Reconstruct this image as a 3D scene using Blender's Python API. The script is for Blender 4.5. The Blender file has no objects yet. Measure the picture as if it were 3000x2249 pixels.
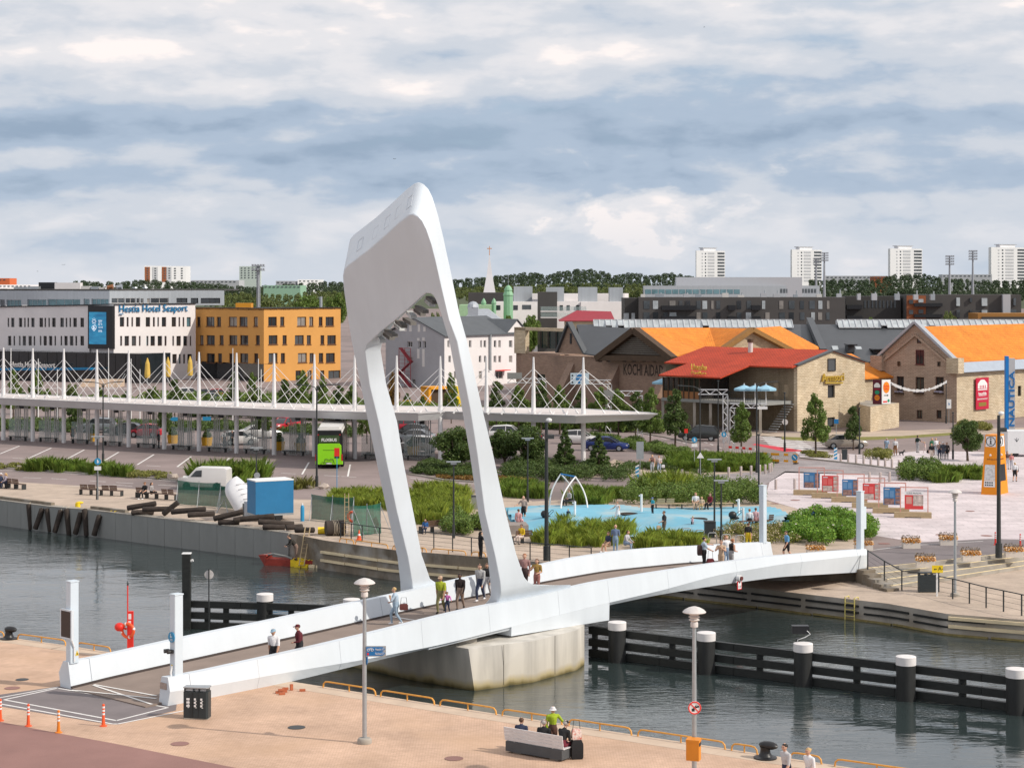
import bpy,bmesh,math,random
import numpy as np
from mathutils import Vector,Matrix
from mathutils.geometry import tessellate_polygon
RND=random.Random(11)
NPR=np.random.default_rng(11)
scene=bpy.context.scene
COL=scene.collection
# ---- camera, sky, sun, exposure
HC,YH,F=17.0,835.0,5600.0
cam=bpy.data.cameras.new('camera')
cam.sensor_width=36.0
cam.lens=36.0*F/3000.0
cam.shift_y=-(1124.5-YH)/3000.0
cam.clip_start=0.5
cam.clip_end=12000.0
cam_o=bpy.data.objects.new('camera',cam)
COL.objects.link(cam_o)
cam_o.location=(0,0,HC)
cam_o.rotation_euler=(math.radians(90),0,0)
scene.camera=cam_o
SUN_AZ=math.radians(110.0)
SUN_EL=math.radians(37.0)
world=bpy.data.worlds.new('World')
scene.world=world
world.use_nodes=True
def build_sky():
	nt=world.node_tree
	N,L=nt.nodes,nt.links
	N.clear()
	out=N.new('ShaderNodeOutputWorld')
	bg=N.new('ShaderNodeBackground')
	bg.inputs['Strength'].default_value=0.12
	L.new(bg.outputs[0],out.inputs[0])
	sky=N.new('ShaderNodeTexSky')
	sky.sky_type='NISHITA'
	sky.sun_disc=False
	sky.sun_elevation=SUN_EL
	sky.sun_rotation=SUN_AZ
	sky.altitude=10
	sky.air_density=1.0
	sky.dust_density=0.6
	sky.ozone_density=1.5
	tc=N.new('ShaderNodeTexCoord')
	def mapped(sx,sz,ox,oz):
		m=N.new('ShaderNodeMapping')
		m.inputs['Scale'].default_value=(sx,sx,sz)
		m.inputs['Location'].default_value=(ox,0.0,oz)
		L.new(tc.outputs['Generated'],m.inputs['Vector'])
		return m.outputs[0]
	def noise(vec,scale,detail,rough,dist=0.0):
		n=N.new('ShaderNodeTexNoise')
		n.inputs['Scale'].default_value=scale
		n.inputs['Detail'].default_value=detail
		n.inputs['Roughness'].default_value=rough
		n.inputs['Distortion'].default_value=dist
		L.new(vec,n.inputs['Vector'])
		return n.outputs['Fac']
	def ramp(fac,pts):
		r=N.new('ShaderNodeValToRGB')
		cr=r.color_ramp
		cr.interpolation='EASE'
		while len(cr.elements)<len(pts):
			cr.elements.new(0.5)
		for e,(p,c)in zip(cr.elements,pts):
			e.position=p
			e.color=(*c,1)if isinstance(c,tuple)else(c,c,c,1)
		L.new(fac,r.inputs[0])
		return r.outputs[0]
	def math_(op,a,b=None,c=None):
		m=N.new('ShaderNodeMath')
		m.operation=op
		for i,v in enumerate((a,b,c)):
			if v is None:
				continue
			if isinstance(v,(int,float)):
				m.inputs[i].default_value=v
			else:
				L.new(v,m.inputs[i])
		return m.outputs[0]
	def mix(fac,a,b):
		m=N.new('ShaderNodeMix')
		m.data_type='RGBA'
		for s,v in((m.inputs[0],fac),(m.inputs[6],a),(m.inputs[7],b)):
			if isinstance(v,tuple):
				s.default_value=(*v,1)
			elif isinstance(v,(int,float)):
				s.default_value=v
			else:
				L.new(v,s)
		return m.outputs[2]
	def density(ox,oz):
		big=noise(mapped(3.2,11.0,SKY[0]+ox,SKY[1]+oz),1.0,8,0.53,0.1)
		bil=noise(mapped(8.0,23.0,SKY[2]+ox*2.7,SKY[3]+oz*2.4),1.0,6,0.52,0.0)
		bil=math_('ABSOLUTE',math_('MULTIPLY_ADD',bil,2.0,-1.0))
		return math_('MULTIPLY_ADD',bil,0.42,math_('ADD',big,-0.06))
	d0,d1=density(0,0),density(-0.03,-0.12)
	sep=N.new('ShaderNodeSeparateXYZ')
	L.new(tc.outputs['Generated'],sep.inputs[0])
	zz=math_('MULTIPLY',sep.outputs[2],5.0)
	bank=ramp(zz,[(0.0,0.60),(0.10,0.60),(0.20,0.56),(0.30,0.36),(0.40,0.31),(0.52,0.56),(0.66,0.76),(1.0,0.78)])
	lit=math_('MULTIPLY_ADD',math_('SUBTRACT',d0,d1),1.7,bank)
	lit=math_('MULTIPLY_ADD',math_('SUBTRACT',d0,0.5),0.75,lit)
	gx=math_('MULTIPLY',math_('SUBTRACT',sep.outputs[0],0.070),20.0)
	gz=math_('MULTIPLY',math_('SUBTRACT',sep.outputs[2],0.036),62.0)
	g=math_('POWER',2.7,math_('MULTIPLY',math_('ADD',math_('MULTIPLY',gx,gx),math_('MULTIPLY',gz,gz)),-1.0))
	pn=noise(mapped(34.0,60.0,3.3,1.7),1.0,5,0.55,0.3)
	lump=ramp(math_('MULTIPLY_ADD',g,0.45,math_('MULTIPLY',pn,0.9)),[(0.56,0.0),(0.86,0.42)])
	front=N.new('ShaderNodeMath')
	front.operation='GREATER_THAN'
	L.new(sep.outputs[1],front.inputs[0])
	lit=math_('MULTIPLY_ADD',lump,front.outputs[0],lit)
	cover=ramp(d0,[(0.26,0.5),(0.44,1.0)])
	shade=ramp(lit,[(0.05,(2.35,3.05,4.0)),(0.35,(3.25,3.95,4.9)),(0.60,(4.75,5.05,5.55)),(0.85,(6.0,5.95,6.15)),(1.0,(7.6,7.0,6.8))])
	blue=mix(0.5,sky.outputs[0],(2.7,3.8,5.2))
	col=mix(cover,blue,shade)
	low=ramp(sep.outputs[2],[(0.0,0.6),(0.06,0.0)])
	col=mix(low,col,(4.6,5.0,5.6))
	L.new(col,bg.inputs['Color'])
SKY=(7.7,4.4,3.2,6.1)
build_sky()
sun=bpy.data.lights.new('sun','SUN')
sun.energy=3.15
sun.angle=math.radians(0.6)
sun.color=(1.0,0.92,0.81)
sun_o=bpy.data.objects.new('sun',sun)
COL.objects.link(sun_o)
to_sun=Vector((math.sin(SUN_AZ)*math.cos(SUN_EL),math.cos(SUN_AZ)*math.cos(SUN_EL),math.sin(SUN_EL)))
sun_o.rotation_euler=to_sun.to_track_quat('Z','Y').to_euler()
sun_o.location=(60,-60,120)
scene.view_settings.view_transform='Standard'
scene.view_settings.look='None'
scene.view_settings.exposure=0.17
scene.view_settings.gamma=1.0
scene.view_settings.use_curve_mapping=False
scene.cycles.max_bounces=6
scene.cycles.transparent_max_bounces=8
scene.cycles.volume_bounces=0
# ---- photo pixel -> place
def G(px,py,z=0.0):
	y=F*(HC-z)/(py-YH)
	return Vector(((px-1500.0)*y/F,y,z))
def at(px,py,y):
	return Vector(((px-1500.0)*y/F,y,HC-(py-YH)*y/F))
def hit(px,py,p0,n):
	d=Vector(((px-1500.0)/F,1.0,-(py-YH)/F))
	o=Vector((0,0,HC))
	return o+d*((Vector(p0)-o).dot(n)/d.dot(n))
def dpt(py,z=0.0):
	return F*(HC-z)/(py-YH)
	# ---- materials
MATS={}
def M(name,col,rough=0.6,metal=0.0,var=0.10,scale=2.0,bump=0.0,bscale=25.0,spec=0.4,alpha=None,emit=None,streak=None,trans=None,tint=None):
	"""plain procedural material: base colour broken up by noise, optional fine relief"""
	if name in MATS:
		return MATS[name]
	m=bpy.data.materials.new(name)
	MATS[name]=m
	m.use_nodes=True
	nt=m.node_tree
	N,L=nt.nodes,nt.links
	b=N['Principled BSDF']
	b.inputs['Roughness'].default_value=rough
	b.inputs['Metallic'].default_value=metal
	b.inputs['Specular IOR Level'].default_value=spec
	b.inputs['Base Color'].default_value=(*col,1)
	tc=N.new('ShaderNodeTexCoord')
	src=tc.outputs['Object']
	if var>0:
		mp=N.new('ShaderNodeMapping')
		if streak:
			mp.inputs['Scale'].default_value=streak
		L.new(src,mp.inputs[0])
		n=N.new('ShaderNodeTexNoise')
		n.inputs['Scale'].default_value=scale
		n.inputs['Detail'].default_value=5
		n.inputs['Roughness'].default_value=0.62
		L.new(mp.outputs[0],n.inputs['Vector'])
		r=N.new('ShaderNodeMapRange')
		r.inputs[1].default_value=0.25
		r.inputs[2].default_value=0.75
		r.inputs[3].default_value=1.0-var
		r.inputs[4].default_value=1.0+var
		L.new(n.outputs['Fac'],r.inputs[0])
		mx=N.new('ShaderNodeMix')
		mx.data_type='RGBA'
		mx.blend_type='MULTIPLY'
		mx.inputs[0].default_value=1.0
		mx.inputs[6].default_value=(*col,1)
		L.new(r.outputs[0],mx.inputs[7])
		last=mx.outputs[2]
		if tint:
			n2=N.new('ShaderNodeTexNoise')
			n2 .inputs['Scale'].default_value=tint[3]
			n2 .inputs['Detail'].default_value=4
			L.new(src,n2 .inputs['Vector'])
			r2=N.new('ShaderNodeMapRange')
			r2 .inputs[1].default_value=0.48
			r2 .inputs[2].default_value=0.68
			L.new(n2 .outputs['Fac'],r2 .inputs[0])
			m2=N.new('ShaderNodeMix')
			m2 .data_type='RGBA'
			L.new(r2 .outputs[0],m2 .inputs[0])
			L.new(last,m2 .inputs[6])
			m2 .inputs[7].default_value=(*tint[:3],1)
			last=m2 .outputs[2]
		L.new(last,b.inputs['Base Color'])
	if bump>0:
		n=N.new('ShaderNodeTexNoise')
		n.inputs['Scale'].default_value=bscale
		n.inputs['Detail'].default_value=4
		L.new(src,n.inputs['Vector'])
		bp=N.new('ShaderNodeBump')
		bp.inputs['Strength'].default_value=bump
		bp.inputs['Distance'].default_value=0.05
		L.new(n.outputs['Fac'],bp.inputs['Height'])
		L.new(bp.outputs[0],b.inputs['Normal'])
	if alpha is not None:
		b.inputs['Alpha'].default_value=alpha
	if emit:
		b.inputs['Emission Color'].default_value=(*emit[:3],1)
		b.inputs['Emission Strength'].default_value=emit[3]
	if trans:
		b.inputs['Transmission Weight'].default_value=trans
	return m
def brickmat(name,c1,c2,mortar,bw,bh,ms=0.012,rough=0.85,bump=0.4,offset=0.5,axis='wall',tint=None,bias=0.0):
	"""courses of stone, brick, paving or tile too small to pick apart; axis 'wall' runs along X / Z of the object"""
	if name in MATS:
		return MATS[name]
	m=bpy.data.materials.new(name)
	MATS[name]=m
	m.use_nodes=True
	nt=m.node_tree
	N,L=nt.nodes,nt.links
	b=N['Principled BSDF']
	b.inputs['Roughness'].default_value=rough
	b.inputs['Specular IOR Level'].default_value=0.25
	tc=N.new('ShaderNodeTexCoord')
	vec=tc.outputs['UV']if axis=='wall' else tc.outputs['Object']
	if axis=='wall':
		wob=N.new('ShaderNodeTexNoise')
		wob.inputs['Scale'].default_value=1.4
		L.new(vec,wob.inputs['Vector'])
		ad=N.new('ShaderNodeMix')
		ad.data_type='RGBA'
		ad.blend_type='LINEAR_LIGHT'
		ad.inputs[0].default_value=0.06
		L.new(vec,ad.inputs[6])
		L.new(wob.outputs['Color'],ad.inputs[7])
		bvec=ad.outputs[2]
	else:
		bvec=vec
	t=N.new('ShaderNodeTexBrick')
	t.offset=offset
	t.inputs['Color1'].default_value=(*c1,1)
	t.inputs['Color2'].default_value=(*c2,1)
	t.inputs['Mortar'].default_value=(*mortar,1)
	t.inputs['Scale'].default_value=1.0
	t.inputs['Mortar Size'].default_value=ms
	t.inputs['Mortar Smooth'].default_value=0.2
	t.inputs['Bias'].default_value=bias
	t.inputs['Brick Width'].default_value=bw
	t.inputs['Row Height'].default_value=bh
	L.new(bvec,t.inputs['Vector'])
	n=N.new('ShaderNodeTexNoise')
	n.inputs['Scale'].default_value=0.35
	n.inputs['Detail'].default_value=6
	n.inputs['Roughness'].default_value=0.7
	L.new(vec,n.inputs['Vector'])
	r=N.new('ShaderNodeMapRange')
	r.inputs[1].default_value=0.3
	r.inputs[2].default_value=0.7
	r.inputs[3].default_value=0.78
	r.inputs[4].default_value=1.18
	L.new(n.outputs['Fac'],r.inputs[0])
	mx=N.new('ShaderNodeMix')
	mx.data_type='RGBA'
	mx.blend_type='MULTIPLY'
	mx.inputs[0].default_value=1.0
	L.new(t.outputs['Color'],mx.inputs[6])
	L.new(r.outputs[0],mx.inputs[7])
	last=mx.outputs[2]
	if tint:
		n2=N.new('ShaderNodeTexNoise')
		n2 .inputs['Scale'].default_value=tint[3]
		n2 .inputs['Detail'].default_value=5
		L.new(vec,n2 .inputs['Vector'])
		r2=N.new('ShaderNodeMapRange')
		r2 .inputs[1].default_value=0.5
		r2 .inputs[2].default_value=0.75
		r2 .inputs[4].default_value=0.75
		L.new(n2 .outputs['Fac'],r2 .inputs[0])
		m2=N.new('ShaderNodeMix')
		m2 .data_type='RGBA'
		L.new(r2 .outputs[0],m2 .inputs[0])
		L.new(last,m2 .inputs[6])
		m2 .inputs[7].default_value=(*tint[:3],1)
		last=m2 .outputs[2]
	L.new(last,b.inputs['Base Color'])
	bp=N.new('ShaderNodeBump')
	bp.inputs['Strength'].default_value=bump
	bp.inputs['Distance'].default_value=0.03
	L.new(t.outputs['Fac'],bp.inputs['Height'])
	bp.invert=True
	L.new(bp.outputs[0],b.inputs['Normal'])
	return m
def glassmat(name,col,rough=0.08):
	if name in MATS:
		return MATS[name]
	m=M(name,col,rough,0.0,var=0.35,scale=0.6,spec=0.8)
	return m
def leafmat(name,col,var=0.35):
	"""foliage: colour varies from leaf to leaf, some light passes through"""
	if name in MATS:
		return MATS[name]
	m=bpy.data.materials.new(name)
	MATS[name]=m
	m.use_nodes=True
	nt=m.node_tree
	N,L=nt.nodes,nt.links
	b=N['Principled BSDF']
	b.inputs['Roughness'].default_value=0.55
	b.inputs['Specular IOR Level'].default_value=0.3
	geo=N.new('ShaderNodeNewGeometry')
	hs=N.new('ShaderNodeHueSaturation')
	hs.inputs['Color'].default_value=(*col,1)
	r=N.new('ShaderNodeMapRange')
	r.inputs[3].default_value=1.0-var
	r.inputs[4].default_value=1.0+var
	L.new(geo.outputs['Random Per Island'],r.inputs[0])
	L.new(r.outputs[0],hs.inputs['Value'])
	w=N.new('ShaderNodeTexWhiteNoise')
	w.noise_dimensions='1D'
	L.new(geo.outputs['Random Per Island'],w.inputs['W'])
	r2=N.new('ShaderNodeMapRange')
	r2 .inputs[3].default_value=0.475
	r2 .inputs[4].default_value=0.515
	L.new(w.outputs['Value'],r2 .inputs[0])
	L.new(r2 .outputs[0],hs.inputs['Hue'])
	L.new(hs.outputs[0],b.inputs['Base Color'])
	tr=N.new('ShaderNodeBsdfTranslucent')
	L.new(hs.outputs[0],tr.inputs['Color'])
	ms=N.new('ShaderNodeMixShader')
	ms.inputs[0].default_value=0.3
	L.new(b.outputs[0],ms.inputs[1])
	L.new(tr.outputs[0],ms.inputs[2])
	L.new(ms.outputs[0],N['Material Output'].inputs[0])
	return m
	# ---- mesh building
class MB:
	def __init__(self):
		self.v,self.f,self.m,self.cur=[],[],[],0
	def mat(self,i):
		self.cur=i
		return self
	def _add(self,vs,fs):
		o=len(self.v)
		self.v+=[tuple(p)for p in vs]
		for f in fs:
			self.f.append(tuple(i+o for i in f))
			self.m.append(self.cur)
		return self
	def quad(self,*p):
		return self._add(p,[tuple(range(len(p)))])
	def obb(self,c,ax,ay,az):
		c,ax,ay,az=Vector(c),Vector(ax)*0.5,Vector(ay)*0.5,Vector(az)*0.5
		vs=[c+ax*i+ay*j+az*k for k in(-1,1)for j in(-1,1)for i in(-1,1)]
		return self._add(vs,[(0,2,3,1),(4,5,7,6),(0,1,5,4),(2,6,7,3),(0,4,6,2),(1,3,7,5)])
	def box(self,c,s,rz=0.0):
		cs,sn=math.cos(rz),math.sin(rz)
		return self.obb(c,(s[0]*cs,s[0]*sn,0),(-s[1]*sn,s[1]*cs,0),(0,0,s[2]))
	def bx(self,x0,y0,z0,x1,y1,z1):
		return self.box(((x0+x1)/2,(y0+y1)/2,(z0+z1)/2),(x1-x0,y1-y0,z1-z0))
	def bar(self,a,b,w,h,up=(0,0,1)):
		a,b=Vector(a),Vector(b)
		d=b-a
		s=d.cross(Vector(up))
		if s.length<1e-6:
			s=d.cross(Vector((1,0,0)))
		s.normalize()
		t=s.cross(d).normalized()
		return self.obb((a+b)/2,d,s*w,t*h)
	def tube(self,pts,rs,n=8,caps=True,squash=None):
		pts=[Vector(p)for p in pts]
		if not isinstance(rs,(list,tuple)):
			rs=[rs]*len(pts)
		vs,fs=[],[]
		ref=None
		for i,p in enumerate(pts):
			d=(pts[min(i+1,len(pts)-1)]-pts[max(i-1,0)]).normalized()
			if ref is None:
				ref=Vector((0,0,1))if abs(d.z)<0.9 else Vector((1,0,0))
			s=d.cross(ref)
			if s.length<1e-5:
				s=d.orthogonal()
			s.normalize()
			t=s.cross(d)
			ref=t
			for k in range(n):
				a=2*math.pi*k/n
				vs.append(p+s*(math.cos(a)*rs[i])+t*(math.sin(a)*rs[i]))
		for i in range(len(pts)-1):
			for k in range(n):
				k2=(k+1)%n
				fs.append((i*n+k,i*n+k2,(i+1)*n+k2,(i+1)*n+k))
		if caps:
			fs.append(tuple(reversed(range(n))))
			fs.append(tuple((len(pts)-1)*n+k for k in range(n)))
		return self._add(vs,fs)
	def cyl(self,a,b,r0,r1=None,n=10):
		return self.tube([a,b],[r0,r0 if r1 is None else r1],n)
	def lathe(self,c,prof,n=16):
		c=Vector(c)
		vs,fs=[],[]
		for r,z in prof:
			for k in range(n):
				a=2*math.pi*k/n
				vs.append(c+Vector((math.cos(a)*r,math.sin(a)*r,z)))
		for i in range(len(prof)-1):
			for k in range(n):
				k2=(k+1)%n
				fs.append((i*n+k,i*n+k2,(i+1)*n+k2,(i+1)*n+k))
		fs.append(tuple(reversed(range(n))))
		fs.append(tuple((len(prof)-1)*n+k for k in range(n)))
		return self._add(vs,fs)
	def ball(self,c,r,n=8):
		c=Vector(c)
		r=r if isinstance(r,(tuple,list))else(r,r,r)
		vs,fs=[c+Vector((0,0,-r[2]))],[]
		m=max(3,n//2)
		for i in range(1,m):
			ph=-math.pi/2+math.pi*i/m
			for k in range(n):
				a=2*math.pi*k/n
				vs.append(c+Vector((r[0]*math.cos(ph)*math.cos(a),r[1]*math.cos(ph)*math.sin(a),r[2]*math.sin(ph))))
		vs.append(c+Vector((0,0,r[2])))
		for k in range(n):
			fs.append((0,1+(k+1)%n,1+k))
		for i in range(m-2):
			for k in range(n):
				k2=(k+1)%n
				fs.append((1+i*n+k,1+i*n+k2,1+(i+1)*n+k2,1+(i+1)*n+k))
		t=len(vs)-1
		for k in range(n):
			fs.append((t,1+(m-2)*n+k,1+(m-2)*n+(k+1)%n))
		return self._add(vs,fs)
	def torus(self,c,R,r,ax=(0,0,1),n=20,k=8):
		ax=Vector(ax).normalized()
		s=ax.orthogonal().normalized()
		t=ax.cross(s)
		pts=[]
		vs,fs=[],[]
		for i in range(n):
			a=2*math.pi*i/n
			rd=s*math.cos(a)+t*math.sin(a)
			for j in range(k):
				b=2*math.pi*j/k
				vs.append(Vector(c)+rd*(R+r*math.cos(b))+ax*(r*math.sin(b)))
		for i in range(n):
			for j in range(k):
				i2,j2=(i+1)%n,(j+1)%k
				fs.append((i*k+j,i2*k+j,i2*k+j2,i*k+j2))
		return self._add(vs,fs)
	def prism(self,poly,vec):
		"""polygon (list of points, any plane) pushed along vec; both caps triangulated"""
		poly=[Vector(p)for p in poly]
		vec=Vector(vec)
		n=len(poly)
		tri=tessellate_polygon([poly])
		fs=[tuple(t)for t in tri]+[tuple(i+n for i in reversed(t))for t in tri]
		fs+=[(i,(i+1)%n,(i+1)%n+n,i+n)for i in range(n)]
		return self._add(poly+[p+vec for p in poly],fs)
	def loft(self,rings,caps=True,closed=True):
		n=len(rings[0])
		vs=[p for r in rings for p in r]
		fs=[]
		for i in range(len(rings)-1):
			for k in range(n if closed else n-1):
				k2=(k+1)%n
				fs.append((i*n+k,i*n+k2,(i+1)*n+k2,(i+1)*n+k))
		if caps and closed:
			fs.append(tuple(reversed(range(n))))
			fs.append(tuple((len(rings)-1)*n+k for k in range(n)))
		return self._add(vs,fs)
	def sheet(self,poly):
		poly=[Vector(p)for p in poly]
		return self._add(poly,[tuple(t)for t in tessellate_polygon([poly])])
	def mesh(self,name,mats,smooth=False):
		me=bpy.data.meshes.new(name)
		me.from_pydata([tuple(p)for p in self.v],[],self.f)
		for m in(mats if isinstance(mats,(list,tuple))else[mats]):
			me.materials.append(m)
		if any(self.m):
			me.polygons.foreach_set('material_index',self.m)
		bm=bmesh.new()
		bm.from_mesh(me)
		bmesh.ops.recalc_face_normals(bm,faces=bm.faces)
		bm.to_mesh(me)
		bm.free()
		if smooth:
			me.shade_smooth()
			if smooth!=2:
				me.set_sharp_from_angle(angle=math.radians(40))
		me.update()
		return me
	def build(self,name,mats,parent=None,smooth=False):
		o=bpy.data.objects.new(name,self.mesh(name,mats,smooth))
		COL.objects.link(o)
		if parent is not None:
			o.parent=parent
		return o
def tag(o,label=None,cat=None,group=None,kind=None):
	if label:
		o['label']=label
	if cat:
		o['category']=cat
	if group:
		o['group']=group
	if kind:
		o['kind']=kind
	return o
def thing(name,label,cat,loc=(0,0,0),rz=0.0,group=None):
	o=bpy.data.objects.new(name,None)
	o.empty_display_size=0.3
	COL.objects.link(o)
	o.location=loc
	o.rotation_euler=(0,0,rz)
	return tag(o,label,cat,group)
CH={}
def dup(root,loc,rz=0.0,label=None,scale=None):
	"""a thing copied with its parts and sub-parts (mesh data shared)"""
	def rec(o,par):
		c=o.copy()
		COL.objects.link(c)
		c.parent=par
		for k in list(o.children):
			rec(k,c)
		return c
	r=rec(root,None)
	r.location=loc
	r.rotation_euler=(0,0,rz)
	if scale:
		r.scale=(scale,)*3 if not isinstance(scale,tuple)else scale
	if label:
		r['label']=label
	return r
def place(proto,used,loc,rz=0.0,label=None,scale=None):
	"""the first call moves the prototype itself, later ones copy it"""
	if not used:
		used.append(1)
		proto.location=loc
		proto.rotation_euler=(0,0,rz)
		if scale:
			proto.scale=(scale,)*3 if not isinstance(scale,tuple)else scale
		if label:
			proto['label']=label
		return proto
	return dup(proto,loc,rz,label,scale)
def wall_uv(o,axis=None):
	"""UV in metres: along the wall and up; the roof slope for tiles"""
	me=o.data
	uv=me.uv_layers.new(name='UVMap')
	for p in me.polygons:
		n=p.normal
		if abs(n.z)>0.95:
			sx,sy=Vector((1,0,0)),Vector((0,1,0))
		else:
			sx=Vector((-n.y,n.x,0)).normalized()
			sy=n.cross(sx)
		for li in p.loop_indices:
			co=me.vertices[me.loops[li].vertex_index].co
			uv.data[li].uv=(co.dot(sx),co.dot(sy))
	return o
def text_mesh(s,size,mat,parent,origin,right,up,depth=0.03,name='lettering',align='LEFT',shear=0.0,width=None,bold=0.0):
	"""raised letters standing on a plane given by its right and up directions"""
	cu=bpy.data.curves.new('lettering','FONT')
	cu.body=s
	cu.size=size
	cu.extrude=depth/2
	cu.shear=shear
	cu.offset=bold
	cu.align_x=align
	cu.resolution_u=2
	tmp=bpy.data.objects.new('tmp',cu)
	COL.objects.link(tmp)
	dg=bpy.context.evaluated_depsgraph_get()
	me=bpy.data.meshes.new_from_object(tmp.evaluated_get(dg))
	bpy.data.objects.remove(tmp)
	right,up=Vector(right).normalized(),Vector(up).normalized()
	n=right.cross(up)
	if width:
		xs=[v.co.x for v in me.vertices]
		k=width/(max(xs)-min(xs))
		for v in me.vertices:
			v.co.x*=k
	mt=Matrix((right,up,n)).transposed().to_4x4()
	mt.translation=Vector(origin)
	me.transform(mt)
	me.materials.clear()
	me.materials.append(mat)
	o=bpy.data.objects.new(name,me)
	COL.objects.link(o)
	o.parent=parent
	return o
def fast_mesh(name,verts,nper,mats,matidx=None):
	"""numpy verts (n, 3) in runs of nper corners -> one mesh of separate faces"""
	n=len(verts)
	nf=n//nper
	me=bpy.data.meshes.new(name)
	me.vertices.add(n)
	me.vertices.foreach_set('co',np.ascontiguousarray(verts,dtype=np.float32).ravel())
	me.loops.add(n)
	me.loops.foreach_set('vertex_index',np.arange(n,dtype=np.int32))
	me.polygons.add(nf)
	me.polygons.foreach_set('loop_start',np.arange(0,n,nper,dtype=np.int32))
	me.polygons.foreach_set('loop_total',np.full(nf,nper,dtype=np.int32))
	for m in(mats if isinstance(mats,(list,tuple))else[mats]):
		me.materials.append(m)
	if matidx is not None:
		me.polygons.foreach_set('material_index',np.ascontiguousarray(matidx,dtype=np.int32))
	me.update(calc_edges=True)
	me.validate()
	return me
def leaf_quads(P,size,up=0.35,nrm=None):
	"""a small folded leaf at each point: returns (4n, 3)"""
	n=len(P)
	d=NPR.normal(size=(n,3))
	if nrm is not None:
		d=d*0.75+nrm
	d[:,2]+=up
	d/=np.linalg.norm(d,axis=1)[:,None]
	a=NPR.normal(size=(n,3))
	a-=d*(a*d).sum(1)[:,None]
	a/=np.linalg.norm(a,axis=1)[:,None]
	b=np.cross(d,a)
	s=(np.asarray(size)*NPR.uniform(0.65,1.35,n))[:,None]
	q=np.stack([P-a*s,P-b*s*0.55,P+a*s,P+b*s*0.55],1)
	return q.reshape(-1,3)
def clump_points(n,blobs):
	"""points through the shells of a set of ellipsoid clumps (x, y, z, rx, ry, rz), with outward directions"""
	B=np.array(blobs,dtype=float)
	w=(B[:,3]*B[:,4]*B[:,5])**(2/3.0)
	idx=NPR.choice(len(B),n,p=w/w.sum())
	d=NPR.normal(size=(n,3))
	d/=np.linalg.norm(d,axis=1)[:,None]
	r=NPR.uniform(0.35,1.0,n)**0.55
	P=B[idx,:3]+d*r[:,None]*B[idx,3:]
	nr=d/B[idx,3:]
	nr/=np.linalg.norm(nr,axis=1)[:,None]
	return P,nr*r[:,None]
	# ---- the setting: land, water, quays
WZ,LZ=-1.95,-0.8
def struct(name,mb,mat,smooth=False):
	return tag(mb.build(name,mat,None,smooth),kind='structure')
def sheet(name,pts,mat,z):
	mb=MB()
	mb.sheet([(p[0],p[1],z)for p in pts])
	return struct(name,mb,mat)
def gp(pts,z=0.0):
	return[G(x,y,z)for x,y in pts]
m_asph=M('asphalt',(0.26,0.205,0.195),0.9,var=0.22,scale=0.16,bump=0.25,bscale=40,tint=(0.19,0.155,0.15,0.05))
m_asph2=M('asphalt_fresh',(0.19,0.165,0.168),0.9,var=0.18,scale=0.5,bump=0.25,bscale=40)
m_prom=brickmat('promenade_slabs',(0.50,0.405,0.325),(0.46,0.37,0.30),(0.39,0.315,0.255),0.8,0.4,0.012,axis='floor',bump=0.1)
m_plaza=brickmat('plaza_slabs',(0.66,0.585,0.595),(0.58,0.515,0.525),(0.47,0.41,0.42),1.6,0.7,0.03,axis='floor',bump=0.1,tint=(0.54,0.475,0.49,0.10))
m_cob=brickmat('cobble_setts',(0.40,0.355,0.36),(0.33,0.295,0.30),(0.21,0.19,0.19),0.22,0.14,0.02,axis='floor',bump=0.5,tint=(0.44,0.40,0.40,0.3))
m_quay=brickmat('quay_pavers',(0.63,0.435,0.32),(0.55,0.375,0.27),(0.44,0.295,0.21),0.21,0.105,0.011,axis='floor',bump=0.3,tint=(0.53,0.35,0.23,0.22))
m_bike=M('cycle_track',(0.29,0.16,0.14),0.9,var=0.14,scale=0.35,bump=0.35,bscale=60,tint=(0.24,0.13,0.115,0.09))
m_conc=M('concrete',(0.36,0.33,0.29),0.85,var=0.22,scale=0.7,bump=0.15,bscale=9,streak=(1,1,0.35),tint=(0.27,0.235,0.19,0.5))
m_concg=M('grey_concrete',(0.245,0.25,0.24),0.8,var=0.16,scale=0.5,bump=0.1,bscale=9,streak=(1,1,0.3))
m_concd=M('weathered_concrete',(0.20,0.165,0.125),0.9,var=0.45,scale=0.9,bump=0.25,bscale=6,streak=(1,1,0.25),tint=(0.34,0.32,0.29,0.6))
m_kerb=M('kerb_stone',(0.55,0.43,0.33),0.85,var=0.15,scale=0.8,bump=0.1,bscale=12)
m_white=M('white_marking',(0.74,0.72,0.70),0.7,var=0.12,scale=2.5)
m_yell=M('yellow_marking',(0.85,0.68,0.38),0.7,var=0.15,scale=2.5)
m_red=M('red_cycle_lane',(0.62,0.045,0.07),0.8,var=0.15,scale=0.6)
m_gravel=M('gravel',(0.36,0.31,0.28),0.95,var=0.35,scale=6,bump=0.8,bscale=22)
m_lawn=M('lawn',(0.20,0.19,0.05),0.95,var=0.3,scale=1.2,bump=0.8,bscale=14)
m_earth=M('planting_soil',(0.07,0.055,0.035),0.95,var=0.3,scale=1.5,bump=0.6,bscale=10)
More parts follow.
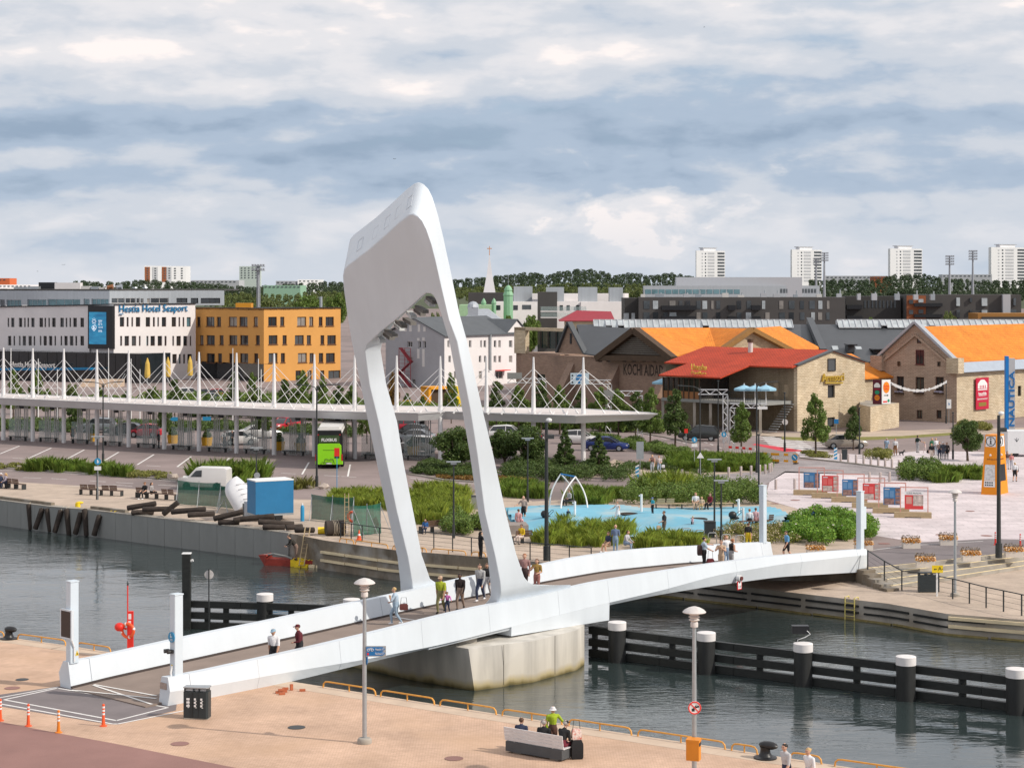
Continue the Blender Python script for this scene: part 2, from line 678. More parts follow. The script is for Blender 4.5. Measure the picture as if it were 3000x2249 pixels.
def watermat():
	m=bpy.data.materials.new('harbour_water')
	m.use_nodes=True
	nt=m.node_tree
	N,L=nt.nodes,nt.links
	b=N['Principled BSDF']
	b.inputs['Base Color'].default_value=(0.03,0.043,0.043,1)
	b.inputs['Roughness'].default_value=0.04
	b.inputs['IOR'].default_value=1.85
	tc=N.new('ShaderNodeTexCoord')
	def nz(sx,sy,rz,scale,det,rough,dist=0.0):
		mp=N.new('ShaderNodeMapping')
		mp.inputs['Scale'].default_value=(sx,sy,1)
		mp.inputs['Rotation'].default_value=(0,0,rz)
		L.new(tc.outputs['Object'],mp.inputs[0])
		n=N.new('ShaderNodeTexNoise')
		n.inputs['Scale'].default_value=scale
		n.inputs['Detail'].default_value=det
		n.inputs['Roughness'].default_value=rough
		n.inputs['Distortion'].default_value=dist
		L.new(mp.outputs[0],n.inputs['Vector'])
		return n.outputs['Fac']
	rip=nz(0.55,1.35,0.22,2.0,4,0.55,0.4)
	swell=nz(0.5,1.0,-0.3,0.45,3,0.5,0.2)
	calm=nz(0.5,1.0,0.3,0.09,2,0.5)
	r=N.new('ShaderNodeMapRange')
	r.inputs[1].default_value=0.36
	r.inputs[2].default_value=0.62
	r.inputs[3].default_value=0.14
	r.inputs[4].default_value=1.0
	L.new(calm,r.inputs[0])
	bp=N.new('ShaderNodeBump')
	bp.inputs['Distance'].default_value=0.045
	L.new(rip,bp.inputs['Height'])
	L.new(r.outputs[0],bp.inputs['Strength'])
	bp2=N.new('ShaderNodeBump')
	bp2 .inputs['Distance'].default_value=0.1
	bp2 .inputs['Strength'].default_value=0.5
	L.new(swell,bp2 .inputs['Height'])
	L.new(bp.outputs[0],bp2 .inputs['Normal'])
	L.new(bp2 .outputs[0],b.inputs['Normal'])
	return m
mb=MB()
mb.sheet([(-400,-60,WZ),(400,-60,WZ),(400,260,WZ),(-400,260,WZ)])
struct('water',mb,watermat())
EQ=gp([(-420,1412),(0,1464.5),(151,1484),(268,1494),(481,1519),(760,1550),(850,1562),(954,1583),(1157,1611),(1411,1631),(1553,1643),(1640,1652),(1900,1661),(2545,1662),(2700,1647),(3000,1614)])
EQ.append(Vector((60,132,0)))
land=[(-700,EQ[0].y+30,0)]+EQ+[(500,150,0),(6000,400,0),(6000,9000,0),(-6000,9000,0),(-6000,300,0)]
sheet('ground',land,m_asph,0.0)
LE=gp([(1640,1668),(1950,1692),(2340,1737),(2600,1767),(2774,1797),(3000,1815)],LZ)
LE.append(Vector((60,96,LZ)))
sheet('lower_quay',LE+[(400,96,0),(400,160,0),(EQ[11].x,135,0)],m_prom,LZ)
qw=tag(bpy.data.objects.new('quay_wall',None),kind='structure')
COL.objects.link(qw)
def run_wall(pts,z0,z1,mat,name,thick=0.5,parent=qw):
	mb=MB()
	for a,b in zip(pts,pts[1:]):
		mb.quad((a[0],a[1],z0),(b[0],b[1],z0),(b[0],b[1],z1),(a[0],a[1],z1))
	return mb.build(name,mat,parent)
def along(pts,d):
	"""point and direction at distance d along a polyline"""
	for a,b in zip(pts,pts[1:]):
		L=(b-a).length
		if d<=L:
			return a.lerp(b,d/L),(b-a).normalized()
		d-=L
	return b.copy(),(b-a).normalized()
def plen(pts):
	return sum((b-a).length for a,b in zip(pts,pts[1:]))
run_wall(EQ[:7],WZ-0.6,-0.004,m_concd,'wall_core')
run_wall(EQ[6:12],WZ-0.6,-0.004,m_concd,'old_wall')
run_wall(EQ[11:14],LZ-0.1,-0.004,m_concd,'abutment_wall')
run_wall(LE,WZ-0.6,LZ-0.004,m_conc,'ledge_wall')
seg=EQ[1:7]
seg[0]=EQ[0].lerp(EQ[1],0.8)
tot=plen(seg)
n=int(tot/1.75)
w=tot/n
panel=MB()
panel.bx(0.012,-0.16,WZ-0.5,w-0.012,0.0,0.0)
panel_me=panel.mesh('panel',m_concg)
for i in range(n):
	p,d=along(seg,i*w)
	p2,_=along(seg,(i+1)*w)
	d=p2-p
	o=bpy.data.objects.new('panel',panel_me)
	COL.objects.link(o)
	o.parent=qw
	o.location=p
	o.rotation_euler=(0,0,math.atan2(d.y,d.x))
mb=MB()
for a,b in zip(seg,seg[1:]):
	t=Vector((-(b-a).y,(b-a).x,0)).normalized()
	mb.obb((a+b)/2+t*0.2+Vector((0,0,0.03)),(b-a)*1.0,t*0.75,(0,0,0.06))
mb.build('coping',m_conc,qw)
m_cream=M('cream_timber',(0.74,0.61,0.40),0.8,var=0.25,scale=3,streak=(0.3,0.3,2))
m_tar=M('tarred_timber',(0.018,0.018,0.017),0.7,var=0.4,scale=4,bump=0.2,bscale=8)
def boards(pts,z,lens,mat,gap,h=0.16,t=0.14,start=0.0,name='rubbing_board',jitter=0.015):
	d=start
	for L in lens:
		a,_=along(pts,d)
		b,_=along(pts,d+L)
		k=(b-a).normalized()
		s=Vector((k.y,-k.x,0))
		dz=RND.uniform(-jitter,jitter)
		mb=MB()
		m=max(1,int(L/0.8))
		for i in range(m):
			a,b=along(pts,d+L*i/m)[0],along(pts,d+L*(i+1)/m)[0]
			mb.bar(a+s*t*0.5+Vector((0,0,z+dz*(1-2*i/m))),b+s*t*0.5+Vector((0,0,z+dz*(1-2*(i+1)/m))),t,h)
		mb.build(name,mat,qw)
		d+=L+gap
old=EQ[7:12]
boards(old,-0.78,[2.4,3.1,3.0,3.1,3.0,3.1,3.0,3.2],m_cream,0.08,start=-0.4)
boards(old,-1.33,[2.4,3.1,3.0,3.1,3.0,3.1,3.0,3.2],m_cream,0.08,start=-0.4)
led=LE
boards(led,-0.34,[3.2,3.4,3.3,3.4,3.0,4.4],m_tar,0.35,h=0.11,t=0.1,start=6.0)
boards(led,-0.72,[3.2,3.4,3.3,3.4,3.0,4.4],m_tar,0.35,h=0.10,t=0.1,start=6.0)
d0=plen(LE[:5])+0.1
boards(led,-0.22,[6.5,6.5,6.5],m_cream,0.05,h=0.17,start=d0)
boards(led,-0.66,[6.5,6.5,6.5],m_cream,0.05,h=0.17,start=d0)
boards(led,WZ-LZ+0.05,[4.5,5,3.5,5,6,6],M('wet_timber',(0.24,0.19,0.07),0.5,var=0.3,scale=4),0.15,h=0.09,start=4.0,jitter=0.02)
steps=tag(bpy.data.objects.new('steps',None),kind='structure')
COL.objects.link(steps)
T0,T1=G(2545,1664),G(3000,1616)
B0,B1=G(2612,1716,-0.6),G(3000,1657,-0.6)
T1x,B1x=T0+(T1-T0)*2.2,B0+(B1-B0)*2.2
for k in range(4):
	f=k/3.0
	a=T0 .lerp(B0,f)
	b=T1x.lerp(B1x,f)
	a2=T0 .lerp(B0,(k-1)/3.0)if k else T0+Vector((0,0.3,0))
	b2=T1x.lerp(B1x,(k-1)/3.0)if k else T1x+Vector((0,0.3,0))
	z=-0.2*k-(0 if k else-0.004)
	mb=MB()
	mb.prism([(a.x,a.y,z),(b.x,b.y,z),(b2 .x,b2 .y,z),(a2 .x,a2 .y,z)],(0,0,LZ-z-0.3))
	o=mb.build('step',m_conc,steps)
	mb=MB()
	dv=(Vector((b.x,b.y,0))-Vector((a.x,a.y,0))).normalized()
	s=Vector((-dv.y,dv.x,0))
	a_,b_=Vector((a.x,a.y,z+0.004)),Vector((b.x,b.y,z+0.004))
	mb.quad(a_+s*0.02,b_+s*0.02,b_+s*0.2,a_+s*0.2)
	mb.build('nosing_stripe',m_yell,o)
mb=MB()
for i in range(5):
	p=G(2536+i*17,1667+i*13.5,-0.16*i)
	mb.box((p.x,p.y,(p.z+LZ)/2-0.15),(0.9,0.75,abs(LZ-p.z)+0.3),0.5)
mb.build('stair_cheek',m_concd,steps)
NQ=[G(-120,1848),G(0,1863),G(199,1890),G(953,2011),G(1460,2091),G(2130,2192),G(2450,2241),G(3100,2335)]
ext=NQ[0]+(NQ[0]-NQ[3])*3
sheet('near_quay',[ext]+NQ+[(30,15,0),(-80,15,0)],m_quay,0.0)
nw=tag(bpy.data.objects.new('near_quay_wall',None),kind='structure')
COL.objects.link(nw)
run_wall([ext]+NQ,WZ-0.6,-0.004,m_concd,'wall_face',parent=nw)
mb=MB()
for i,(a,b)in enumerate(zip([ext]+NQ,NQ)):
	t=Vector(((b-a).y,-(b-a).x,0)).normalized()
	mb.quad(a+Vector((0,0,0.005)),b+Vector((0,0,0.005)),b+t*1.05+Vector((0,0,0.005)),a+t*1.05+Vector((0,0,0.005)))
struct('quay_edge_kerb',mb,m_kerb)
sheet('cycle_path',gp([(-120,2088),(0,2113),(166,2146),(325,2175),(700,2250)])+[Vector((-14,40,0)),Vector((-40,40,0))],m_bike,0.006)
prom_up=[(-300,1378),(69,1413),(340,1428),(516,1442),(640,1452),(860,1462),(1010,1465),(1140,1462),(1250,1440),(1480,1448),(1560,1468),(1740,1460),(2240,1465),(2330,1488),(2480,1545),(2545,1575)]
sheet('promenade',EQ[:14]+[p for p in reversed(gp(prom_up))],m_prom,0.004)
sheet('plaza',gp([(2240,1462),(2255,1410),(2300,1380),(2640,1395),(3000,1400),(3200,1405),(3300,1590),(2700,1590),(2560,1568),(2480,1545),(2330,1488)]),m_plaza,0.008)
sheet('plaza_road',gp([(2540,1610),(2700,1588),(2900,1578),(3300,1588)])+[EQ[16],EQ[15],EQ[14],EQ[13]],m_asph2,0.012)
sheet('cobbled_square',gp([(1900,1394),(2000,1392),(2240,1370),(2260,1345),(2400,1350),(2560,1363),(2640,1375),(2640,1394),(2300,1384),(2240,1420),(2190,1436),(2100,1436),(2050,1418),(1900,1412)]),m_cob,0.008)
sheet('footway',gp([(1800,1345),(1900,1375),(2020,1378),(2240,1366),(2235,1380),(2000,1397),(1870,1396),(1700,1398)]),m_prom,0.012)
sheet('pavement',gp([(2330,1322),(2560,1333),(2700,1320),(3200,1330),(3200,1408),(2960,1404),(2640,1398),(2640,1372),(2560,1362),(2345,1338)]),m_plaza,0.004)
sheet('warehouse_forecourt',gp([(1900,1262),(2330,1268),(2560,1262),(3200,1248),(3200,1268),(2800,1272),(2620,1284),(2400,1292),(2200,1275)]),m_prom,0.004)
sheet('lawn_strip',gp([(2290,1287),(2400,1294),(2620,1286),(2800,1274),(2800,1266),(2640,1277),(2400,1282),(2290,1279)]),m_lawn,0.008)
sheet('crossing_ground',gp([(2230,1276),(2330,1282),(2420,1330),(2260,1312)]),M('pale_crossing',(0.40,0.36,0.35),0.9,var=0.1,scale=0.5),0.004)
sheet('cycle_lane',gp([(2203,1302),(2215,1299),(2345,1318),(2355,1321),(2300,1323)]),m_red,0.008)
def stripe(px,z,mat,name,w=0.12,parent=None,dash=None,close=False):
	"""painted line through pixel points on level ground"""
	P=gp(px)
	if close:
		P.append(P[0])
	mb=MB()
	for a,b in zip(P,P[1:]):
		d=(b-a)
		L=d.length
		d.normalize()
		s=Vector((-d.y,d.x,0))*w*0.5
		t=0.0
		while t<L:
			e=min(L,t+dash[0])if dash else L
			p,q=a+d*t+Vector((0,0,z)),a+d*e+Vector((0,0,z))
			mb.quad(p-s,q-s,q+s,p+s)
			t=e+(dash[1]if dash else 1)
	return mb.build(name,mat,parent)
marks=tag(bpy.data.objects.new('road_markings',None),kind='structure')
COL.objects.link(marks)
BAY=[((0,1329),(57,1306)),((84,1342),(150,1312)),((191,1347),(247,1317)),((297,1354),(348,1324)),((402,1361),(451,1331)),((519,1367),(560,1337)),((650,1361),(672,1341)),((763,1375),(786,1348)),((885,1389),(905,1354)),((1019,1395),(1026,1360))]
for a,b in BAY:
	stripe([a,b],0.006,m_white,'bay_line',0.16,marks)
stripe([(-60,1335),(200,1352),(520,1368),(700,1379),(1000,1395),(1120,1402)],0.006,m_white,'dashed_line',0.12,marks,dash=(1.6,3.0))
stripe([(-60,1394),(150,1401),(340,1413),(560,1425)],0.006,m_white,'dashed_line',0.12,marks,dash=(1.8,2.6))
stripe([(-60,1374),(150,1383),(400,1400),(515,1410)],0.006,m_white,'edge_line',0.10,marks)
stripe([(190,1425),(330,1419),(388,1424)],0.006,m_white,'edge_line',0.10,marks)
stripe([(910,1431),(1010,1436),(1120,1440)],0.006,m_white,'edge_line',0.14,marks)
stripe([(1200,1399),(1300,1411),(1400,1417)],0.006,m_white,'edge_line',0.12,marks)
stripe([(1950,1262),(2080,1300),(2160,1330)],0.006,m_white,'dashed_line',0.12,marks,dash=(1.5,2.5))
stripe([(1860,1268),(2000,1296),(2120,1330)],0.006,m_white,'dashed_line',0.12,marks,dash=(1.5,2.5))
stripe([(2345,1342),(2440,1352)],0.012,m_white,'edge_line',0.12,marks)
for k in range(8):
	t=k/7.0
	stripe([(2214+85*t,1281+37*t),(2270+105*t,1279+36*t)],0.008,m_white,'zebra_stripe',0.5,marks)
for k in range(6):
	t=k/5.0
	stripe([(2330+14*t,1290+30*t),(2420+10*t,1296+30*t)],0.008,m_white,'zebra_stripe',0.42,marks)
stripe([(2550,1612),(2660,1598),(2795,1590),(2880,1585)],0.016,m_white,'edge_line',0.09,marks)
PAD=[(169,2015),(300,2034),(492,2072),(341,2110),(100,2066),(12,2049)]
sheet('bridge_approach',gp([(169,2010),(280,1996),(520,2048),(515,2080),(345,2121),(310,2119),(-60,2058),(-60,2042)]),m_asph2,0.006)
stripe(PAD[:1]+PAD[2:3]+PAD[3:4]+PAD[5:6],0.010,m_white,'edge_line',0.11,marks,close=True)
stripe([(-60,2052),(0,2061),(330,2120),(345,2120),(540,2081)],0.010,m_white,'edge_line',0.11,marks)
stripe([(-60,2058),(0,2043),(170,2012)],0.010,m_white,'edge_line',0.10,marks)
def kerb(name,px,z=0.0,w=0.25,h=0.12,mat=None):
	P=gp(px)
	mb=MB()
	for a,b in zip(P,P[1:]):
		mb.bar(a+Vector((0,0,h/2)),b+Vector((0,0,h/2)),w,h)
	return struct(name,mb,mat or m_conc)
kerb('kerb',[(-60,1370),(82,1375),(200,1385),(400,1398),(520,1408)])
kerb('kerb',[(1195,1390),(1240,1396),(1300,1407),(1390,1413)])
kerb('kerb',[(2345,1342),(2440,1352),(2560,1366),(2640,1378)])
kerb('kerb',[(1855,1265),(1950,1282),(2040,1300)])
# ---- the white footbridge with its leaning pylon
m_bridge=M('bridge_white_paint',(0.635,0.685,0.735),0.42,var=0.05,scale=0.8,streak=(1.5,1.5,0.15),tint=(0.61,0.655,0.70,0.3),spec=0.5)
m_deck=M('bridge_deck',(0.25,0.195,0.165),0.9,var=0.12,scale=0.8,bump=0.3,bscale=50)
m_rust=M('dark_channel',(0.045,0.032,0.028),0.8)
A0,A1=G(498,2069),G(2541,1663)
U=(A1-A0).normalized()
V=Vector((-U.y,U.x,0))
B0=G(208,2018)
WID=(B0-A0).dot(V)
BL=(A1-A0).length
def sz(pts,off):
	"""pixel outline on the vertical plane at distance off behind the near face -> (metres along the bridge, height)"""
	out=[]
	for x,y in pts:
		p=hit(x,y,A0+V*off,V)
		out.append(((p-A0).dot(U),p.z))
	return sorted(out)
def interp(tab,s):
	if s<=tab[0][0]:
		return tab[0][1]
	for(a,za),(b,zb)in zip(tab,tab[1:]):
		if s<=b:
			return za+(zb-za)*(s-a)/(b-a)
	return tab[-1][1]
def smooth_tab(tab,s,w=1.0):
	return sum(interp(tab,s+d*w)for d in(-1,-0.5,0,0.5,1))/5.0
N_TOP=sz([(492,1984.6),(558,1976),(901,1901),(1100,1854),(1311,1801),(1420,1776),(1500,1762),(1615,1738),(1727,1710),(1853,1688),(2100,1650),(2277,1628),(2512,1610),(2545,1609)],0.0)
N_BOT=sz([(498,2069),(615,2055),(868,1995),(1064,1947),(1200,1914),(1323,1886),(1437,1857),(1786,1774),(1929,1744),(2100,1715.5),(2290,1690),(2509,1677),(2545,1675)],0.0)
N_CRE=sz([(497,2025),(600,2012),(850,1967),(1064,1932),(1300,1886),(1440,1850),(1786,1764),(1929,1731),(2100,1684),(2302,1650),(2512,1627),(2545,1625)],0.0)
F_TOP=sz([(198,1941),(264,1933),(401,1902),(600,1858),(781,1823),(1007,1774),(1120,1752),(1281,1716),(1389,1690),(1600,1655),(1676,1637),(1828,1614),(1954,1604),(2056,1600),(2214,1590),(2266,1589)],WID)
F_BOT=sz([(208,2018),(275,1998),(531,1941),(600,1926),(859,1869),(1064,1822),(1200,1790),(1432,1741),(1600,1706),(1777,1675),(2005,1652),(2270,1637)],WID)
END_F=F_TOP[-1][0]
def bp(s,v,z):
	return A0+U*s+V*v+Vector((0,0,z))
def deck_z(s):
	return smooth_tab(F_BOT,s)+0.02
footbridge=thing('footbridge','white steel footbridge with leaning pylon frame crossing the harbour channel','bridge')
def parapet_near(s0,s1,name,n):
	rings=[]
	for i in range(n+1):
		s=s0+(s1-s0)*i/n
		t,c,b=smooth_tab(N_TOP,s),smooth_tab(N_CRE,s),smooth_tab(N_BOT,s)
		lean=0.10
		rings.append([bp(s,lean+0.04,t),bp(s,0.0,c),bp(s,0.16,b),bp(s,0.75,b),bp(s,0.62,t-0.25),bp(s,lean+0.46,t-0.015)])
	mb=MB()
	mb.loft(rings)
	return mb.build(name,m_bridge,footbridge)
def parapet_far(s0,s1,name,n):
	rings=[]
	for i in range(n+1):
		s=s0+(s1-s0)*i/n
		t,b=smooth_tab(F_TOP,s),smooth_tab(F_BOT,s)+0.05
		rings.append([bp(s,WID+0.22,t),bp(s,WID,b),bp(s,WID+0.05,b-0.2),bp(s,WID+0.75,b-0.2),bp(s,WID+0.9,(t+b)/2),bp(s,WID+0.58,t)])
	mb=MB()
	mb.loft(rings)
	return mb.build(name,m_bridge,footbridge)
S_J1=hit(560,2000,A0,V).__sub__(A0).dot(U)
S_J3=(hit(2514,1640,A0,V)-A0).dot(U)
parapet_near(0.0,S_J1-0.012,'end_block',4)
parapet_near(S_J1+0.012,S_J3-0.012,'parapet',70)
parapet_near(S_J3+0.012,BL+0.1,'end_block',3)
s_a=F_BOT[0][0]
s_b=(hit(270,1960,A0+V*WID,V)-A0).dot(U)
s_c=(hit(1122,1780,A0+V*WID,V)-A0).dot(U)
s_d=(hit(2237,1610,A0+V*WID,V)-A0).dot(U)
parapet_far(s_a,s_b-0.012,'end_block',4)
parapet_far(s_b+0.012,s_c-0.01,'parapet',40)
parapet_far(s_c+0.01,s_d-0.01,'parapet',50)
parapet_far(s_d+0.01,END_F,'end_block',4)
rings,ch=[],[]
for i in range(61):
	s=s_a+(BL+0.5-s_a)*i/60
	z=deck_z(s)
	rings.append([bp(s,0.55,z),bp(s,WID+0.02,z),bp(s,WID+0.02,z-0.3),bp(s,0.55,z-0.3)])
	ch.append([bp(s,WID-0.12,z+0.006),bp(s,WID+0.015,z+0.006),bp(s,WID+0.015,z+0.075),bp(s,WID-0.02,z+0.07)])
mb=MB()
mb.loft(rings)
deck=mb.build('deck',m_deck,footbridge)
mb=MB()
mb.loft(ch)
mb.build('drain_channel',m_rust,deck)
s_m=s_c+0.3
mb=MB()
mb.quad(*[bp(s_m+a,v,deck_z(s_m)+0.012)for a,v in((0,WID-0.2),(0.14,WID-0.2),(0.14,0.8),(0,0.8))])
mb.build('deck_mark',m_white,deck)
def BD(px,y):
	z=.6
	for _ in range(5):
		p=G(px,y,z)
		z=deck_z((p-A0).dot(U))+.01
	return p
for pa_,pb_ in(((273,2006),(445,2062)),((210,2020),(458,2045)),((275,2004),(458,2037))):
	mb=MB()
	for k in range(8):
		a_,b_=[BD(pa_[0]+(pb_[0]-pa_[0])*f_,pa_[1]+(pb_[1]-pa_[1])*f_)for f_ in(k/8,(k+1)/8)]
		w_=(b_-a_).cross(Vector((0,0,1))).normalized()*0.06
		up_=Vector((0,0,0.006))
		mb.quad(a_-w_+up_,b_-w_+up_,b_+w_+up_,a_+w_+up_)
	mb.build('painted_line',m_white,deck)
g0=(hit(1437,1857,A0,V)-A0).dot(U)
g1=(hit(1499,1863,A0,V)-A0).dot(U)
g2=(hit(1786,1790,A0,V)-A0).dot(U)
zb1=hit(1499,1863,A0,V).z
zb2=hit(1786,1816,A0,V).z
mb=MB()
ra=[[bp(s,0.006,interp(N_CRE,s)),bp(s,0.03,z),bp(s,WID+0.7,z),bp(s,WID+0.7,interp(N_CRE,s))]for s,z in((g1,zb1),(g2,zb2))]
mb.loft(ra)
mb.build('box_girder',m_bridge,footbridge)
mb=MB()
zt=interp(N_BOT,g0)
mb.loft([[bp(s,0.10,interp(N_BOT,s)+0.02),bp(s,0.14,interp(N_BOT,s)-0.06),bp(s,WID,interp(N_BOT,s)-0.06),bp(s,WID,interp(N_BOT,s)+0.02)]for s in(g0-4,g0,g1)])
mb.build('bottom_plate',m_bridge,footbridge)
NTOP=hit(1222,560,A0,V)
NBAS=hit(1466,1703,A0,V)
lean=(NBAS-NTOP).dot(U)/(NTOP.z-NBAS.z)
DUP=(Vector((0,0,1))-U*lean).normalized()
NRM=V.cross(DUP)
if NRM.dot(U)<0:
	NRM=-NRM
OUT=[(1172,1806,3.4,0),(1172,1765,2.6,0),(1172,1725,1.9,0),(1171,1703,1.3,0),(1163,1631,1.0,0),(1133,1500,1.14,0),(1104,1362,1.17,0),(1078,1241,1.25,0),(1050,1100,1.15,0),(1029,998,.95,.3),(1017,922,.7,.8),(1007,847,.5,1.2),(1004.5,810,.4,1.45),(1008,790,.4,1.5),(1018,778,.4,1.5),(1032,767,.4,1.5),(1081,730,.4,1.5),(1129,688,.4,1.5),(1171,649,.4,1.5),(1195,631,.4,1.5),(1210,627.5,.4,1.5),(1223,633,.4,1.5),(1237.5,648,.4,1.5),(1249.5,672,.4,1.5),(1264.6,717,.42,1.4),(1276.6,765,.48,1.2),(1294.8,847,.6,.8),(1316,937,.68,.35),(1339,1000,.7,0),(1377,1196,.84,0),(1398,1330,1.1,0),(1420,1500,1.45,0),(1451,1631,1.5,0),(1465,1703,1.75,0),(1466,1717,2.0,0),(1467,1727,2.35,0),(1467,1734,3.0,0),(1466,1740,3.8,0),(1464,1748,5.2,0),(1460,1760,5.4,0),(1452,1775,5.6,0)]
INN=[(1416,1772,5.6,0),(1430,1757,5.4,0),(1435,1746,4.6,0),(1437,1736,3.0,0),(1437,1726,2.3,0),(1436,1715,1.95,0),(1435,1703,1.75,0),(1427,1631,1.5,0),(1399.5,1500,1.45,0),(1375,1330,1.1,0),(1349,1181,.84,0),(1315,1000,.7,0),(1292,922,.68,.3),(1276.6,880,.7,.4),(1267.6,865,.7,.4),(1258,859.5,.7,.4),(1249,859,.7,.4),(1237,868,.7,.4),(1210,893,.7,.4),(1153,943,.75,.4),(1117,971,.8,.3),(1093,993,.9,.1),(1076,1009,1.0,0),(1069,1030,1.08,0),(1083,1130,1.15,0),(1110,1241,1.28,0),(1134,1362,1.17,0),(1163,1500,1.14,0),(1195,1631,1.0,0),(1207,1703,1.3,0),(1209,1725,1.9,0),(1212,1765,2.6,0),(1214,1806,3.4,0)]
FRONT0=NBAS
loop=[(hit(x,y,FRONT0,NRM),U*ta+Vector((0,0,tb)))for x,y,ta,tb in OUT+INN]
fr=[p for p,t in loop]
eye=Vector((0,0,HC))
bk=[p+t+(p+t-eye).normalized()*max(0.0,t.z)*1.15 for p,t in loop]  # upper back edge pushed along view rays to make the top face lighter
mb=MB()
n=len(fr)
tri=tessellate_polygon([fr])
mb._add(fr+bk,[tuple(t)for t in tri]+[tuple(i+n for i in reversed(t))for t in tri]+[(i,(i+1)%n,(i+1)%n+n,i+n)for i in range(n-1)])
pylon=mb.build('pylon',m_bridge,footbridge,smooth=True)
bv=pylon.modifiers.new('edge','BEVEL')
bv.width=0.06
bv.segments=3
bv.harden_normals=True
bv.limit_method='ANGLE'
bv.angle_limit=math.radians(35)
for k in range(11):
	f_=k/10
	p_=hit(1100+150*f_,990-118*f_,FRONT0,NRM)+U*(0.35+0.2*(k%2))-Vector((0,0,0.05+0.06*(k%3)))
	mb=MB()
	mb.obb(p_,V*(0.34+0.1*(k%3))+Vector((0,0,0.22)),U*0.4,(0,0.05,0.16))
	mb.build('underside_bracket',M('bracket_dark',(0.12,0.11,0.10),0.6)if k%3 else M('bracket_grey',(0.45,0.46,0.46),0.5),pylon)
for x,y in((1040,761),(1085,727),(1120,696),(1152,667),(1186,638)):
	c=hit(x,y,FRONT0,NRM)
	c2=hit(x+14,y-12,FRONT0,NRM)
	e=(U*0.4+Vector((0,0,1.5)))
	e+=(c+e-eye).normalized()*1.72
	mb=MB()
	q=[c+e*0.25,c2+e*0.25,c2+e*0.6,c+e*0.6]
	nq=(q[1]-q[0]).cross(q[3]-q[0]).normalized()
	nq=nq if nq.y<0 else-nq
	for a_,b_ in zip(q,q[1:]+q[:1]):
		mb.bar(a_+nq*0.006,b_+nq*0.006,0.012,0.012)
	mb.build('hatch_outline',M('seam_grey',(0.58,0.61,0.65),0.6,var=0),pylon)
for x in(760,1000,1240,1437,1640,1786,1960,2160,2350):
	s=(hit(x,1900,A0,V)-A0).dot(U)
	t_,c_,b_=smooth_tab(N_TOP,s),smooth_tab(N_CRE,s),smooth_tab(N_BOT,s)
	mb=MB()
	mb.bar(bp(s,0.137,t_),bp(s,-0.003,c_),0.012,0.012,up=U)
	mb.bar(bp(s,-0.003,c_),bp(s,0.157,b_),0.012,0.012,up=U)
	mb.build('plate_joint',M('seam_grey',0),footbridge)
m_post=M('post_grey_paint',(0.60,0.68,0.75),0.4,var=0.04,scale=1)
m_blk=M('black_plastic',(0.02,0.02,0.022),0.4,var=0.1)
m_blue=M('sign_blue',(0.012,0.16,0.42),0.45,var=0.05)
m_bluelt=M('sign_blue_light',(0.03,0.27,0.50),0.45,var=0.05)
m_signw=M('sign_white',(0.78,0.78,0.78),0.45,var=0.03)
def gate_post(px,ytop,ybase,wpx,label,off,wm=0.42):
	p=hit(px,ybase,A0+V*off,V)
	top=hit(px,ytop,A0+V*off,V).z
	t=thing('gate_post',label,'post',(p.x,p.y,p.z-0.06),math.atan2(U.y,U.x),'gate posts at the bridge ends')
	mb=MB()
	mb.bx(-wm/2,-0.17,0,wm/2,0.17,top-p.z)
	o=mb.build('shaft',m_post,t)
	bvm=o.modifiers.new('edge','BEVEL')
	bvm.width=0.02
	mb=MB()
	mb.bx(-wm/2-0.012,-0.19,top-p.z,wm/2+0.012,0.19,top-p.z+0.05)
	mb.build('cap',m_post,t)
	return t,top-p.z
pl,hl=gate_post(212,1699,1937,28,'tall white post carrying a dark display screen at the near bridge end',WID+0.3)
mb=MB()
mb.bx(-0.33,-0.42,hl*0.31,-0.2,0.42,hl*0.67)
sc=mb.build('screen_case',m_bridge,pl)
mb=MB()
mb.bx(-0.336,-0.34,hl*0.33,-0.325,0.34,hl*0.65)
mb.build('screen',M('dark_screen',(0.03,0.025,0.03),0.15,var=0.1),sc)
mb=MB()
mb.tube([(-0.05,-0.21,0.1),(-0.05,-0.21,hl*0.2),(-0.2,-0.25,hl*0.3)],0.035,6)
mb.build('cable_pipe',m_signw,pl)
m_warn=M('warning_yellow',(0.80,0.55,0.02),0.5)
mb=MB()
mb.prism([(0.03,-0.175,0.33),(0.2,-0.175,0.33),(0.115,-0.175,0.55)],(0,-0.012,0))
mb.mat(1).prism([(0.085,-0.188,0.37),(0.145,-0.188,0.37),(0.13,-0.188,0.44),(0.10,-0.188,0.44)],(0,-0.004,0))
mb.build('warning_plate',[m_warn,m_blk],pl)
pr,hr=gate_post(517,1737,1981,30,'white post with a round blue walking and cycling sign by the litter bin',0.35)
mb=MB()
mb.cyl((-0.235,0.0,hr*0.5),(-0.262,0.0,hr*0.5),0.21,n=24)
sg=mb.build('round_sign',m_bluelt,pr)
mb=MB()
mb.cyl((-0.264,0.045,hr*0.5+0.12),(-0.27,0.045,hr*0.5+0.12),0.025,n=8)
mb.bx(-0.27,0.025,hr*0.5-0.02,-0.264,0.065,hr*0.5+0.085)
mb.bx(-0.27,-0.045,hr*0.5-0.01,-0.264,-0.015,hr*0.5+0.05)
mb.torus((-0.267,0.05,hr*0.5-0.11),0.035,0.008,(1,0,0),12,4)
mb.torus((-0.267,-0.05,hr*0.5-0.11),0.035,0.008,(1,0,0),12,4)
mb.bar((-0.267,0.05,hr*0.5-0.11),(-0.267,-0.02,hr*0.5-0.06),0.01,0.01)
mb.build('pictogram',m_signw,sg)
mb=MB()
mb.cyl((-0.24,0.2,hr*0.33),(-0.42,0.28,hr*0.33),0.085,n=10)
mb.cyl((-0.24,0.0,hr*0.33),(-0.44,0.02,hr*0.33),0.085,n=10)
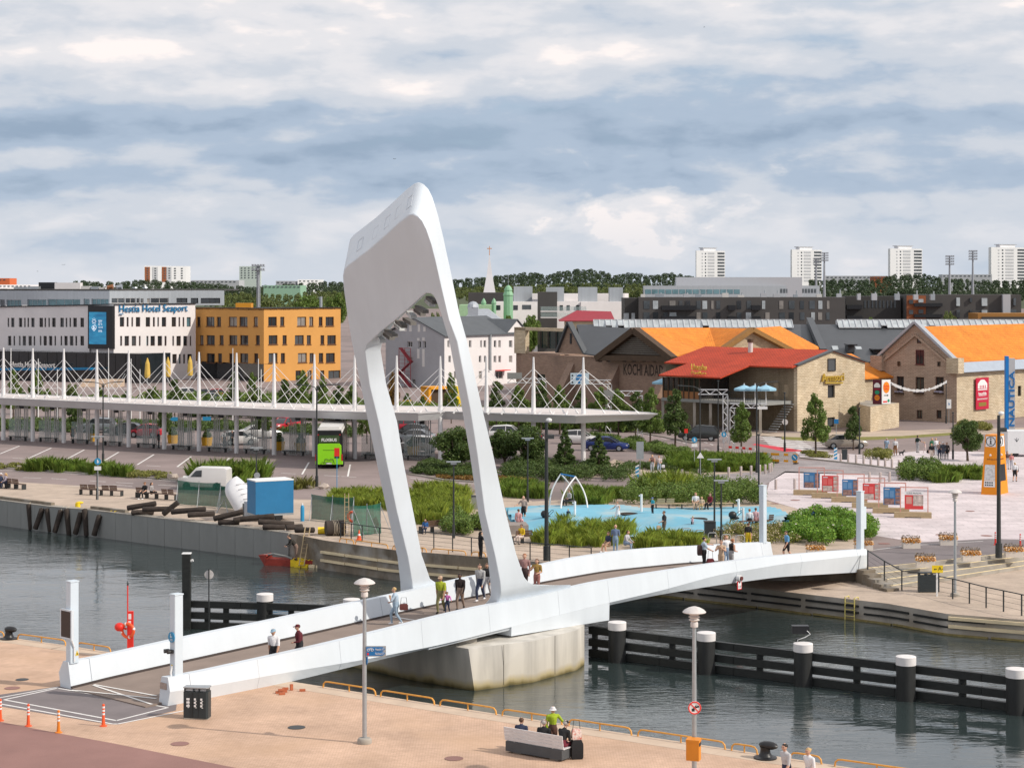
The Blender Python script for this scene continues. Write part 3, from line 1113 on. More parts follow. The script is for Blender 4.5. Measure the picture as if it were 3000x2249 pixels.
mb.bx(-0.3,-0.1,hr*0.31,-0.2,0.3,hr*0.35)
mb.build('traffic_lamps',m_blk,pr)
mb=MB()
mb.tube([(-0.22,-0.02,hr*0.16),(-0.3,-0.02,hr*0.08),(-0.25,-0.02,0.0)],0.045,6)
mb.build('cable_pipe',m_signw,pr)
mb=MB()
mb.bx(-0.226,-0.04,hr*0.135,-0.216,0.06,hr*0.17)
mb.build('warning_plate',m_warn,pr)
mb=MB()
mb.obb(bp(-0.02,0.42,0.78),U*0.02,V*0.42,(0,0,0.26))
mb.build('name_plate',M('brass_plate',(0.38,0.30,0.26),0.5,var=0.2,scale=8),footbridge)
gate_post(2235,1420,1588,22,'plain grey-white post by the rose bushes at the far bridge end',WID+0.35,0.36)
p4,h4=gate_post(2520,1437,1609,22,'grey-white post with a side cabinet above the steps handrail',0.35,0.38)
mb=MB()
mb.bx(0.22,-0.14,h4*0.36,0.46,0.14,h4*0.74)
mb.build('side_cabinet',m_post,p4)
p=hit(2166,1707,A0-V*0.15,V)
t=thing('clearance_sign','red framed white height board under a round lamp on the bridge side','sign',p,math.atan2(U.y,U.x))
mb=MB()
mb.bx(-0.2,-0.02,-0.36,0.2,0.02,0.1)
brd=mb.build('board',M('sign_red',(0.62,0.02,0.03),0.5),t)
mb=MB()
mb.bx(-0.15,-0.028,-0.31,0.15,-0.021,0.05)
mb.build('face',m_signw,brd)
mb=MB()
mb.prism([(-0.06,-0.032,0.05),(0.06,-0.032,0.05),(0,-0.032,-0.05)],(0,0.004,0))
mb.build('arrow',m_blk,brd)
text_mesh('2.50',0.17,m_blk,brd,(0,-0.032,-0.25),(1,0,0),(0,0,1),0.004,align='CENTER',width=0.25)
mb=MB()
mb.cyl((0.02,0.12,0.26),(0.02,-0.10,0.26),0.17,n=18)
mb.mat(1).cyl((0.03,-0.101,0.26),(0.03,-0.16,0.26),0.12,n=18)
mb.build('lamp',[m_signw,M('lamp_lens',(0.12,0.03,0.03),0.2)],t)
pw_=[G(1076,1962,WZ),G(1200,1990,WZ),G(1390,2023,WZ),G(1560,1998,WZ),G(1690,1962,WZ),G(1712,1945,WZ)]
back=[p+V*6.0 for p in(pw_[5],pw_[0])]
low_=pw_+back
top_=[]
for p in low_:
	top_.append(p.copy())
kn=pw_[2]+Vector((-0.25,0.1,0))
mb=MB()
ztop=0.02
rings=[]
for z,off in((WZ-0.8,0.0),(WZ,0.0),(ztop,1.0)):
	rings.append([Vector((p.x-0.28*off*(1 if i in(1,2)else 0),p.y,z))for i,p in enumerate(low_)])
mb.loft(rings)
def piermat():
	m=bpy.data.materials.new('pier_concrete')
	m.use_nodes=True
	nt=m.node_tree
	N,L=nt.nodes,nt.links
	b=N['Principled BSDF']
	b.inputs['Roughness'].default_value=0.85
	tc=N.new('ShaderNodeTexCoord')
	sp=N.new('ShaderNodeSeparateXYZ')
	L.new(tc.outputs['Object'],sp.inputs[0])
	mp=N.new('ShaderNodeMapping')
	mp.inputs['Scale'].default_value=(1.6,1.6,0.22)
	L.new(tc.outputs['Object'],mp.inputs[0])
	n=N.new('ShaderNodeTexNoise')
	n.inputs['Scale'].default_value=0.9
	n.inputs['Detail'].default_value=6
	L.new(mp.outputs[0],n.inputs['Vector'])
	ad=N.new('ShaderNodeMath')
	ad.operation='MULTIPLY_ADD'
	L.new(n.outputs['Fac'],ad.inputs[0])
	ad.inputs[1].default_value=-0.55
	L.new(sp.outputs[2],ad.inputs[2])
	r=N.new('ShaderNodeValToRGB')
	mr=N.new('ShaderNodeMapRange')
	mr.inputs[1].default_value=-2.35
	mr.inputs[2].default_value=-0.4
	L.new(ad.outputs[0],mr.inputs[0])
	cr=r.color_ramp
	cols=[(0.0,(0.03,0.03,0.015)),(0.08,(0.16,0.125,0.045)),(0.17,(0.42,0.35,0.20)),(0.30,(0.53,0.49,0.42)),(1.0,(0.57,0.54,0.49))]
	while len(cr.elements)<len(cols):
		cr.elements.new(0.5)
	for e,(p_,c)in zip(cr.elements,cols):
		e.position=p_
		e.color=(*c,1)
	L.new(mr.outputs[0],r.inputs[0])
	mr2=N.new('ShaderNodeMapRange')
	mr2 .inputs[1].default_value=0.35
	mr2 .inputs[2].default_value=0.65
	mr2 .inputs[3].default_value=0.8
	mr2 .inputs[4].default_value=1.12
	L.new(n.outputs['Fac'],mr2 .inputs[0])
	mx=N.new('ShaderNodeMix')
	mx.data_type='RGBA'
	mx.blend_type='MULTIPLY'
	mx.inputs[0].default_value=1
	L.new(r.outputs[0],mx.inputs[6])
	L.new(mr2 .outputs[0],mx.inputs[7])
	L.new(mx.outputs[2],b.inputs['Base Color'])
	return m
pier=thing('bridge_pier','pale concrete pier with a sharp edge under the middle of the white bridge','pier')
mb.build('shaft',piermat(),pier)
for i in(2,3):
	a,b=low_[i],low_[i+1]if i<4 else low_[i]
	q=(a.lerp(b,0.5))if i<4 else low_[4]
	mb=MB()
	mb.bar(Vector((q.x,q.y-0.012,WZ+0.1)),Vector((q.x,q.y-0.012,ztop)),0.02,0.02)
	mb.build('joint_line',M('joint_dark',(0.13,0.115,0.09),0.9),pier)
mb=MB()
q=G(1352,1880,0.12)
mb.box((q.x,q.y+0.6,0.14),(1.2,1.0,0.28),0.3)
mb.build('bearing_block',m_conc,pier)
# ---- piles, fender fences and quay furniture
Z3=Vector((0,0,1))
m_galv=M('galvanised_steel',(0.42,0.45,0.47),0.45,0.6,var=0.10,scale=3)
m_galvw=M('weathered_lamp_white',(0.62,0.58,0.56),0.6,var=0.15,scale=6)
m_dkst=M('dark_steel',(0.045,0.05,0.052),0.5,0.3,var=0.12,scale=3)
m_orail=M('orange_rail',(0.72,0.34,0.06),0.5,var=0.18,scale=4)
m_pile=M('black_pile',(0.022,0.023,0.023),0.55,var=0.45,scale=1.6,streak=(2,2,0.3))
m_pilew=M('white_pile_cap',(0.72,0.69,0.68),0.6,var=0.08,scale=3)
m_orange=M('signal_orange',(0.80,0.11,0.03),0.45,var=0.06)
m_ored=M('signal_red',(0.72,0.03,0.02),0.45,var=0.08)
m_yel=M('yellow_paint',(0.80,0.58,0.02),0.5,var=0.15,scale=4)
m_slat=M('bench_white_slats',(0.66,0.65,0.66),0.6,var=0.10,scale=3,streak=(1,1,4))
m_slatd=M('bench_brown_slats',(0.12,0.07,0.05),0.6,var=0.2,scale=3)
m_rub=M('worn_rubber',(0.045,0.034,0.028),0.85,var=0.4,scale=3,bump=0.4,bscale=9)
m_rope=M('rope',(0.42,0.36,0.28),0.9,var=0.2)
m_glass=M('clear_pane',(0.45,0.55,0.55),0.08,var=0.0,alpha=0.25)
P1,P5=G(1808,1937,WZ),G(2977,2089.6,WZ)
pile_lab=['thick black mooring pile with white cap nearest the concrete pier','black mooring pile with white cap behind the left edge of the right lamp post','black mooring pile with white cap carrying a small floodlight bracket','black mooring pile with white cap left of the cut-off one at the picture edge','black white-capped mooring pile cut off by the right picture edge']
proto=thing('mooring_pile','pile','pile',(0,0,0),0,'mooring piles in the channel')
mb=MB()
mb.cyl((0,0,-1.5),(0,0,1.63),0.44,n=28)
mb.build('shaft',m_pile,proto,True)
mb=MB()
mb.lathe((0,0,0),[(0.462,1.62),(0.462,1.99),(0.45,2.0),(0.2,2.005)],28)
mb.build('cap',m_pilew,proto,True)
used=[]
for(x,y),lb in zip([(1808,1937),(2069,1971.5),(2353,2007),(2654,2049.6),(2977,2089.6)],pile_lab):
	p=G(x,y,WZ)
	place(proto,used,p,0,lb)
place(proto,used,G(776,1845,WZ),0,'black mooring pile with white cap left of the lamp with the cycle route sign')
place(proto,used,G(1030,1862,WZ),0,'white-capped mooring pile half hidden behind the parapet left of the pylon')
m_tb=M('fender_black',(0.02,0.022,0.021),0.5,var=0.35,scale=3,streak=(1,1,3))
def beam_fence(a,b,n_seg,name,label,posts,off):
	d=(b-a).normalized()
	s=Vector((-d.y,d.x,0))*off
	t=thing(name,label,'fence')
	for z in(0.2,0.74,1.36):
		for i in range(n_seg):
			p=a.lerp(b,i/n_seg)+d*0.012+s+Z3*z
			q=a.lerp(b,(i+1)/n_seg)-d*0.012+s+Z3*z
			mb=MB()
			mb.bar(p,q,0.26,0.37)
			mb.build('rail',m_tb,t)
	for p in posts:
		mb=MB()
		c=p+s*1.5
		mb.bar(c+Z3*-1.2,c+Z3*1.5,0.3,0.3)
		mb.build('post',m_tb,t)
	return t
fa,fb=P1+(P1-P5)*0.09,P5+(P5-P1)*0.12
beam_fence(fa,fb,6,'fender_fence','long black three-rail fender fence running from the pier to the right edge',[P1 .lerp(P5,t)for t in(-0.08,0.14,0.375,0.62,0.87)],0.35)
L0,L1=G(535,1842,WZ),G(1040,1860,WZ)
beam_fence(L0,L1,3,'fender_fence','black three-rail fender fence behind the left half of the white bridge',[L0 .lerp(L1,t)for t in(0.13,0.24,0.62)],0.3)
p=G(547,1842,WZ)
t=thing('guide_post','tall square black guide post standing in the water behind the bridge','post',p)
mb=MB()
mb.bx(-0.22,-0.22,-1.2,0.22,0.22,4.15)
mb.build('shaft',m_tb,t)
mb=MB()
mb.bx(-0.24,-0.24,4.15,0.24,0.24,4.2)
mb.build('cap',m_signw,t)
mb=MB()
mb.cyl((0.22,0,3.75),(0.36,0,3.8),0.08,n=10)
mb.build('lamp',m_signw,t)
p=G(612,1850,WZ)
t=thing('round_sign','round white-backed sign on a thin pole in the water behind the bridge','sign',p)
mb=MB()
mb.cyl((0,0,-1),(0,0,3.45),0.035,n=8)
mb.build('pole',m_dkst,t)
mb=MB()
mb.lathe((0,0,0),[(0.25,-0.012),(0.25,0.012)],24)
o=mb.build('disc',m_galvw,t)
o.rotation_euler=(math.radians(90),0,0)
o.location=(0,0.05,3.12)
p=G(2338,1998,WZ)
t=thing('floodlight','small black floodlight with dangling cable beside a white-capped pile','lamp',p)
mb=MB()
mb.bx(-0.09,-0.09,0,0.09,0.09,2.1)
mb.build('post',m_tb,t)
mb=MB()
mb.bx(-0.3,-0.2,2.35,0.5,0.2,2.72)
mb.build('lamp_head',m_blk,t)
mb=MB()
mb.tube([(0.4,-0.2,2.5),(0.55,-0.25,2.35),(0.3,-0.25,2.2),(-0.05,-0.15,2.05),(0.0,-0.12,1.8)],0.02,6)
mb.build('cable',m_signw,t)
p=G(382,1924)
t=thing('rescue_post','red rescue post with orange lifebuoy ring and ball float on the near quay','lifebuoy',p)
mb=MB()
mb.bx(-0.13,-0.1,0,0.13,0.1,2.1)
pst=mb.build('post',m_ored,t)
mb=MB()
mb.bx(-0.1,-0.112,1.55,0.05,-0.104,1.68)
mb.bx(-0.1,-0.112,1.75,0.06,-0.104,2.0)
mb.build('notice',[m_signw],pst)
mb=MB()
mb.tube([(-0.1,-0.12,1.2),(-0.1,-0.12,3.3)],0.03,6)
mb.mat(1).tube([(-0.1,-0.12,3.3),(-0.09,-0.12,3.36),(-0.12,-0.12,3.5)],[0.04,0.05,0.005],6)
mb.build('boat_hook',[m_ored,m_dkst],t)
mb=MB()
mb.torus((-0.08,-0.2,1.25),0.30,0.075,(0.35,1,0),24,8)
ring=mb.build('ring',m_orange,t,True)
mb=MB()
for a in(0.3,1.87,3.44,5.0):
	c=Vector((-0.08+0.30*math.cos(a),-0.2-0.1*math.cos(a),1.25+0.30*math.sin(a)))
	mb.ball(c,(0.085,0.085,0.085),8)
mb.build('band',m_signw,ring)
mb=MB()
mb.ball((-0.48,-0.1,1.4),(0.23,0.23,0.2),14)
mb.cyl((-0.3,-0.1,1.35),(-0.15,-0.1,1.3),0.05,n=8)
mb.build('ball_float',m_ored,t,True)
def edge_rail(pa,pb,label,pts,grp,off=0.14):
	a,b=G(*pa),G(*pb)
	d=(b-a)
	L=d.length
	t=thing('edge_rail',label,'rail',a,math.atan2(d.y,d.x),grp)
	mb=MB()
	mb.tube([(0,-off,0),(0.03,-off,0.16),(0.12,-off,0.25),(0.28,-off,0.27),(L-0.28,-off,0.27),(L-0.12,-off,0.25),(L-0.03,-off,0.16),(L,-off,0)],0.034,8)
	mb.build('tube',m_orail,t,True)
	mb=MB()
	mb.cyl((L*0.5,-off,0),(L*0.5,-off,0.26),0.03,n=8)
	mb.build('stay',m_orail,t)
	return t
words=['first','second','third','fourth','fifth','sixth','seventh','eighth','ninth','tenth','eleventh','twelfth','thirteenth','fourteenth','fifteenth','sixteenth','seventeenth','eighteenth']
def nearedge(x):
	for a,b in zip(NQ,NQ[1:]):
		xa,xb=1500+F*a.x/a.y,1500+F*b.x/b.y
		if xa<=x<=xb:
			k=(x-1500)/F
			tt=(k*a.y-a.x)/((b.x-a.x)-k*(b.y-a.y))
			q=a.lerp(b,tt)
			return(x,YH+F*HC/q.y)
	return(x,2250)
for i,(x0,x1)in enumerate([(-60,18),(58,199),(234,331)]):
	edge_rail(nearedge(x0),nearedge(x1),'%s low orange edge rail from the left on the near quay left of the bridge'%words[i],None,'orange edge rails on the near quay')
for i,(x0,x1)in enumerate([(953,1107),(1121,1279),(1295,1460),(1477,1652),(1672,1856),(1874,2130),(2148,2224),(2320,2412),(2450,2700)]):
	edge_rail(nearedge(x0),nearedge(x1),'%s low orange edge rail on the near quay counting right from the bridge'%words[i],None,'orange edge rails on the near quay')
def cleat(p,label,rz):
	t=thing('mooring_bollard',label,'bollard',p,rz,'cast iron mooring bollards')
	mb=MB()
	mb.lathe((0,0,0),[(0.42,0),(0.42,0.05),(0.26,0.09),(0.19,0.2),(0.17,0.34),(0.2,0.42)],18)
	mb.build('base',m_blk,t,True)
	mb=MB()
	mb.ball((-0.12,0,0.48),(0.38,0.2,0.15),12)
	mb.build('head',m_blk,t,True)
cleat(G(26,1871),'black iron mooring bollard on the near quay at the left edge',2.6)
cleat(G(2242,2220),'black iron mooring bollard on the near quay beside the couple',2.6)
def mushroom(H):
	t=thing('quay_lamp','x','street lamp',(0,0,0),0,'mushroom lamps on the quays')
	mb=MB()
	mb.lathe((0,0,0),[(0.27,0),(0.27,0.14),(0.22,0.2),(0.1,0.21)],16)
	mb.build('base',m_conc,t,True)
	mb=MB()
	mb.tube([(0,0,0.15),(0,0,2.6),(0,0,H-0.75)],[0.085,0.08,0.065],12)
	mb.build('pole',m_galv,t,True)
	mb=MB()
	mb.lathe((0,0,H-0.78),[(0.07,0),(0.13,0.02),(0.13,0.16),(0.1,0.2),(0.19,0.26),(0.12,0.30),(0.2,0.36),(0.13,0.4),(0.22,0.47),(0.16,0.53)],16)
	mb.build('lantern',m_galvw,t,True)
	mb=MB()
	mb.lathe((0,0,H-0.27),[(0.1,0.0),(0.39,-0.005),(0.4,0.015),(0.33,0.09),(0.2,0.16),(0.06,0.2)],24)
	mb.build('shade',m_galvw,t,True)
	return t
lampA=mushroom(6.2)
used=[]
la=place(lampA,used,G(1068,2176),0,'galvanised lamp post with blue cycle route signs on the near quay')
lb=place(lampA,used,G(2034,2306),0,'galvanised lamp post with a no-fishing sign and an orange bin')
place(lampA,used,G(2798,1746,LZ),0,'grey mushroom lamp post on the lower quay by the steps')
t=thing('cycle_route_sign','blue cycle route direction boards with white arrows on the near lamp post','sign',la.location+Vector((0,-0.1,0)))
mz=17-(1905-YH)*la.location.y/F
for k,(txt,num)in enumerate((('Haapsalu','107'),('Paldiski','57'))):
	z1=mz+0.15-k*0.165
	mb=MB()
	mb.prism([(0.07,0,z1-0.15),(0.68,0,z1-0.15),(0.77,0,z1-0.075),(0.68,0,z1),(0.07,0,z1)],(0,0.02,0))
	brd=mb.build('board',m_blue,t)
	text_mesh(txt,0.12,m_signw,brd,(0.4,-0.004,z1-0.115),(1,0,0),(0,0,1),0.004,width=0.22)
	text_mesh(num,0.12,m_signw,brd,(0.64,-0.004,z1-0.115),(1,0,0),(0,0,1),0.004,width=0.075)
mb=MB()
mb.bx(0.06,0.021,mz-0.2,0.8,0.03,mz+0.19)
mb.build('backing',m_galv,t)
mb=MB()
for cx in(0.15,0.29):
	mb.torus((cx,-0.004,mz+0.05),0.045,0.008,(0,1,0),14,4)
mb.bar((0.15,-0.004,mz+0.05),(0.19,-0.004,mz+0.11),0.012,0.012)
mb.bar((0.19,-0.004,mz+0.11),(0.29,-0.004,mz+0.05),0.012,0.012)
mb.bar((0.19,-0.004,mz+0.11),(0.27,-0.004,mz+0.11),0.012,0.012)
mb.build('bicycle_pictogram',m_signw,t)
mb=MB()
mb.bx(0.1,-0.004,mz-0.145,0.17,-0.001,mz-0.06)
mb.build('route_badge',m_ored,t)
mb=MB()
mb.prism([(0.08,0.02,mz-0.5),(0.08,0.4,mz-0.5),(0.08,0.48,mz-0.36),(0.08,0.4,mz-0.22),(0.08,0.02,mz-0.22)],(0.02,0,0))
mb.build('side_board',m_blue,t)
t=thing('no_fishing_sign','round no-fishing sign with a red ring on the right lamp post','sign',lb.location+Vector((0,-0.11,17-(2070-YH)*lb.location.y/F)))
mb=MB()
mb.lathe((0,0,0),[(0.225,0),(0.225,0.02)],28)
o=mb.build('disc',m_signw,t)
o.rotation_euler=(math.radians(90),0,0)
mb=MB()
mb.torus((0,-0.022,0),0.2,0.022,(0,1,0),28,6)
mb.bar((-0.14,-0.025,0.14),(0.14,-0.025,-0.14),0.01,0.035)
mb.build('ring',m_ored,t)
mb=MB()
mb.bx(-0.1,-0.024,-0.12,0.0,-0.021,-0.02)
mb.bar((0.02,-0.023,0.02),(0.15,-0.023,0.05),0.004,0.06)
mb.bar((-0.05,-0.023,-0.02),(0.06,-0.023,0.1),0.004,0.02)
mb.build('pictogram',m_blk,t)
t=thing('litter_box','orange metal litter box strapped to the right lamp post','bin',lb.location+Vector((0,-0.12,17-(2188-YH)*lb.location.y/F)),-0.35)
mb=MB()
mb.bx(-0.22,-0.3,-0.36,0.22,0.0,0.26)
mb.prism([(-0.23,-0.31,0.24),(0.23,-0.31,0.24),(0.23,-0.31,0.34),(-0.23,-0.31,0.34)],(0,0.32,0.03))
o=mb.build('box',M('orange_bin',(0.72,0.25,0.02),0.5,var=0.08),t)
mb=MB()
mb.bx(0.221,-0.27,0.12,0.226,-0.03,0.26)
mb.build('slot',m_blk,t)
t=thing('litter_station','dark three-compartment recycling station beside the near bridge end','bin',G(578,2103),-0.12)
m_stn=M('station_graphite',(0.035,0.045,0.05),0.45,0.2,var=0.1)
mb=MB()
rr=[[Vector((x,y,z))for x,y in((-0.5,-0.2),(0.42,-0.26),(0.5,-0.2),(0.5,0.2),(0.42,0.26),(-0.5,0.2))]for z in(0.05,1.08)]
mb.loft(rr)
mb.build('body',m_stn,t)
mb=MB()
mb.loft([[Vector((x*1.02,y*1.05,z))for x,y in((-0.5,-0.2),(0.42,-0.26),(0.5,-0.2),(0.5,0.2),(0.42,0.26),(-0.5,0.2))]for z in(1.22,1.26)])
mb.build('lid',m_galv,t)
for x in(-0.46,-0.1,0.12,0.44):
	mb=MB()
	mb.bx(x-0.02,-0.19,1.08,x+0.02,0.19,1.22)
	mb.build('mullion',m_stn,t)
mb=MB()
mb.bx(-0.44,-0.1,1.09,0.42,0.1,1.16)
mb.build('chute_liner',m_signw,t)
for x in(-0.12,0.12):
	mb=MB()
	mb.bx(x-0.006,-0.247,0.08,x+0.006,-0.225,1.07)
	mb.build('door_gap',m_blk,t)
for x,s in((-0.31,'box'),(0.0,'cup'),(0.26,'leaf')):
	mb=MB()
	y=-0.212-(x+0.5)*0.066-0.012
	for k in range(3):
		mb.bx(x-0.06,y-0.004,0.5+k*0.13,x+(0.07 if s=='box' else 0.02),y,0.58+k*0.13)
		mb.bx(x-0.01,y-0.004,0.46+k*0.13,x+0.05,y,0.485+k*0.13)
	mb.build('pictogram',m_signw,t)
mb=MB()
mb.bx(-0.48,-0.22,0,0.48,0.22,0.05)
mb.build('plinth',m_conc,t)
def delineator(p,label,mat):
	t=thing('delineator_post',label,'traffic post',p,0,'flexible marker posts')
	mb=MB()
	mb.lathe((0,0,0),[(0.14,0),(0.14,0.03),(0.075,0.05),(0.055,0.3),(0.05,0.84),(0.03,0.86)],12)
	o=mb.build('post',mat,t,True)
	for z in(0.44,0.57,0.7):
		mb=MB()
		mb.cyl((0,0,z),(0,0,z+0.07),0.055,n=12)
		mb.build('reflective_band',m_signw,t)
m_orange2=M('faded_orange',(0.75,0.22,0.02),0.5,var=0.1)
delineator(G(1,2110),'red marker post with white bands at the left picture edge',m_orange)
delineator(G(83,2126),'red marker post with white bands left of the orange one',m_orange)
delineator(G(171.6,2145),'amber orange marker post with white bands by the cycle path',m_orange2)
delineator(G(303,2126),'red marker post with white bands at the corner of the painted bridge approach',m_orange)
delineator(G(2916,1596),'red marker post with white bands left of the tall dark pole',m_ored)
delineator(G(2989,1602),'red marker post with white bands on the plaza at the right edge',m_ored)
for x,y,r,m_ in((869,2130,0.34,m_dkst),(527,2178,0.34,m_bike),(65,1990,0.28,m_dkst),(36,2015,0.33,m_bike),(1330,2221,0.34,m_bike),(2270,1475,0.35,m_bike),(2330,1465,0.4,m_bike),(2590,1592,0.4,m_bike),(2758,1566,0.4,m_bike),(2890,1569,0.4,m_bike),(2842,1497,0.35,m_bike)):
	mb=MB()
	c=G(x,y)
	mb.lathe((c.x,c.y,0.011),[(r,0),(r,0.004)],20)
	struct('manhole_cover',mb,m_)
m_brk=M('red_brick',(0.44,0.13,0.06),0.85,var=0.15,scale=8)
for i,(x,y,z,rz,up)in enumerate(((816,2030,0.04,0.3,0),(826,2034,0.04,0.3,0),(832,2027,0.04,0.3,0),(824,2030,0.13,0.3,0),(836,2026,0.13,0.2,0),(854,2021,0.12,0.5,1),(886,2024,0.04,0.1,0))):
	c=G(x,y)
	mb=MB()
	mb.bx(-0.125,-0.06,-0.045,0.125,0.06,0.045)if not up else mb.bx(-0.06,-0.045,-0.125,0.06,0.045,0.125)
	o=mb.build('loose_brick',m_brk)
	o.location=(c.x,c.y,z+0.012)
	o.rotation_euler=(0,0,rz)
	tag(o,['loose red brick leftmost in the small pile by the parapet','loose red brick at the front of the small pile','loose red brick at the back right of the small pile','loose red brick lying on top left of the small pile','loose red brick lying on top right of the small pile','loose red brick standing on end by the parapet','single loose red brick lying right of the upright one'][i],'brick','loose bricks by the parapet')
b0,b1=G(1481,2203),G(1646,2232)
BE0,BE1=b0 .copy(),b1 .copy()
d=b1-b0
BLn=d.length
bench=thing('quay_bench','white slatted bench with high back on a grey concrete base facing the water','bench',b0,math.atan2(d.y,d.x))
mb=MB()
mb.bx(0,0,0.07,BLn,0.55,0.42)
mb.build('base',M('bench_base_grey',(0.075,0.08,0.085),0.7,var=0.15,scale=2),bench)
mb=MB()
mb.bx(0.25,0.12,0,0.6,0.45,0.07)
mb.build('foot',m_conc,bench)
mb=MB()
mb.bx(BLn-0.6,0.12,0,BLn-0.25,0.45,0.07)
mb.build('foot',m_conc,bench)
for k in range(4):
	mb=MB()
	z=0.46+k*0.125
	y=0.03-k*0.022
	mb.obb((BLn/2,y,z+0.055),(BLn+0.1,0,0),(0,0.03,0.004),(0,-0.018,0.108))
	mb.build('back_slat',m_slat,bench)
for x in(0.35,BLn-0.45):
	mb=MB()
	mb.obb((x,0.03,0.66),(0.05,0,0),(0,0.045,0),(0,-0.09,0.52))
	mb.build('back_bracket',m_galvw,bench)
for k in range(5):
	mb=MB()
	mb.bx(-0.03,0.08+k*0.1,0.425,BLn+0.03,0.165+k*0.1,0.46)
	mb.build('seat_slat',m_slat,bench)
def railing(name,label,pts,h,mat,wires=3,r=0.035):
	"""posts at world points, a top rail and stretched wires"""
	t=thing(name,label,'railing')
	for p in pts:
		mb=MB()
		mb.bx(p[0]-0.035,p[1]-0.035,p[2],p[0]+0.035,p[1]+0.035,p[2]+h)
		mb.build('post',mat,t)
	mb=MB()
	for a,b in zip(pts,pts[1:]):
		mb.bar(Vector(a)+Z3*h,Vector(b)+Z3*h,0.06,0.05)
	mb.build('top_rail',mat,t)
	for k in range(wires):
		mb=MB()
		mb.tube([Vector(p)+Z3*(h*(k+1)/(wires+1))for p in pts],0.008,4)
		mb.build('wire',mat,t)
	return t
rail_l=[(998,1576),(1029,1581),(1061,1586),(1112,1593),(1165,1599),(1217,1604),(1271,1609),(1326,1616),(1381,1624),(1450,1631),(1500,1635),(1553,1640),(1611,1645),(1668,1650),(1732,1656)]
railing('promenade_railing','dark steel wire railing along the far promenade behind the pylon legs',[G(x,y)for x,y in rail_l],1.08,m_dkst)
rail_r=[(2542,1668,0),(2591,1700,-0.35),(2642,1729,LZ),(2692,1735,LZ),(2791,1754,LZ),(2840,1767,LZ),(2889,1780,LZ),(2940,1791,LZ),(2993,1803,LZ),(3050,1815,LZ)]
railing('steps_railing','dark steel handrail running down the steps and along the lower quay',[G(*p)for p in rail_r],1.15,m_dkst)
for i,(x0,x1)in enumerate([(990,1032),(1037,1132),(1146,1160),(1222,1246),(1260,1362),(1378,1420)]):
	def fe(x):
		for a,b in zip(EQ[5:],EQ[6:]):
			xa,xb=1500+F*a.x/a.y,1500+F*b.x/b.y
			if xa<=x<=xb:
				k=(x-1500)/F
				tt=(k*a.y-a.x)/((b.x-a.x)-k*(b.y-a.y))
				q=a.lerp(b,tt)
				return(x,YH+F*HC/q.y)
	edge_rail(fe(x0),fe(x1),'%s low orange edge rail from the left on the far promenade'%words[i],None,'orange edge rails on the far quay',off=-0.14)
def wall_ladder(p,d,h,mat,label,w=0.5,rungs=6):
	t=thing('quay_ladder',label,'ladder',p,math.atan2(d[1],d[0]))
	for s in(-1,1):
		mb=MB()
		mb.tube([(s*w/2,0.35,0.0),(s*w/2,0.3,0.12),(s*w/2,-0.12,0.12),(s*w/2,-0.12,-h)],0.035,6)
		mb.build('stile',mat,t)
	for k in range(rungs):
		mb=MB()
		mb.cyl((-w/2,-0.12,-0.2-k*(h-0.3)/(rungs-1)),(w/2,-0.12,-0.2-k*(h-0.3)/(rungs-1)),0.022,n=6)
		mb.build('rung',mat,t)
a,b=G(327,1497.5),G(347,1500.5)
wall_ladder((a+b)/2+Vector((0,-0.3,0)),b-a,2.0,m_yel,'bright yellow ladder on the grey quay wall')
a,b=G(2475,1752.5,LZ),G(2509,1756.5,LZ)
wall_ladder((a+b)/2+Vector((0,-0.05,0)),b-a,1.4,M('pale_yellow_paint',(0.62,0.52,0.16),0.6,var=0.2,scale=5),'pale yellow ladder on the ledge wall by the steps',0.6,4)
t=thing('mooring_bollard','yellow mooring bollard on the far promenade left of the ladder','bollard',G(228,1486),0.3)
mb=MB()
mb.cyl((0,0,0),(0,0,0.34),0.2,n=16)
mb.build('base',m_yel,t,True)
mb=MB()
mb.ball((0.14,0,0.36),(0.3,0.17,0.11),12)
mb.build('head',m_yel,t,True)
hang=[((84,1476),(91,1550)),((124,1489),(103,1549)),((137,1489),(148,1557)),((179,1494),(160,1559)),((194,1490),(203,1566)),((237,1501),(220,1564)),((247.5,1490),(254,1568)),((292,1509),(275,1568))]
def edgeY(x):
	for a,b in zip(EQ,EQ[1:]):
		xa,xb=1500+F*a.x/a.y,1500+F*b.x/b.y
		if xa<=x<=xb:
			k=(x-1500)/F
			tt=(k*a.y-a.x)/((b.x-a.x)-k*(b.y-a.y))
			return a.lerp(b,tt).y
	return 120.0
def fender(a,b,r,label,grp,rope=None):
	t=thing('fender_roll',label,'fender',a,0,grp)
	d=b-a
	mb=MB()
	n=d.normalized()
	mb.tube([Vector((0,0,0)),n*0.04,d*0.3+Vector((0,0,0.01)),d*0.7,d-n*0.04,d],[r*0.85,r,r*1.02,r*0.97,r,r*0.88],12)
	mb.build('roll',m_rub,t,True)
	for e,s in((Vector((0,0,0)),-1),(d,1)):
		mb=MB()
		mb.cyl(e+n*s*0.004,e+n*s*0.02,r*0.45,n=10)
		mb.build('bore',m_blk,t)
	if rope is not None:
		mb=MB()
		mb.tube([Vector((0,0,0)),(rope-a)*0.6+Vector((0,-0.05,0.02)),rope-a],0.03,6)
		mb.build('rope',m_rope,t)
for i,(a,b)in enumerate(hang):
	Y=edgeY(a[0])-0.42
	pa,pb=at(a[0],a[1],Y),at(b[0],b[1],Y)
	fender(pa,pb,0.21,'%s worn rubber fender roll from the left hanging on the grey quay wall'%words[i],'fender rolls hanging on the wall',Vector((pa.x+0.05,Y+0.75,0.08)))
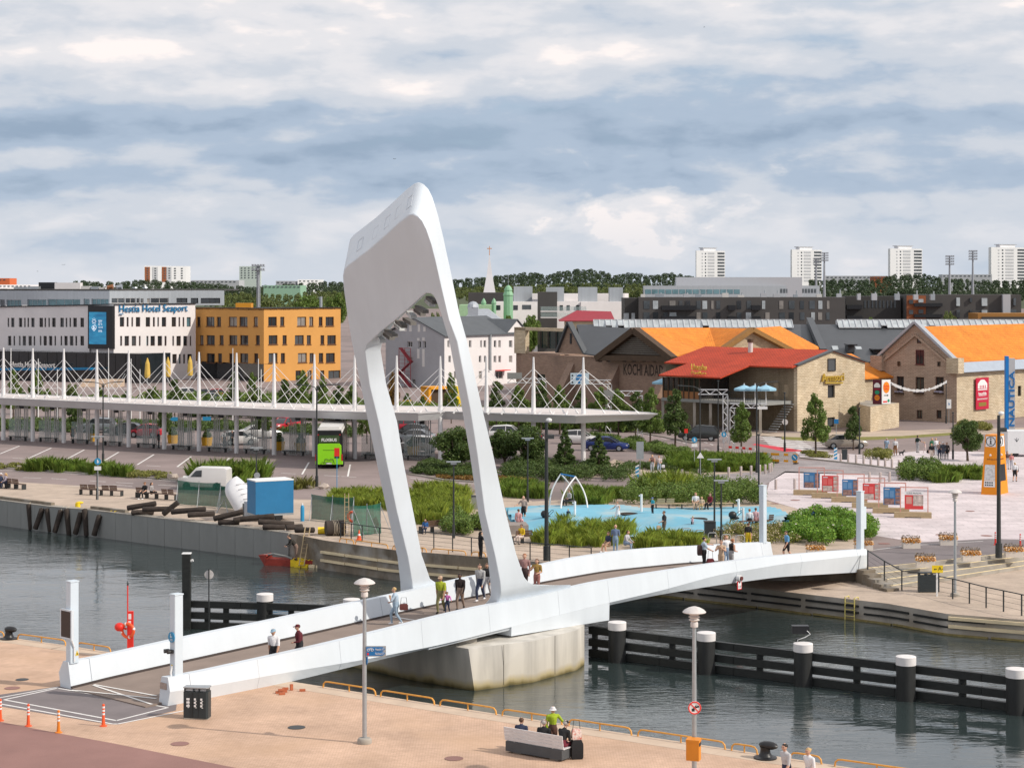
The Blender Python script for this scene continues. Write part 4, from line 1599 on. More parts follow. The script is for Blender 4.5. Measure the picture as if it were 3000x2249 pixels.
lying=[((373,1488),(457,1474)),((418,1492),(495,1490)),((478,1506),(522,1470)),((502,1499),(602,1491)),((550,1508),(629,1504)),((626,1519),(713,1498)),((684,1524),(760,1514)),((705,1521),(803,1511)),((757,1528),(861,1535)),((838,1545),(886,1542)),((865,1552),(920,1552)),((640,1530),(700,1531)),((385,1503),(450,1508)),((770,1543),(835,1548))]
for i,(a,b)in enumerate(lying):
	Y=edgeY((a[0]+b[0])/2)
	if i in(5,11,12,13):
		Y+=0.35
	else:
		Y+=0.95
	pa,pb=at(a[0],a[1],Y),at(b[0],b[1],Y+RND.uniform(-0.4,0.6))
	for q in(pa,pb):
		q.z=max(q.z,0.21)
	fender(pa,pb,0.2,'%s loose fender roll from the left in the heap on the far quay'%words[sorted(range(len(lying)),key=lambda k:lying[k][0][0]).index(i)],'fender rolls heaped on the quay')
for i,(x0,x1)in enumerate(((-40,155),(270,372))):
	a,b=G(x0,edgeY and YH+F*HC/(edgeY(x0)+0.6)),G(x1,YH+F*HC/(edgeY(x1)+0.6))
	mb=MB()
	mb.bar(a+Z3*0.13,b+Z3*0.13,0.35,0.26)
	o=mb.build('edge_beam',m_concd)
	tag(o,['long weathered timber edge beam on the far quay left of the ladder','weathered edge beam on the far quay next to the ladder and fender heap'][i],'beam')
	# ---- buildings
def XY(px,Y):
	return Vector(((px-1500.0)*Y/F,Y,0))
def rebase(t,p):
	"""put a thing's Empty at its base without moving the parts"""
	p=Vector((p[0],p[1],p[2]if len(p)>2 else 0))
	t.location=p
	inv=Matrix.Translation(-p)
	for c in t.children:
		c.matrix_parent_inverse=inv
	return t
def outward(a,b):
	d=(b-a)
	return Vector((d.y,-d.x,0)).normalized()
def prect(a,b,rects):
	"""pixel rectangles -> (u0, u1, z0, z1) on the vertical plane through a and b"""
	n=outward(a,b)
	d=(b-a).normalized()
	out=[]
	for x0,y0,x1,y1 in rects:
		p,q=hit(x0,(y0+y1)/2,a,n),hit(x1,(y0+y1)/2,a,n)
		m=(x0+x1)/2
		zt,zb=hit(m,y0,a,n).z,hit(m,y1,a,n).z
		out.append(((p-a).dot(d),(q-a).dot(d),zb,zt))
	return out
def wall(parent,a,b,z0,z1,wins,mat,name='wall',frame=None,glass=None,rec=0.22,mull=1,uv=True,sill=None,fw=0.09,wname='window',surround=None):
	"""wall with real openings, each filled by a recessed window of its own; z1 may be (left, right)"""
	d=(b-a)
	L=d.length
	d=d.normalized()
	n=outward(a,b)
	zl,zr=z1 if isinstance(z1,tuple)else(z1,z1)
	wins=[w for w in wins if w[0]>0.02 and w[1]<L-0.02]
	us=sorted({0.0,L}|{w[0]for w in wins}|{w[1]for w in wins})
	zmin=min(zl,zr)
	zs=sorted({z0,zmin}|{w[2]for w in wins if z0<w[2]<zmin}|{w[3]for w in wins if z0<w[3]<zmin})
	mb=MB()
	def P(u,z,k=0.0):
		return a+d*u+Z3*z-n*k
	for u0,u1 in zip(us,us[1:]):
		for za,zb in zip(zs,zs[1:]):
			uc,zc=(u0+u1)/2,(za+zb)/2
			if any(w[0]<uc<w[1]and w[2]<zc<w[3]for w in wins):
				continue
			mb.quad(P(u0,za),P(u1,za),P(u1,zb),P(u0,zb))
	if abs(zl-zr)>0.01:
		mb.quad(P(0,zmin),P(L,zmin),P(L,zr),P(0,zl))if zl>zmin+0.001 and zr>zmin+0.001 else mb.quad(P(0,zmin),P(L,zmin),P(L,zr)if zr>zmin else P(0,zl))
	for u0,u1,za,zb in wins:
		mb.quad(P(u0,za),P(u0,zb),P(u0,zb,rec),P(u0,za,rec))
		mb.quad(P(u1,za),P(u1,zb),P(u1,zb,rec),P(u1,za,rec))
		mb.quad(P(u0,za),P(u1,za),P(u1,za,rec),P(u0,za,rec))
		mb.quad(P(u0,zb),P(u1,zb),P(u1,zb,rec),P(u0,zb,rec))
	me=bpy.data.meshes.new(name)
	me.from_pydata([tuple(p)for p in mb.v],[],mb.f)
	bm=bmesh.new()
	bm.from_mesh(me)
	bmesh.ops.remove_doubles(bm,verts=bm.verts,dist=0.001)
	bm.to_mesh(me)
	bm.free()
	me.materials.append(mat)
	o=bpy.data.objects.new(name,me)
	COL.objects.link(o)
	o.parent=parent
	if uv:
		wall_uv(o)
	for w in wins:
		window(o,a,d,n,w,frame,glass,rec,mull,fw,sill,wname,surround)
	return o
def window(parent,a,d,n,w,frame,glass,rec=0.22,mull=1,fw=0.09,sill=None,name='window',surround=None):
	u0,u1,z0,z1=w
	mb=MB()
	c=a+d*((u0+u1)/2)+Z3*((z0+z1)/2)-n*(rec-0.02)
	W,H=u1-u0,z1-z0
	mb.mat(1)
	mb.quad(c-d*W/2-Z3*H/2-n*0.04,c+d*W/2-Z3*H/2-n*0.04,c+d*W/2+Z3*H/2-n*0.04,c-d*W/2+Z3*H/2-n*0.04)
	mb.mat(0)
	for s in(-1,1):
		mb.obb(c+d*s*(W/2-fw/2),d*fw,n*0.06,Z3*H)
		mb.obb(c+Z3*s*(H/2-fw/2),d*(W-2*fw),n*0.06,Z3*fw)
	k=mull if W>0.75 else 0
	for i in range(k):
		mb.obb(c+d*(W*((i+1)/(k+1)-0.5)),d*fw*0.7,n*0.05,Z3*(H-2*fw))
	if sill is not None:
		mb.obb(a+d*((u0+u1)/2)+Z3*(z0-0.05)+n*0.06,d*(W+0.2),n*0.16,Z3*0.08)
	g=glass
	if isinstance(glass,(list,tuple)):
		g=RND.choice(glass)
	if surround is not None:
		mb.mat(2)
		for s in(-1,1):
			mb.obb(a+d*((u0+u1)/2+s*(W/2+0.06))+Z3*((z0+z1)/2)+n*0.012,d*0.12,n*0.03,Z3*(H+0.24))
			mb.obb(a+d*((u0+u1)/2)+Z3*((z0+z1)/2+s*(H/2+0.06))+n*0.012,d*W,n*0.03,Z3*0.12)
	return mb.build(name,[frame,g]+([surround]if surround is not None else[]),parent)
m_gl1=glassmat('glass_dark',(0.022,0.026,0.03))
m_gl2=glassmat('glass_mid',(0.06,0.07,0.078))
m_gl3=glassmat('glass_curtain',(0.24,0.22,0.20),0.2)
m_gl4=glassmat('glass_teal',(0.10,0.19,0.22))
m_gl5=glassmat('glass_bright',(0.42,0.46,0.48),0.12)
GL=[m_gl1,m_gl1,m_gl2,m_gl3]
m_frd=M('frame_dark',(0.035,0.03,0.028),0.5,var=0.1)
m_frb=M('frame_brown',(0.10,0.045,0.03),0.6,var=0.1)
m_frw=M('frame_white',(0.62,0.60,0.58),0.5,var=0.05)
m_render=M('white_render',(0.72,0.69,0.69),0.85,var=0.07,scale=0.25,bump=0.1,bscale=20)
m_clad=M('zinc_cladding',(0.40,0.43,0.46),0.4,0.5,var=0.08,scale=0.6,streak=(3,3,0.1))
m_blackf=M('black_fascia',(0.016,0.017,0.02),0.35,var=0.1)
m_flat=M('flat_roof',(0.06,0.058,0.056),0.9,var=0.25,scale=0.4)
m_orw=M('orange_render',(0.62,0.31,0.085),0.85,var=0.06,scale=0.3,bump=0.1,bscale=20)
m_blueln=M('hotel_blue',(0.01,0.17,0.36),0.4,var=0.05)
# -- white hotel with the blue name
ha,hb,hc=XY(-40,354),XY(333,334),XY(572,348)
hotel=thing('hotel','white rendered hotel with blue roof name and a dark panel carrying a screen','building')
r1=[(22,931),(32,931),(55,931),(70,931),(80,931),(91,931),(115,931),(130,931),(141,931),(152,931),(176,931),(192,931),(203,931),(214,931),(235,931)]
wd=[5,10,10,5,5,10,11,5,5,11,11,5,5,11,11]
rects=[(x,931,x+w_,958)for(x,_),w_ in zip(r1,wd)]
rects+=[(x,984,x+w_,1012)for x,w_ in((23,10),(39,5),(55,5),(66,10),(83,10),(98,5),(116,5),(127,10),(143,10),(159,5),(177,5),(188,10),(204,11),(220,6),(235,11))]
zl=hit(0,901,ha,outward(ha,hb)).z
zr=hit(262,895,ha,outward(ha,hb)).z
mid=hit(262,900,ha,outward(ha,hb))
mid.z=0
zbl=hit(150,1028,ha,outward(ha,hb)).z
wall(hotel,ha,mid,zbl,(zl,zr),prect(ha,hb,rects),m_render,'wall',m_frd,[m_gl1,m_gl2],mull=0)
nl=outward(ha,hb)
mb=MB()
q0,q1=prect(ha,hb,[(261.5,895,333,1021)])[0],None
dl=(hb-ha).normalized()
u0,u1,z0,z1=q0
mb.obb(ha+dl*((u0+u1)/2+0.15)+Z3*((z0+z1)/2)+nl*0.15,dl*(u1-u0),nl*0.6,Z3*(z1-z0))
pan=mb.build('screen_panel',m_blackf,hotel)
u0,u1,z0,z1=prect(ha,hb,[(267,914,317,1008)])[0]
mb=MB()
mb.obb(ha+dl*((u0+u1)/2)+Z3*((z0+z1)/2)+nl*0.47,dl*(u1-u0),nl*0.04,Z3*(z1-z0))
def screenmat():
	m=M('lit_screen',(0.02,0.16,0.3),0.3,var=0)
	nt=m.node_tree
	N,L=nt.nodes,nt.links
	tc=N.new('ShaderNodeTexCoord')
	mp=N.new('ShaderNodeMapping')
	mp.inputs['Scale'].default_value=(0.25,0.25,0.8)
	L.new(tc.outputs['Object'],mp.inputs[0])
	n=N.new('ShaderNodeTexNoise')
	n.inputs['Scale'].default_value=1.2
	n.inputs['Detail'].default_value=6
	L.new(mp.outputs[0],n.inputs['Vector'])
	r=N.new('ShaderNodeValToRGB')
	r.color_ramp.elements[0].position=0.3
	r.color_ramp.elements[0].color=(0.004,0.05,0.13,1)
	r.color_ramp.elements[1].position=0.75
	r.color_ramp.elements[1].color=(0.03,0.28,0.45,1)
	L.new(n.outputs['Fac'],r.inputs[0])
	b=N['Principled BSDF']
	L.new(r.outputs[0],b.inputs['Emission Color'])
	b.inputs['Emission Strength'].default_value=0.75
	return m
m_litw=M('lit_white',(0.7,0.75,0.8),0.4,var=0,emit=(0.7,0.78,0.85,0.6))
scr=mb.build('screen',screenmat(),pan)
sp=ha+nl*0.505
text_mesh('23°C',1.25,m_litw,scr,sp+dl*(u0+(u1-u0)*0.55)+Z3*(z0+(z1-z0)*0.6),dl,Z3,0.02,width=0.95)
text_mesh('12:14',0.5,m_litw,scr,sp+dl*(u0+(u1-u0)*0.55)+Z3*(z0+(z1-z0)*0.5),dl,Z3,0.02)
text_mesh('1014 hPa',0.55,m_litw,scr,sp+dl*(u0+(u1-u0)*0.55)+Z3*(z0+(z1-z0)*0.38),dl,Z3,0.02,width=0.9)
mb=MB()
cx,cz=u0+(u1-u0)*0.3,z0+(z1-z0)*0.62
mb.torus(sp+dl*cx+Z3*(cz+0.5),0.33,0.05,nl,16,5)
for kk in range(8):
	aa=kk*math.pi/4
	mb.bar(sp+dl*(cx+0.45*math.cos(aa))+Z3*(cz+0.5+0.45*math.sin(aa)),sp+dl*(cx+0.65*math.cos(aa))+Z3*(cz+0.5+0.65*math.sin(aa)),0.05,0.05)
for ddx,dz,r_ in((-0.25,-0.6,0.3),(0.2,-0.55,0.38),(0.0,-0.85,0.3)):
	mb.torus(sp+dl*(cx+ddx)+Z3*(cz+dz),r_,0.05,nl,14,5)
mb.build('weather_symbol',m_litw,scr)
rects=[]
for y0,y1,xs in((929,957,((351,13),(371,6),(385,5),(398,13),(427,13),(448,6),(461,5),(474,13),(503,13),(523,5),(535,5),(547,12))),(984,1013,((352,6),(365,13),(386,13),(407,5),(429,6),(441,13),(462,13),(482,6),(505,5),(517,13),(537,12),(556,5))),(1037,1065,((430,13),(450,6),(463,6),(482,7),(505,13),(524,6),(537,6),(549,14)))):
	rects+=[(x,y0,x+w_,y1)for x,w_ in xs]
zt=17-(892-YH)*340/F
wall(hotel,hb,hc,0.0,zt,prect(hb,hc,rects),m_render,'wall',m_frb,[m_gl1,m_gl1,m_gl2,m_gl4],mull=0)
nr=outward(hb,hc)
dr=(hc-hb).normalized()
p=hit(346,914,hb,nr)
p2=hit(546,914,hb,nr)
text_mesh('Hestia Hotel Seaport',1.75,m_blueln,hotel,p+nr*0.2,dr,Z3,0.12,width=(p2-p).length,bold=0.01)
mb=MB()
q,q2=hit(348,920,hb,nr),hit(358,920,hb,nr)
mb.bar(q+nr*0.25,q2+nr*0.25,0.25,0.15)
mb.build('name_dash',m_blueln,hotel)
ga,gb=XY(-40,346),XY(411,331)
ng,dg_=outward(ga,gb),(gb-ga).normalized()
mb=MB()
mb.prism([ga-ng*0.0,gb,gb-ng*6+dg_*2,ga-ng*6],(0,0,zbl-0.02))
mb.build('glass_ground_floor',glassmat('lobby_glass',(0.014,0.02,0.024)),hotel)
for k in range(16):
	mb=MB()
	c=ga.lerp(gb,(k+0.5)/16)
	mb.bar(c+ng*0.03+Z3*0.0,c+ng*0.03+Z3*(zbl-0.1),0.08,0.06)
	mb.build('mullion',m_frd,hotel)
mb=MB()
c0,c1=hit(0,1081,ga,ng),hit(290,1079,ga,ng)
mb.bar(c0+ng*1.2,c1+ng*1.2,2.4,0.35)
mb.build('entrance_canopy',m_blueln,hotel)
t0,t1=hit(29,1074,ga+ng*2.5,ng),hit(160,1074,ga+ng*2.5,ng)
text_mesh('Hestia Hotel Seaport',1.3,m_frw,hotel,t0,dg_,Z3,0.12,width=(t1-t0).length,bold=0.02)
mb=MB()
mb.prism([(p.x,p.y,0)for p in(ha-nl*0.4,hb+Vector((0.0,0.45,0)),hc-nr*0.4,hc-nr*16,ha-nl*16)],(0,0,min(zl,zt)-0.3))
mb.build('core',m_render,hotel)
mb=MB()
for p,q,zz1,zz2 in((ha,mid,zl,zr),(mid,hb,zr,zt),(hb,hc,zt,zt)):
	mb.bar(Vector((p.x,p.y,zz1+0.1)),Vector((q.x,q.y,zz2+0.1)),0.5,0.2)
mb.build('parapet_cap',m_blackf,hotel)
za=zt+0.1
s0,s1,s2,s3=XY(-40,372),XY(321,352),XY(502,360),XY(657,366)
zA,zB=17-(856-YH)*362/F,17-(851-YH)*352/F
zC=17-(851-YH)*363/F
gl_rects=[(0,877,14,899),(19,878,62,899),(80,877,136,899),(139,876,235,897),(245,875,262,896),(268,875,318,894)]
wall(hotel,s0,s1,za-0.5,zB,prect(s0,s1,gl_rects),m_clad,'set_back_wall',m_clad,[m_gl4,m_gl2],mull=3,uv=False)
gl_rects=[(327,873,366,889),(368,873,398,889),(400,873,410,889),(412,874,421,889),(431,874,440,889),(442,873,494,889)]
wall(hotel,s1,s2,za-0.5,zC,prect(s1,s2,gl_rects),m_clad,'set_back_wall',m_frw,[m_gl3,m_gl1,m_gl2],mull=1,uv=False)
gl_rects=[(517,873,549,887),(559,873,581,889),(588,873,645,889)]
wall(hotel,s2,s3,za-0.5,zC+0.05,prect(s2,s3,gl_rects),m_clad,'set_back_wall',m_frd,[m_gl1,m_gl2],mull=1,uv=False)
mb=MB()
mb.prism([(p.x,p.y,0)for p in(s0,s1,s2,s3,s3+Vector((0,20,0)),s0+Vector((0,20,0)))],(0,0,0.3))
ro=mb.build('roof',m_flat,hotel)
ro.location.z=zC-0.05
for x0,x1,y0,y1,Y,nm,mt in((113,160,827,851,380,'cooling_unit',m_blackf),(160,235,828,851,380,'plant_room',m_render),(82,112,839,853,378,'cooling_unit',m_clad),(40,80,840,853,380,'cooling_unit',m_clad),(237,262,838,852,372,'cooling_unit',m_frw),(265,288,839,852,372,'cooling_unit',m_clad),(290,306,842,852,372,'cooling_unit',m_frw),(0,22,845,856,376,'cooling_unit',m_frw)):
	a,b=at(x0,y0,Y),at(x1,y1,Y)
	mb=MB()
	mb.bx(a.x,Y,b.z-0.2,b.x,Y+2.2,a.z)
	mb.build(nm,mt,hotel)
for x,y in((318,839),(344,840),(395,843),(425,843)):
	mb=MB()
	c=at(x,853,372)
	if x<350:
		mb.tube([c,c+Z3*0.7,c+Vector((0.9,0,0.8))],[0.4,0.5,0.6],10)
		mb.build('vent_horn',M('copper_vent',(0.34,0.14,0.06),0.5,0.3)if x<330 else m_clad,hotel)
	else:
		mb.lathe(c,[(0.25,0),(0.25,0.55),(0.6,0.6),(0.5,0.8)],10)
		mb.build('roof_vent',m_clad,hotel)
rebase(hotel,hb)
# -- orange block
oa,ob,oc=XY(573,350),XY(773,336),XY(998,350)
ora=thing('orange_office','ochre orange four-storey block with shaded and sunlit faces beside the hotel','building')
zo=17-(904-YH)*336/F
rects=[]
for y0,y1,xs in((928,956,((577,10),(604,24),(635,12),(670,24),(701,24),(743,12),(702,0))),(982,1010,((585,11),(605,24),(643,12),(671,24),(703,24),(749,12))),(1035,1063,((578,10),(605,24),(638,12),(671,14),(703,24),(744,12)))):
	rects+=[(x,y0,x+w_,y1)for x,w_ in xs if w_]
wall(ora,oa,ob,3.1,zo,prect(oa,ob,rects),m_orw,'wall',m_frb,GL,mull=1,sill=1)
rects=[]
for y0,y1,xs in((928,955,((786,25),(821,12),(871,26),(906,12),(934,11),(954,24))),(982,1009,((787,26),(828,12),(864,26),(899,12),(939,11),(959,25))),(1034,1062,((787,26),(823,12),(873,26),(907,12),(934,13),(955,26))),(1085,1120,((866,16),(900,13),(938,12),(962,35)))):
	rects+=[(x,y0,x+w_,y1)for x,w_ in xs]
wall(ora,ob,oc,0,zo,prect(ob,oc,rects),m_orw,'wall',m_frb,GL,mull=1,sill=1)
mb=MB()
no=outward(oa,ob)
mb.prism([(p.x,p.y,0)for p in(oa-no*1.2,ob+Vector((0,1.7,0)),ob+Vector((0,20,0)),oa+Vector((0,15,0)))],(0,0,3.1))
mb.build('shop_front',m_gl1,ora)
mb=MB()
mb.prism([(p.x,p.y,3.1)for p in(oa,ob,ob-no*2,oa-no*2)],(0,0,0.03))
mb.build('soffit',m_frd,ora)
mb=MB()
mb.prism([(p.x,p.y,zo-0.3)for p in(oa,ob,oc,oc+Vector((-8,16,0)),oa+Vector((4,16,0)))],(0,0,0.2))
mb.build('roof',m_flat,ora)
mb=MB()
for p,q in((oa,ob),(ob,oc)):
	mb.bar(Vector((p.x,p.y,zo+0.06)),Vector((q.x,q.y,zo+0.06)),0.4,0.14)
mb.build('parapet_cap',m_blackf,ora)
mb=MB()
a=at(690,905,346)
mb.bx(a.x,346,zo,a.x+2.8,349,17-(888-YH)*346/F)
mb.build('stair_head',M('yellow_panel',(0.62,0.27,0.02),0.6),ora)
mb=MB()
a=at(937,905,350)
mb.cyl((a.x,352,zo-0.5),(a.x,352,17-(869-YH)*350/F),0.27,n=14)
mb.build('chimney_pipe',m_galv,ora)
rebase(ora,ob)
# -- grey and white gabled house
m_greyr=M('grey_render',(0.36,0.36,0.38),0.9,var=0.08,scale=0.4)
m_roofg=M('slate_grey_roof',(0.10,0.11,0.12),0.6,0.2,var=0.12,scale=0.5)
ga_,gb_,gc_=XY(1130,326),XY(1302,314),XY(1512,332)
gh=thing('gabled_house','old three-storey house with a grey gable and white sunlit side with slate roof','building')
ze=17-(983-YH)*318/F
zp=17-(934-YH)*320/F
rects=[(1193,1000,1208,1017),(1226,999,1233,1020),(1241,999,1248,1020),(1193,1044,1208,1063),(1207,1110,1217,1128)]
wg=wall(gh,ga_,gb_,0,ze,prect(ga_,gb_,rects),m_greyr,'gable_wall',m_frw,GL)
ng_=outward(ga_,gb_)
mb=MB()
mid_=(ga_+gb_)/2
mb.prism([ga_+Z3*ze,gb_+Z3*ze,mid_+Z3*zp],-ng_*0.3)
mb.build('gable',m_greyr,gh)
for x,y0,y1 in((1188,957,971),(1203,949,971),(1228,950,972),(1244,957,971),(1226,990,998),(1241,988,998),(1226,1022,1050),(1241,1022,1074)):
	w_=prect(ga_,gb_,[(x-3.5,y0,x+3.5,y1)])[0]
	mb=MB()
	dd=(gb_-ga_).normalized()
	mb.obb(ga_+dd*((w_[0]+w_[1])/2)+Z3*((w_[2]+w_[3])/2)+ng_*0.02,dd*(w_[1]-w_[0]),ng_*0.05,Z3*(w_[3]-w_[2]))
	mb.build('blind_window',m_frw,gh)
rects=[]
for y0,y1,xs in((997,1018,((1311,6),(1374,7),(1407,5),(1417,7),(1447,7),(1460,7),(1491,10))),(1042,1062,((1314,7),(1403,7),(1418,6),(1446,8),(1460,8),(1491,10))),(1087,1110,((1330,8),(1403,9),(1452,22)))):
	rects+=[(x,y0,x+w_,y1)for x,w_ in xs]
wall(gh,gb_,gc_,0,ze,prect(gb_,gc_,rects),m_render,'side_wall',m_frw,GL)
nh=outward(gb_,gc_)
wd_=(gb_-ga_).length
mb=MB()
rid0,rid1=mid_+Z3*(zp+0.1)+ng_*0.4,(mid_+(gc_-gb_))+Z3*(zp+0.1)-ng_*0
e0=gb_+Z3*(ze-0.1)+nh*0.5+ng_*0.4
e1=gc_+Z3*(ze-0.1)+nh*0.5
f0=ga_+Z3*(ze-0.1)-nh*0.5+ng_*0.4
f1=ga_+(gc_-gb_)+Z3*(ze-0.1)-nh*0.5
for q in((e0,e1,rid1,rid0),(rid0,rid1,f1,f0)):
	mb.prism(q,(0,0,0.18))
mb.build('roof',m_roofg,gh)
ca,cb=hit(1479,984,gb_,nh),hit(1546,984,gb_,nh)
ca.z=cb.z=0
mb=MB()
pk=(ca+cb)/2
mb.prism([ca+Z3*ze+nh*0.05,cb+Z3*ze+nh*0.05,pk+nh*0.05+Z3*(17-(940-YH)*330/F)],-nh*0.3)
mb.build('cross_gable',m_render,gh)
mb=MB()
pkz=pk+Z3*(17-(939-YH)*330/F+0.1)+nh*0.3
for q in(ca,cb):
	mb.prism([q+Z3*(ze-0.05)+nh*0.3,pkz,pkz-nh*9,q+Z3*(ze-0.05)-nh*9],(0,0,0.15))
mb.build('cross_roof',m_roofg,gh)
mb=MB()
c=hit(1433,985,gb_,nh)
mb.tube([Vector((c.x,c.y,ze))+nh*0.3,Vector((c.x,c.y,ze-1))+nh*0.25,Vector((c.x,c.y,2.5))+nh*0.25],0.2,8)
mb.build('duct',m_galv,gh)
mb=MB()
c=hit(1465,1084,gb_,nh)
mb.bar(c+nh*0.6-(gc_-gb_).normalized()*1.5,c+nh*0.6+(gc_-gb_).normalized()*1.5,1.2,0.12)
mb.build('door_hood',m_ored,gh)
m_fs=M('stair_red',(0.28,0.035,0.045),0.6)
c0,c1=hit(1169,1120,ga_+ng_*1.2,ng_),hit(1203,1020,ga_+ng_*1.2,ng_)
fs=thing('fire_stair','red steel fire escape standing against the grey gable','stairs',(c0 .x,c0 .y,0))
ddv=(gb_-ga_).normalized()
Wf,Hf=(c1-c0).dot(ddv),c1 .z
for u_ in(0,Wf*0.5,Wf):
	mb=MB()
	mb.bar(ddv*u_,ddv*u_+Z3*Hf,0.1,0.1)
	mb.build('upright',m_fs,fs)
for k in range(10):
	mb=MB()
	mb.bar(Z3*(Hf*(k+1)/10),ddv*Wf+Z3*(Hf*(k+1)/10),0.06,0.06)
	mb.build('crossbar',m_fs,fs)
for k in range(3):
	mb=MB()
	mb.bar(ddv*(0 if k%2 else Wf)+Z3*(Hf*k/3),ddv*(Wf if k%2 else 0)+Z3*(Hf*(k+1)/3)-ng_*0.3,0.7,0.08)
	mb.build('flight',m_fs,fs)
rebase(gh,gb_)
# -- brick and limestone warehouses
m_lime=brickmat('limestone_buff',(0.66,0.56,0.41),(0.54,0.44,0.31),(0.30,0.235,0.16),0.55,0.19,0.018,tint=(0.47,0.375,0.25,1.1))  # one buff stone colour for every limestone wall, mottled at random
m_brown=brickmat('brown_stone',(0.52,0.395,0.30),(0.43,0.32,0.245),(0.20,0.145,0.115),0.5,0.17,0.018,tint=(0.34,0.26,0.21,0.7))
m_sooty=brickmat('sooty_brick',(0.42,0.29,0.22),(0.33,0.225,0.17),(0.17,0.12,0.095),0.4,0.13,0.014,tint=(0.19,0.135,0.11,0.35))
def tilemat(name,c1,c2,dark):
	return brickmat(name,c1,c2,dark,0.30,0.36,0.02,rough=0.7,bump=0.6,offset=0.0)
m_tor=tilemat('orange_tiles',(0.78,0.27,0.035),(0.68,0.22,0.03),(0.42,0.12,0.015))
m_tred=tilemat('red_sheet_roof',(0.50,0.06,0.022),(0.44,0.05,0.018),(0.24,0.028,0.012))
m_seam=M('standing_seam_grey',(0.085,0.092,0.10),0.45,0.35,var=0.12,scale=0.4)
m_brownw=M('dark_brown_timber',(0.075,0.045,0.026),0.7,var=0.2,scale=2)
m_slatw=M('grey_slats',(0.17,0.15,0.13),0.8,var=0.25,scale=3)
DL=Vector((-0.7071,0.7071,0))
DR=Vector((0.7071,0.7071,0))
def roofplane(parent,pts,mat,name='roof',th=0.16):
	mb=MB()
	mb.prism(pts,(0,0,th))
	return wall_uv(mb.build(name,mat,parent))
def seams(parent,a,b,c,d,n,mat,name='roof_seam',h=0.06):
	"""ribs from ridge (a-b) down to eave (d-c)"""
	for i in range(1,n):
		p,q=a.lerp(b,i/n),d.lerp(c,i/n)
		mb=MB()
		mb.bar(p+Z3*(h*0.5+0.1),q+Z3*(h*0.5+0.1),0.05,h)
		mb.build(name,mat,parent)
ca=XY(2336,222)
lh=thing('limestone_house','sunlit limestone gable house with gold lettering and long red roof','building')
cb=ca+DR*13.6
nA=outward(ca,cb)
ze=17-(1070-YH)*224/F
zp=17-(1029-YH)*227/F
rects=[(2425,1128,2446,1165),(2424,1222,2446,1250)]
wall(lh,ca,cb,0,ze,prect(ca,cb,rects),m_lime,'gable_wall',m_frd,[m_gl2,m_gl1],mull=0)
mb=MB()
mdl=(ca+cb)/2
mb.prism([ca+Z3*ze,cb+Z3*ze,mdl+Z3*zp],-nA*0.5)
gm=wall_uv(mb.build('gable',m_lime,lh))
w_=prect(ca,cb,[(2424,1050,2447,1087)])[0]
window(lh,ca,DR,nA,w_,m_frd,m_gl2,rec=-0.05,mull=0)
for q in(ca,cb):
	mb=MB()
	s_=-1 if q is ca else 1
	mb.bar(q+Z3*(ze+0.1)+DR*0.25*s_,mdl+Z3*(zp+0.12),0.65,0.16)
	mb.build('coping',m_seam,lh)
ce=ca+DL*20
rects=[(2267,1122,2279,1160),(2297,1126,2308,1162)]
wall(lh,ce,ca,0,ze,prect(ce,ca,rects),m_lime,'side_wall',m_frd,[m_gl1],mull=0)
mb=MB()
mb.prism([(p.x,p.y,0)for p in(cb-nA*0.1,cb+DL*20,ce,ca-nA*0.5)],(0,0,ze-0.2))
mb.build('core',m_lime,lh)
nS=-DR
R0,R1=mdl+Z3*zp+nA*0.05,mdl+DL*19.3+Z3*zp
sl=(zp-ze)/6.8
E0,E1=ca+nS*1.1+Z3*(ze-1.1*sl)+nA*0.05,ca+DL*19.3+nS*1.1+Z3*(ze-1.1*sl)
roofplane(lh,[R0,R1,E1,E0],m_tred)
roofplane(lh,[R0,R1,cb+DL*19.3+Z3*ze,cb+Z3*ze+nA*0.05],m_tred)
q0,q1=ca+DL*6.2,ca+DL*15.6
roofplane(lh,[q0+nS*1.1+Z3*(ze-1.1*sl),q1+nS*1.1+Z3*(ze-1.1*sl),q1+nS*6.5+Z3*(ze-6.5*sl),q0+nS*6.5+Z3*(ze-6.5*sl)],m_tred,'porch_roof')
mb=MB()
c=R0 .lerp(R1,0.55)+nS*2
mb.cyl(c-Z3*0.6,c+Z3*0.9,0.3,n=10)
mb.mat(1).cyl(c+Z3*0.9,c+Z3*1.3,0.4,n=10)
mb.build('flue',[m_galvw,m_brownw],lh)
mb=MB()
mb.prism([q0+nS*0.02+Z3*3.2-DL*5.5,q1+nS*0.02+Z3*3.2,q1+nS*6.0+Z3*3.2,q0+nS*6.0+Z3*3.2-DL*5.5],(0,0,0.35))
mb.build('terrace_deck',m_concg,lh)
mb=MB()
g0,g1=q0+nS*5.6+DL*3.8,q1+nS*5.6
mb.prism([g0+Z3*3.55,g1+Z3*3.55,g1-nS*5.5+Z3*3.55,g0-nS*5.5+Z3*3.55],(0,0,2.4))
mb.build('veranda_glass',glassmat('veranda',(0.03,0.028,0.026)),lh)
mb=MB()
mb.prism([g0+nS*0.05+Z3*3.55,g1+nS*0.05+Z3*3.55,g1-nS*0.03+Z3*3.55,g0-nS*0.03+Z3*3.55],(0,0,0.85))
mb.build('veranda_boarding',M('tan_boards',(0.30,0.13,0.05),0.7,var=0.25,scale=3,streak=(4,4,0.3)),lh)
for k in range(8):
	c=g0 .lerp(g1,k/7)+nS*0.08
	mb=MB()
	mb.bar(c+Z3*3.5,c+Z3*6.0,0.14,0.14)
	mb.build('veranda_post',m_brownw,lh)
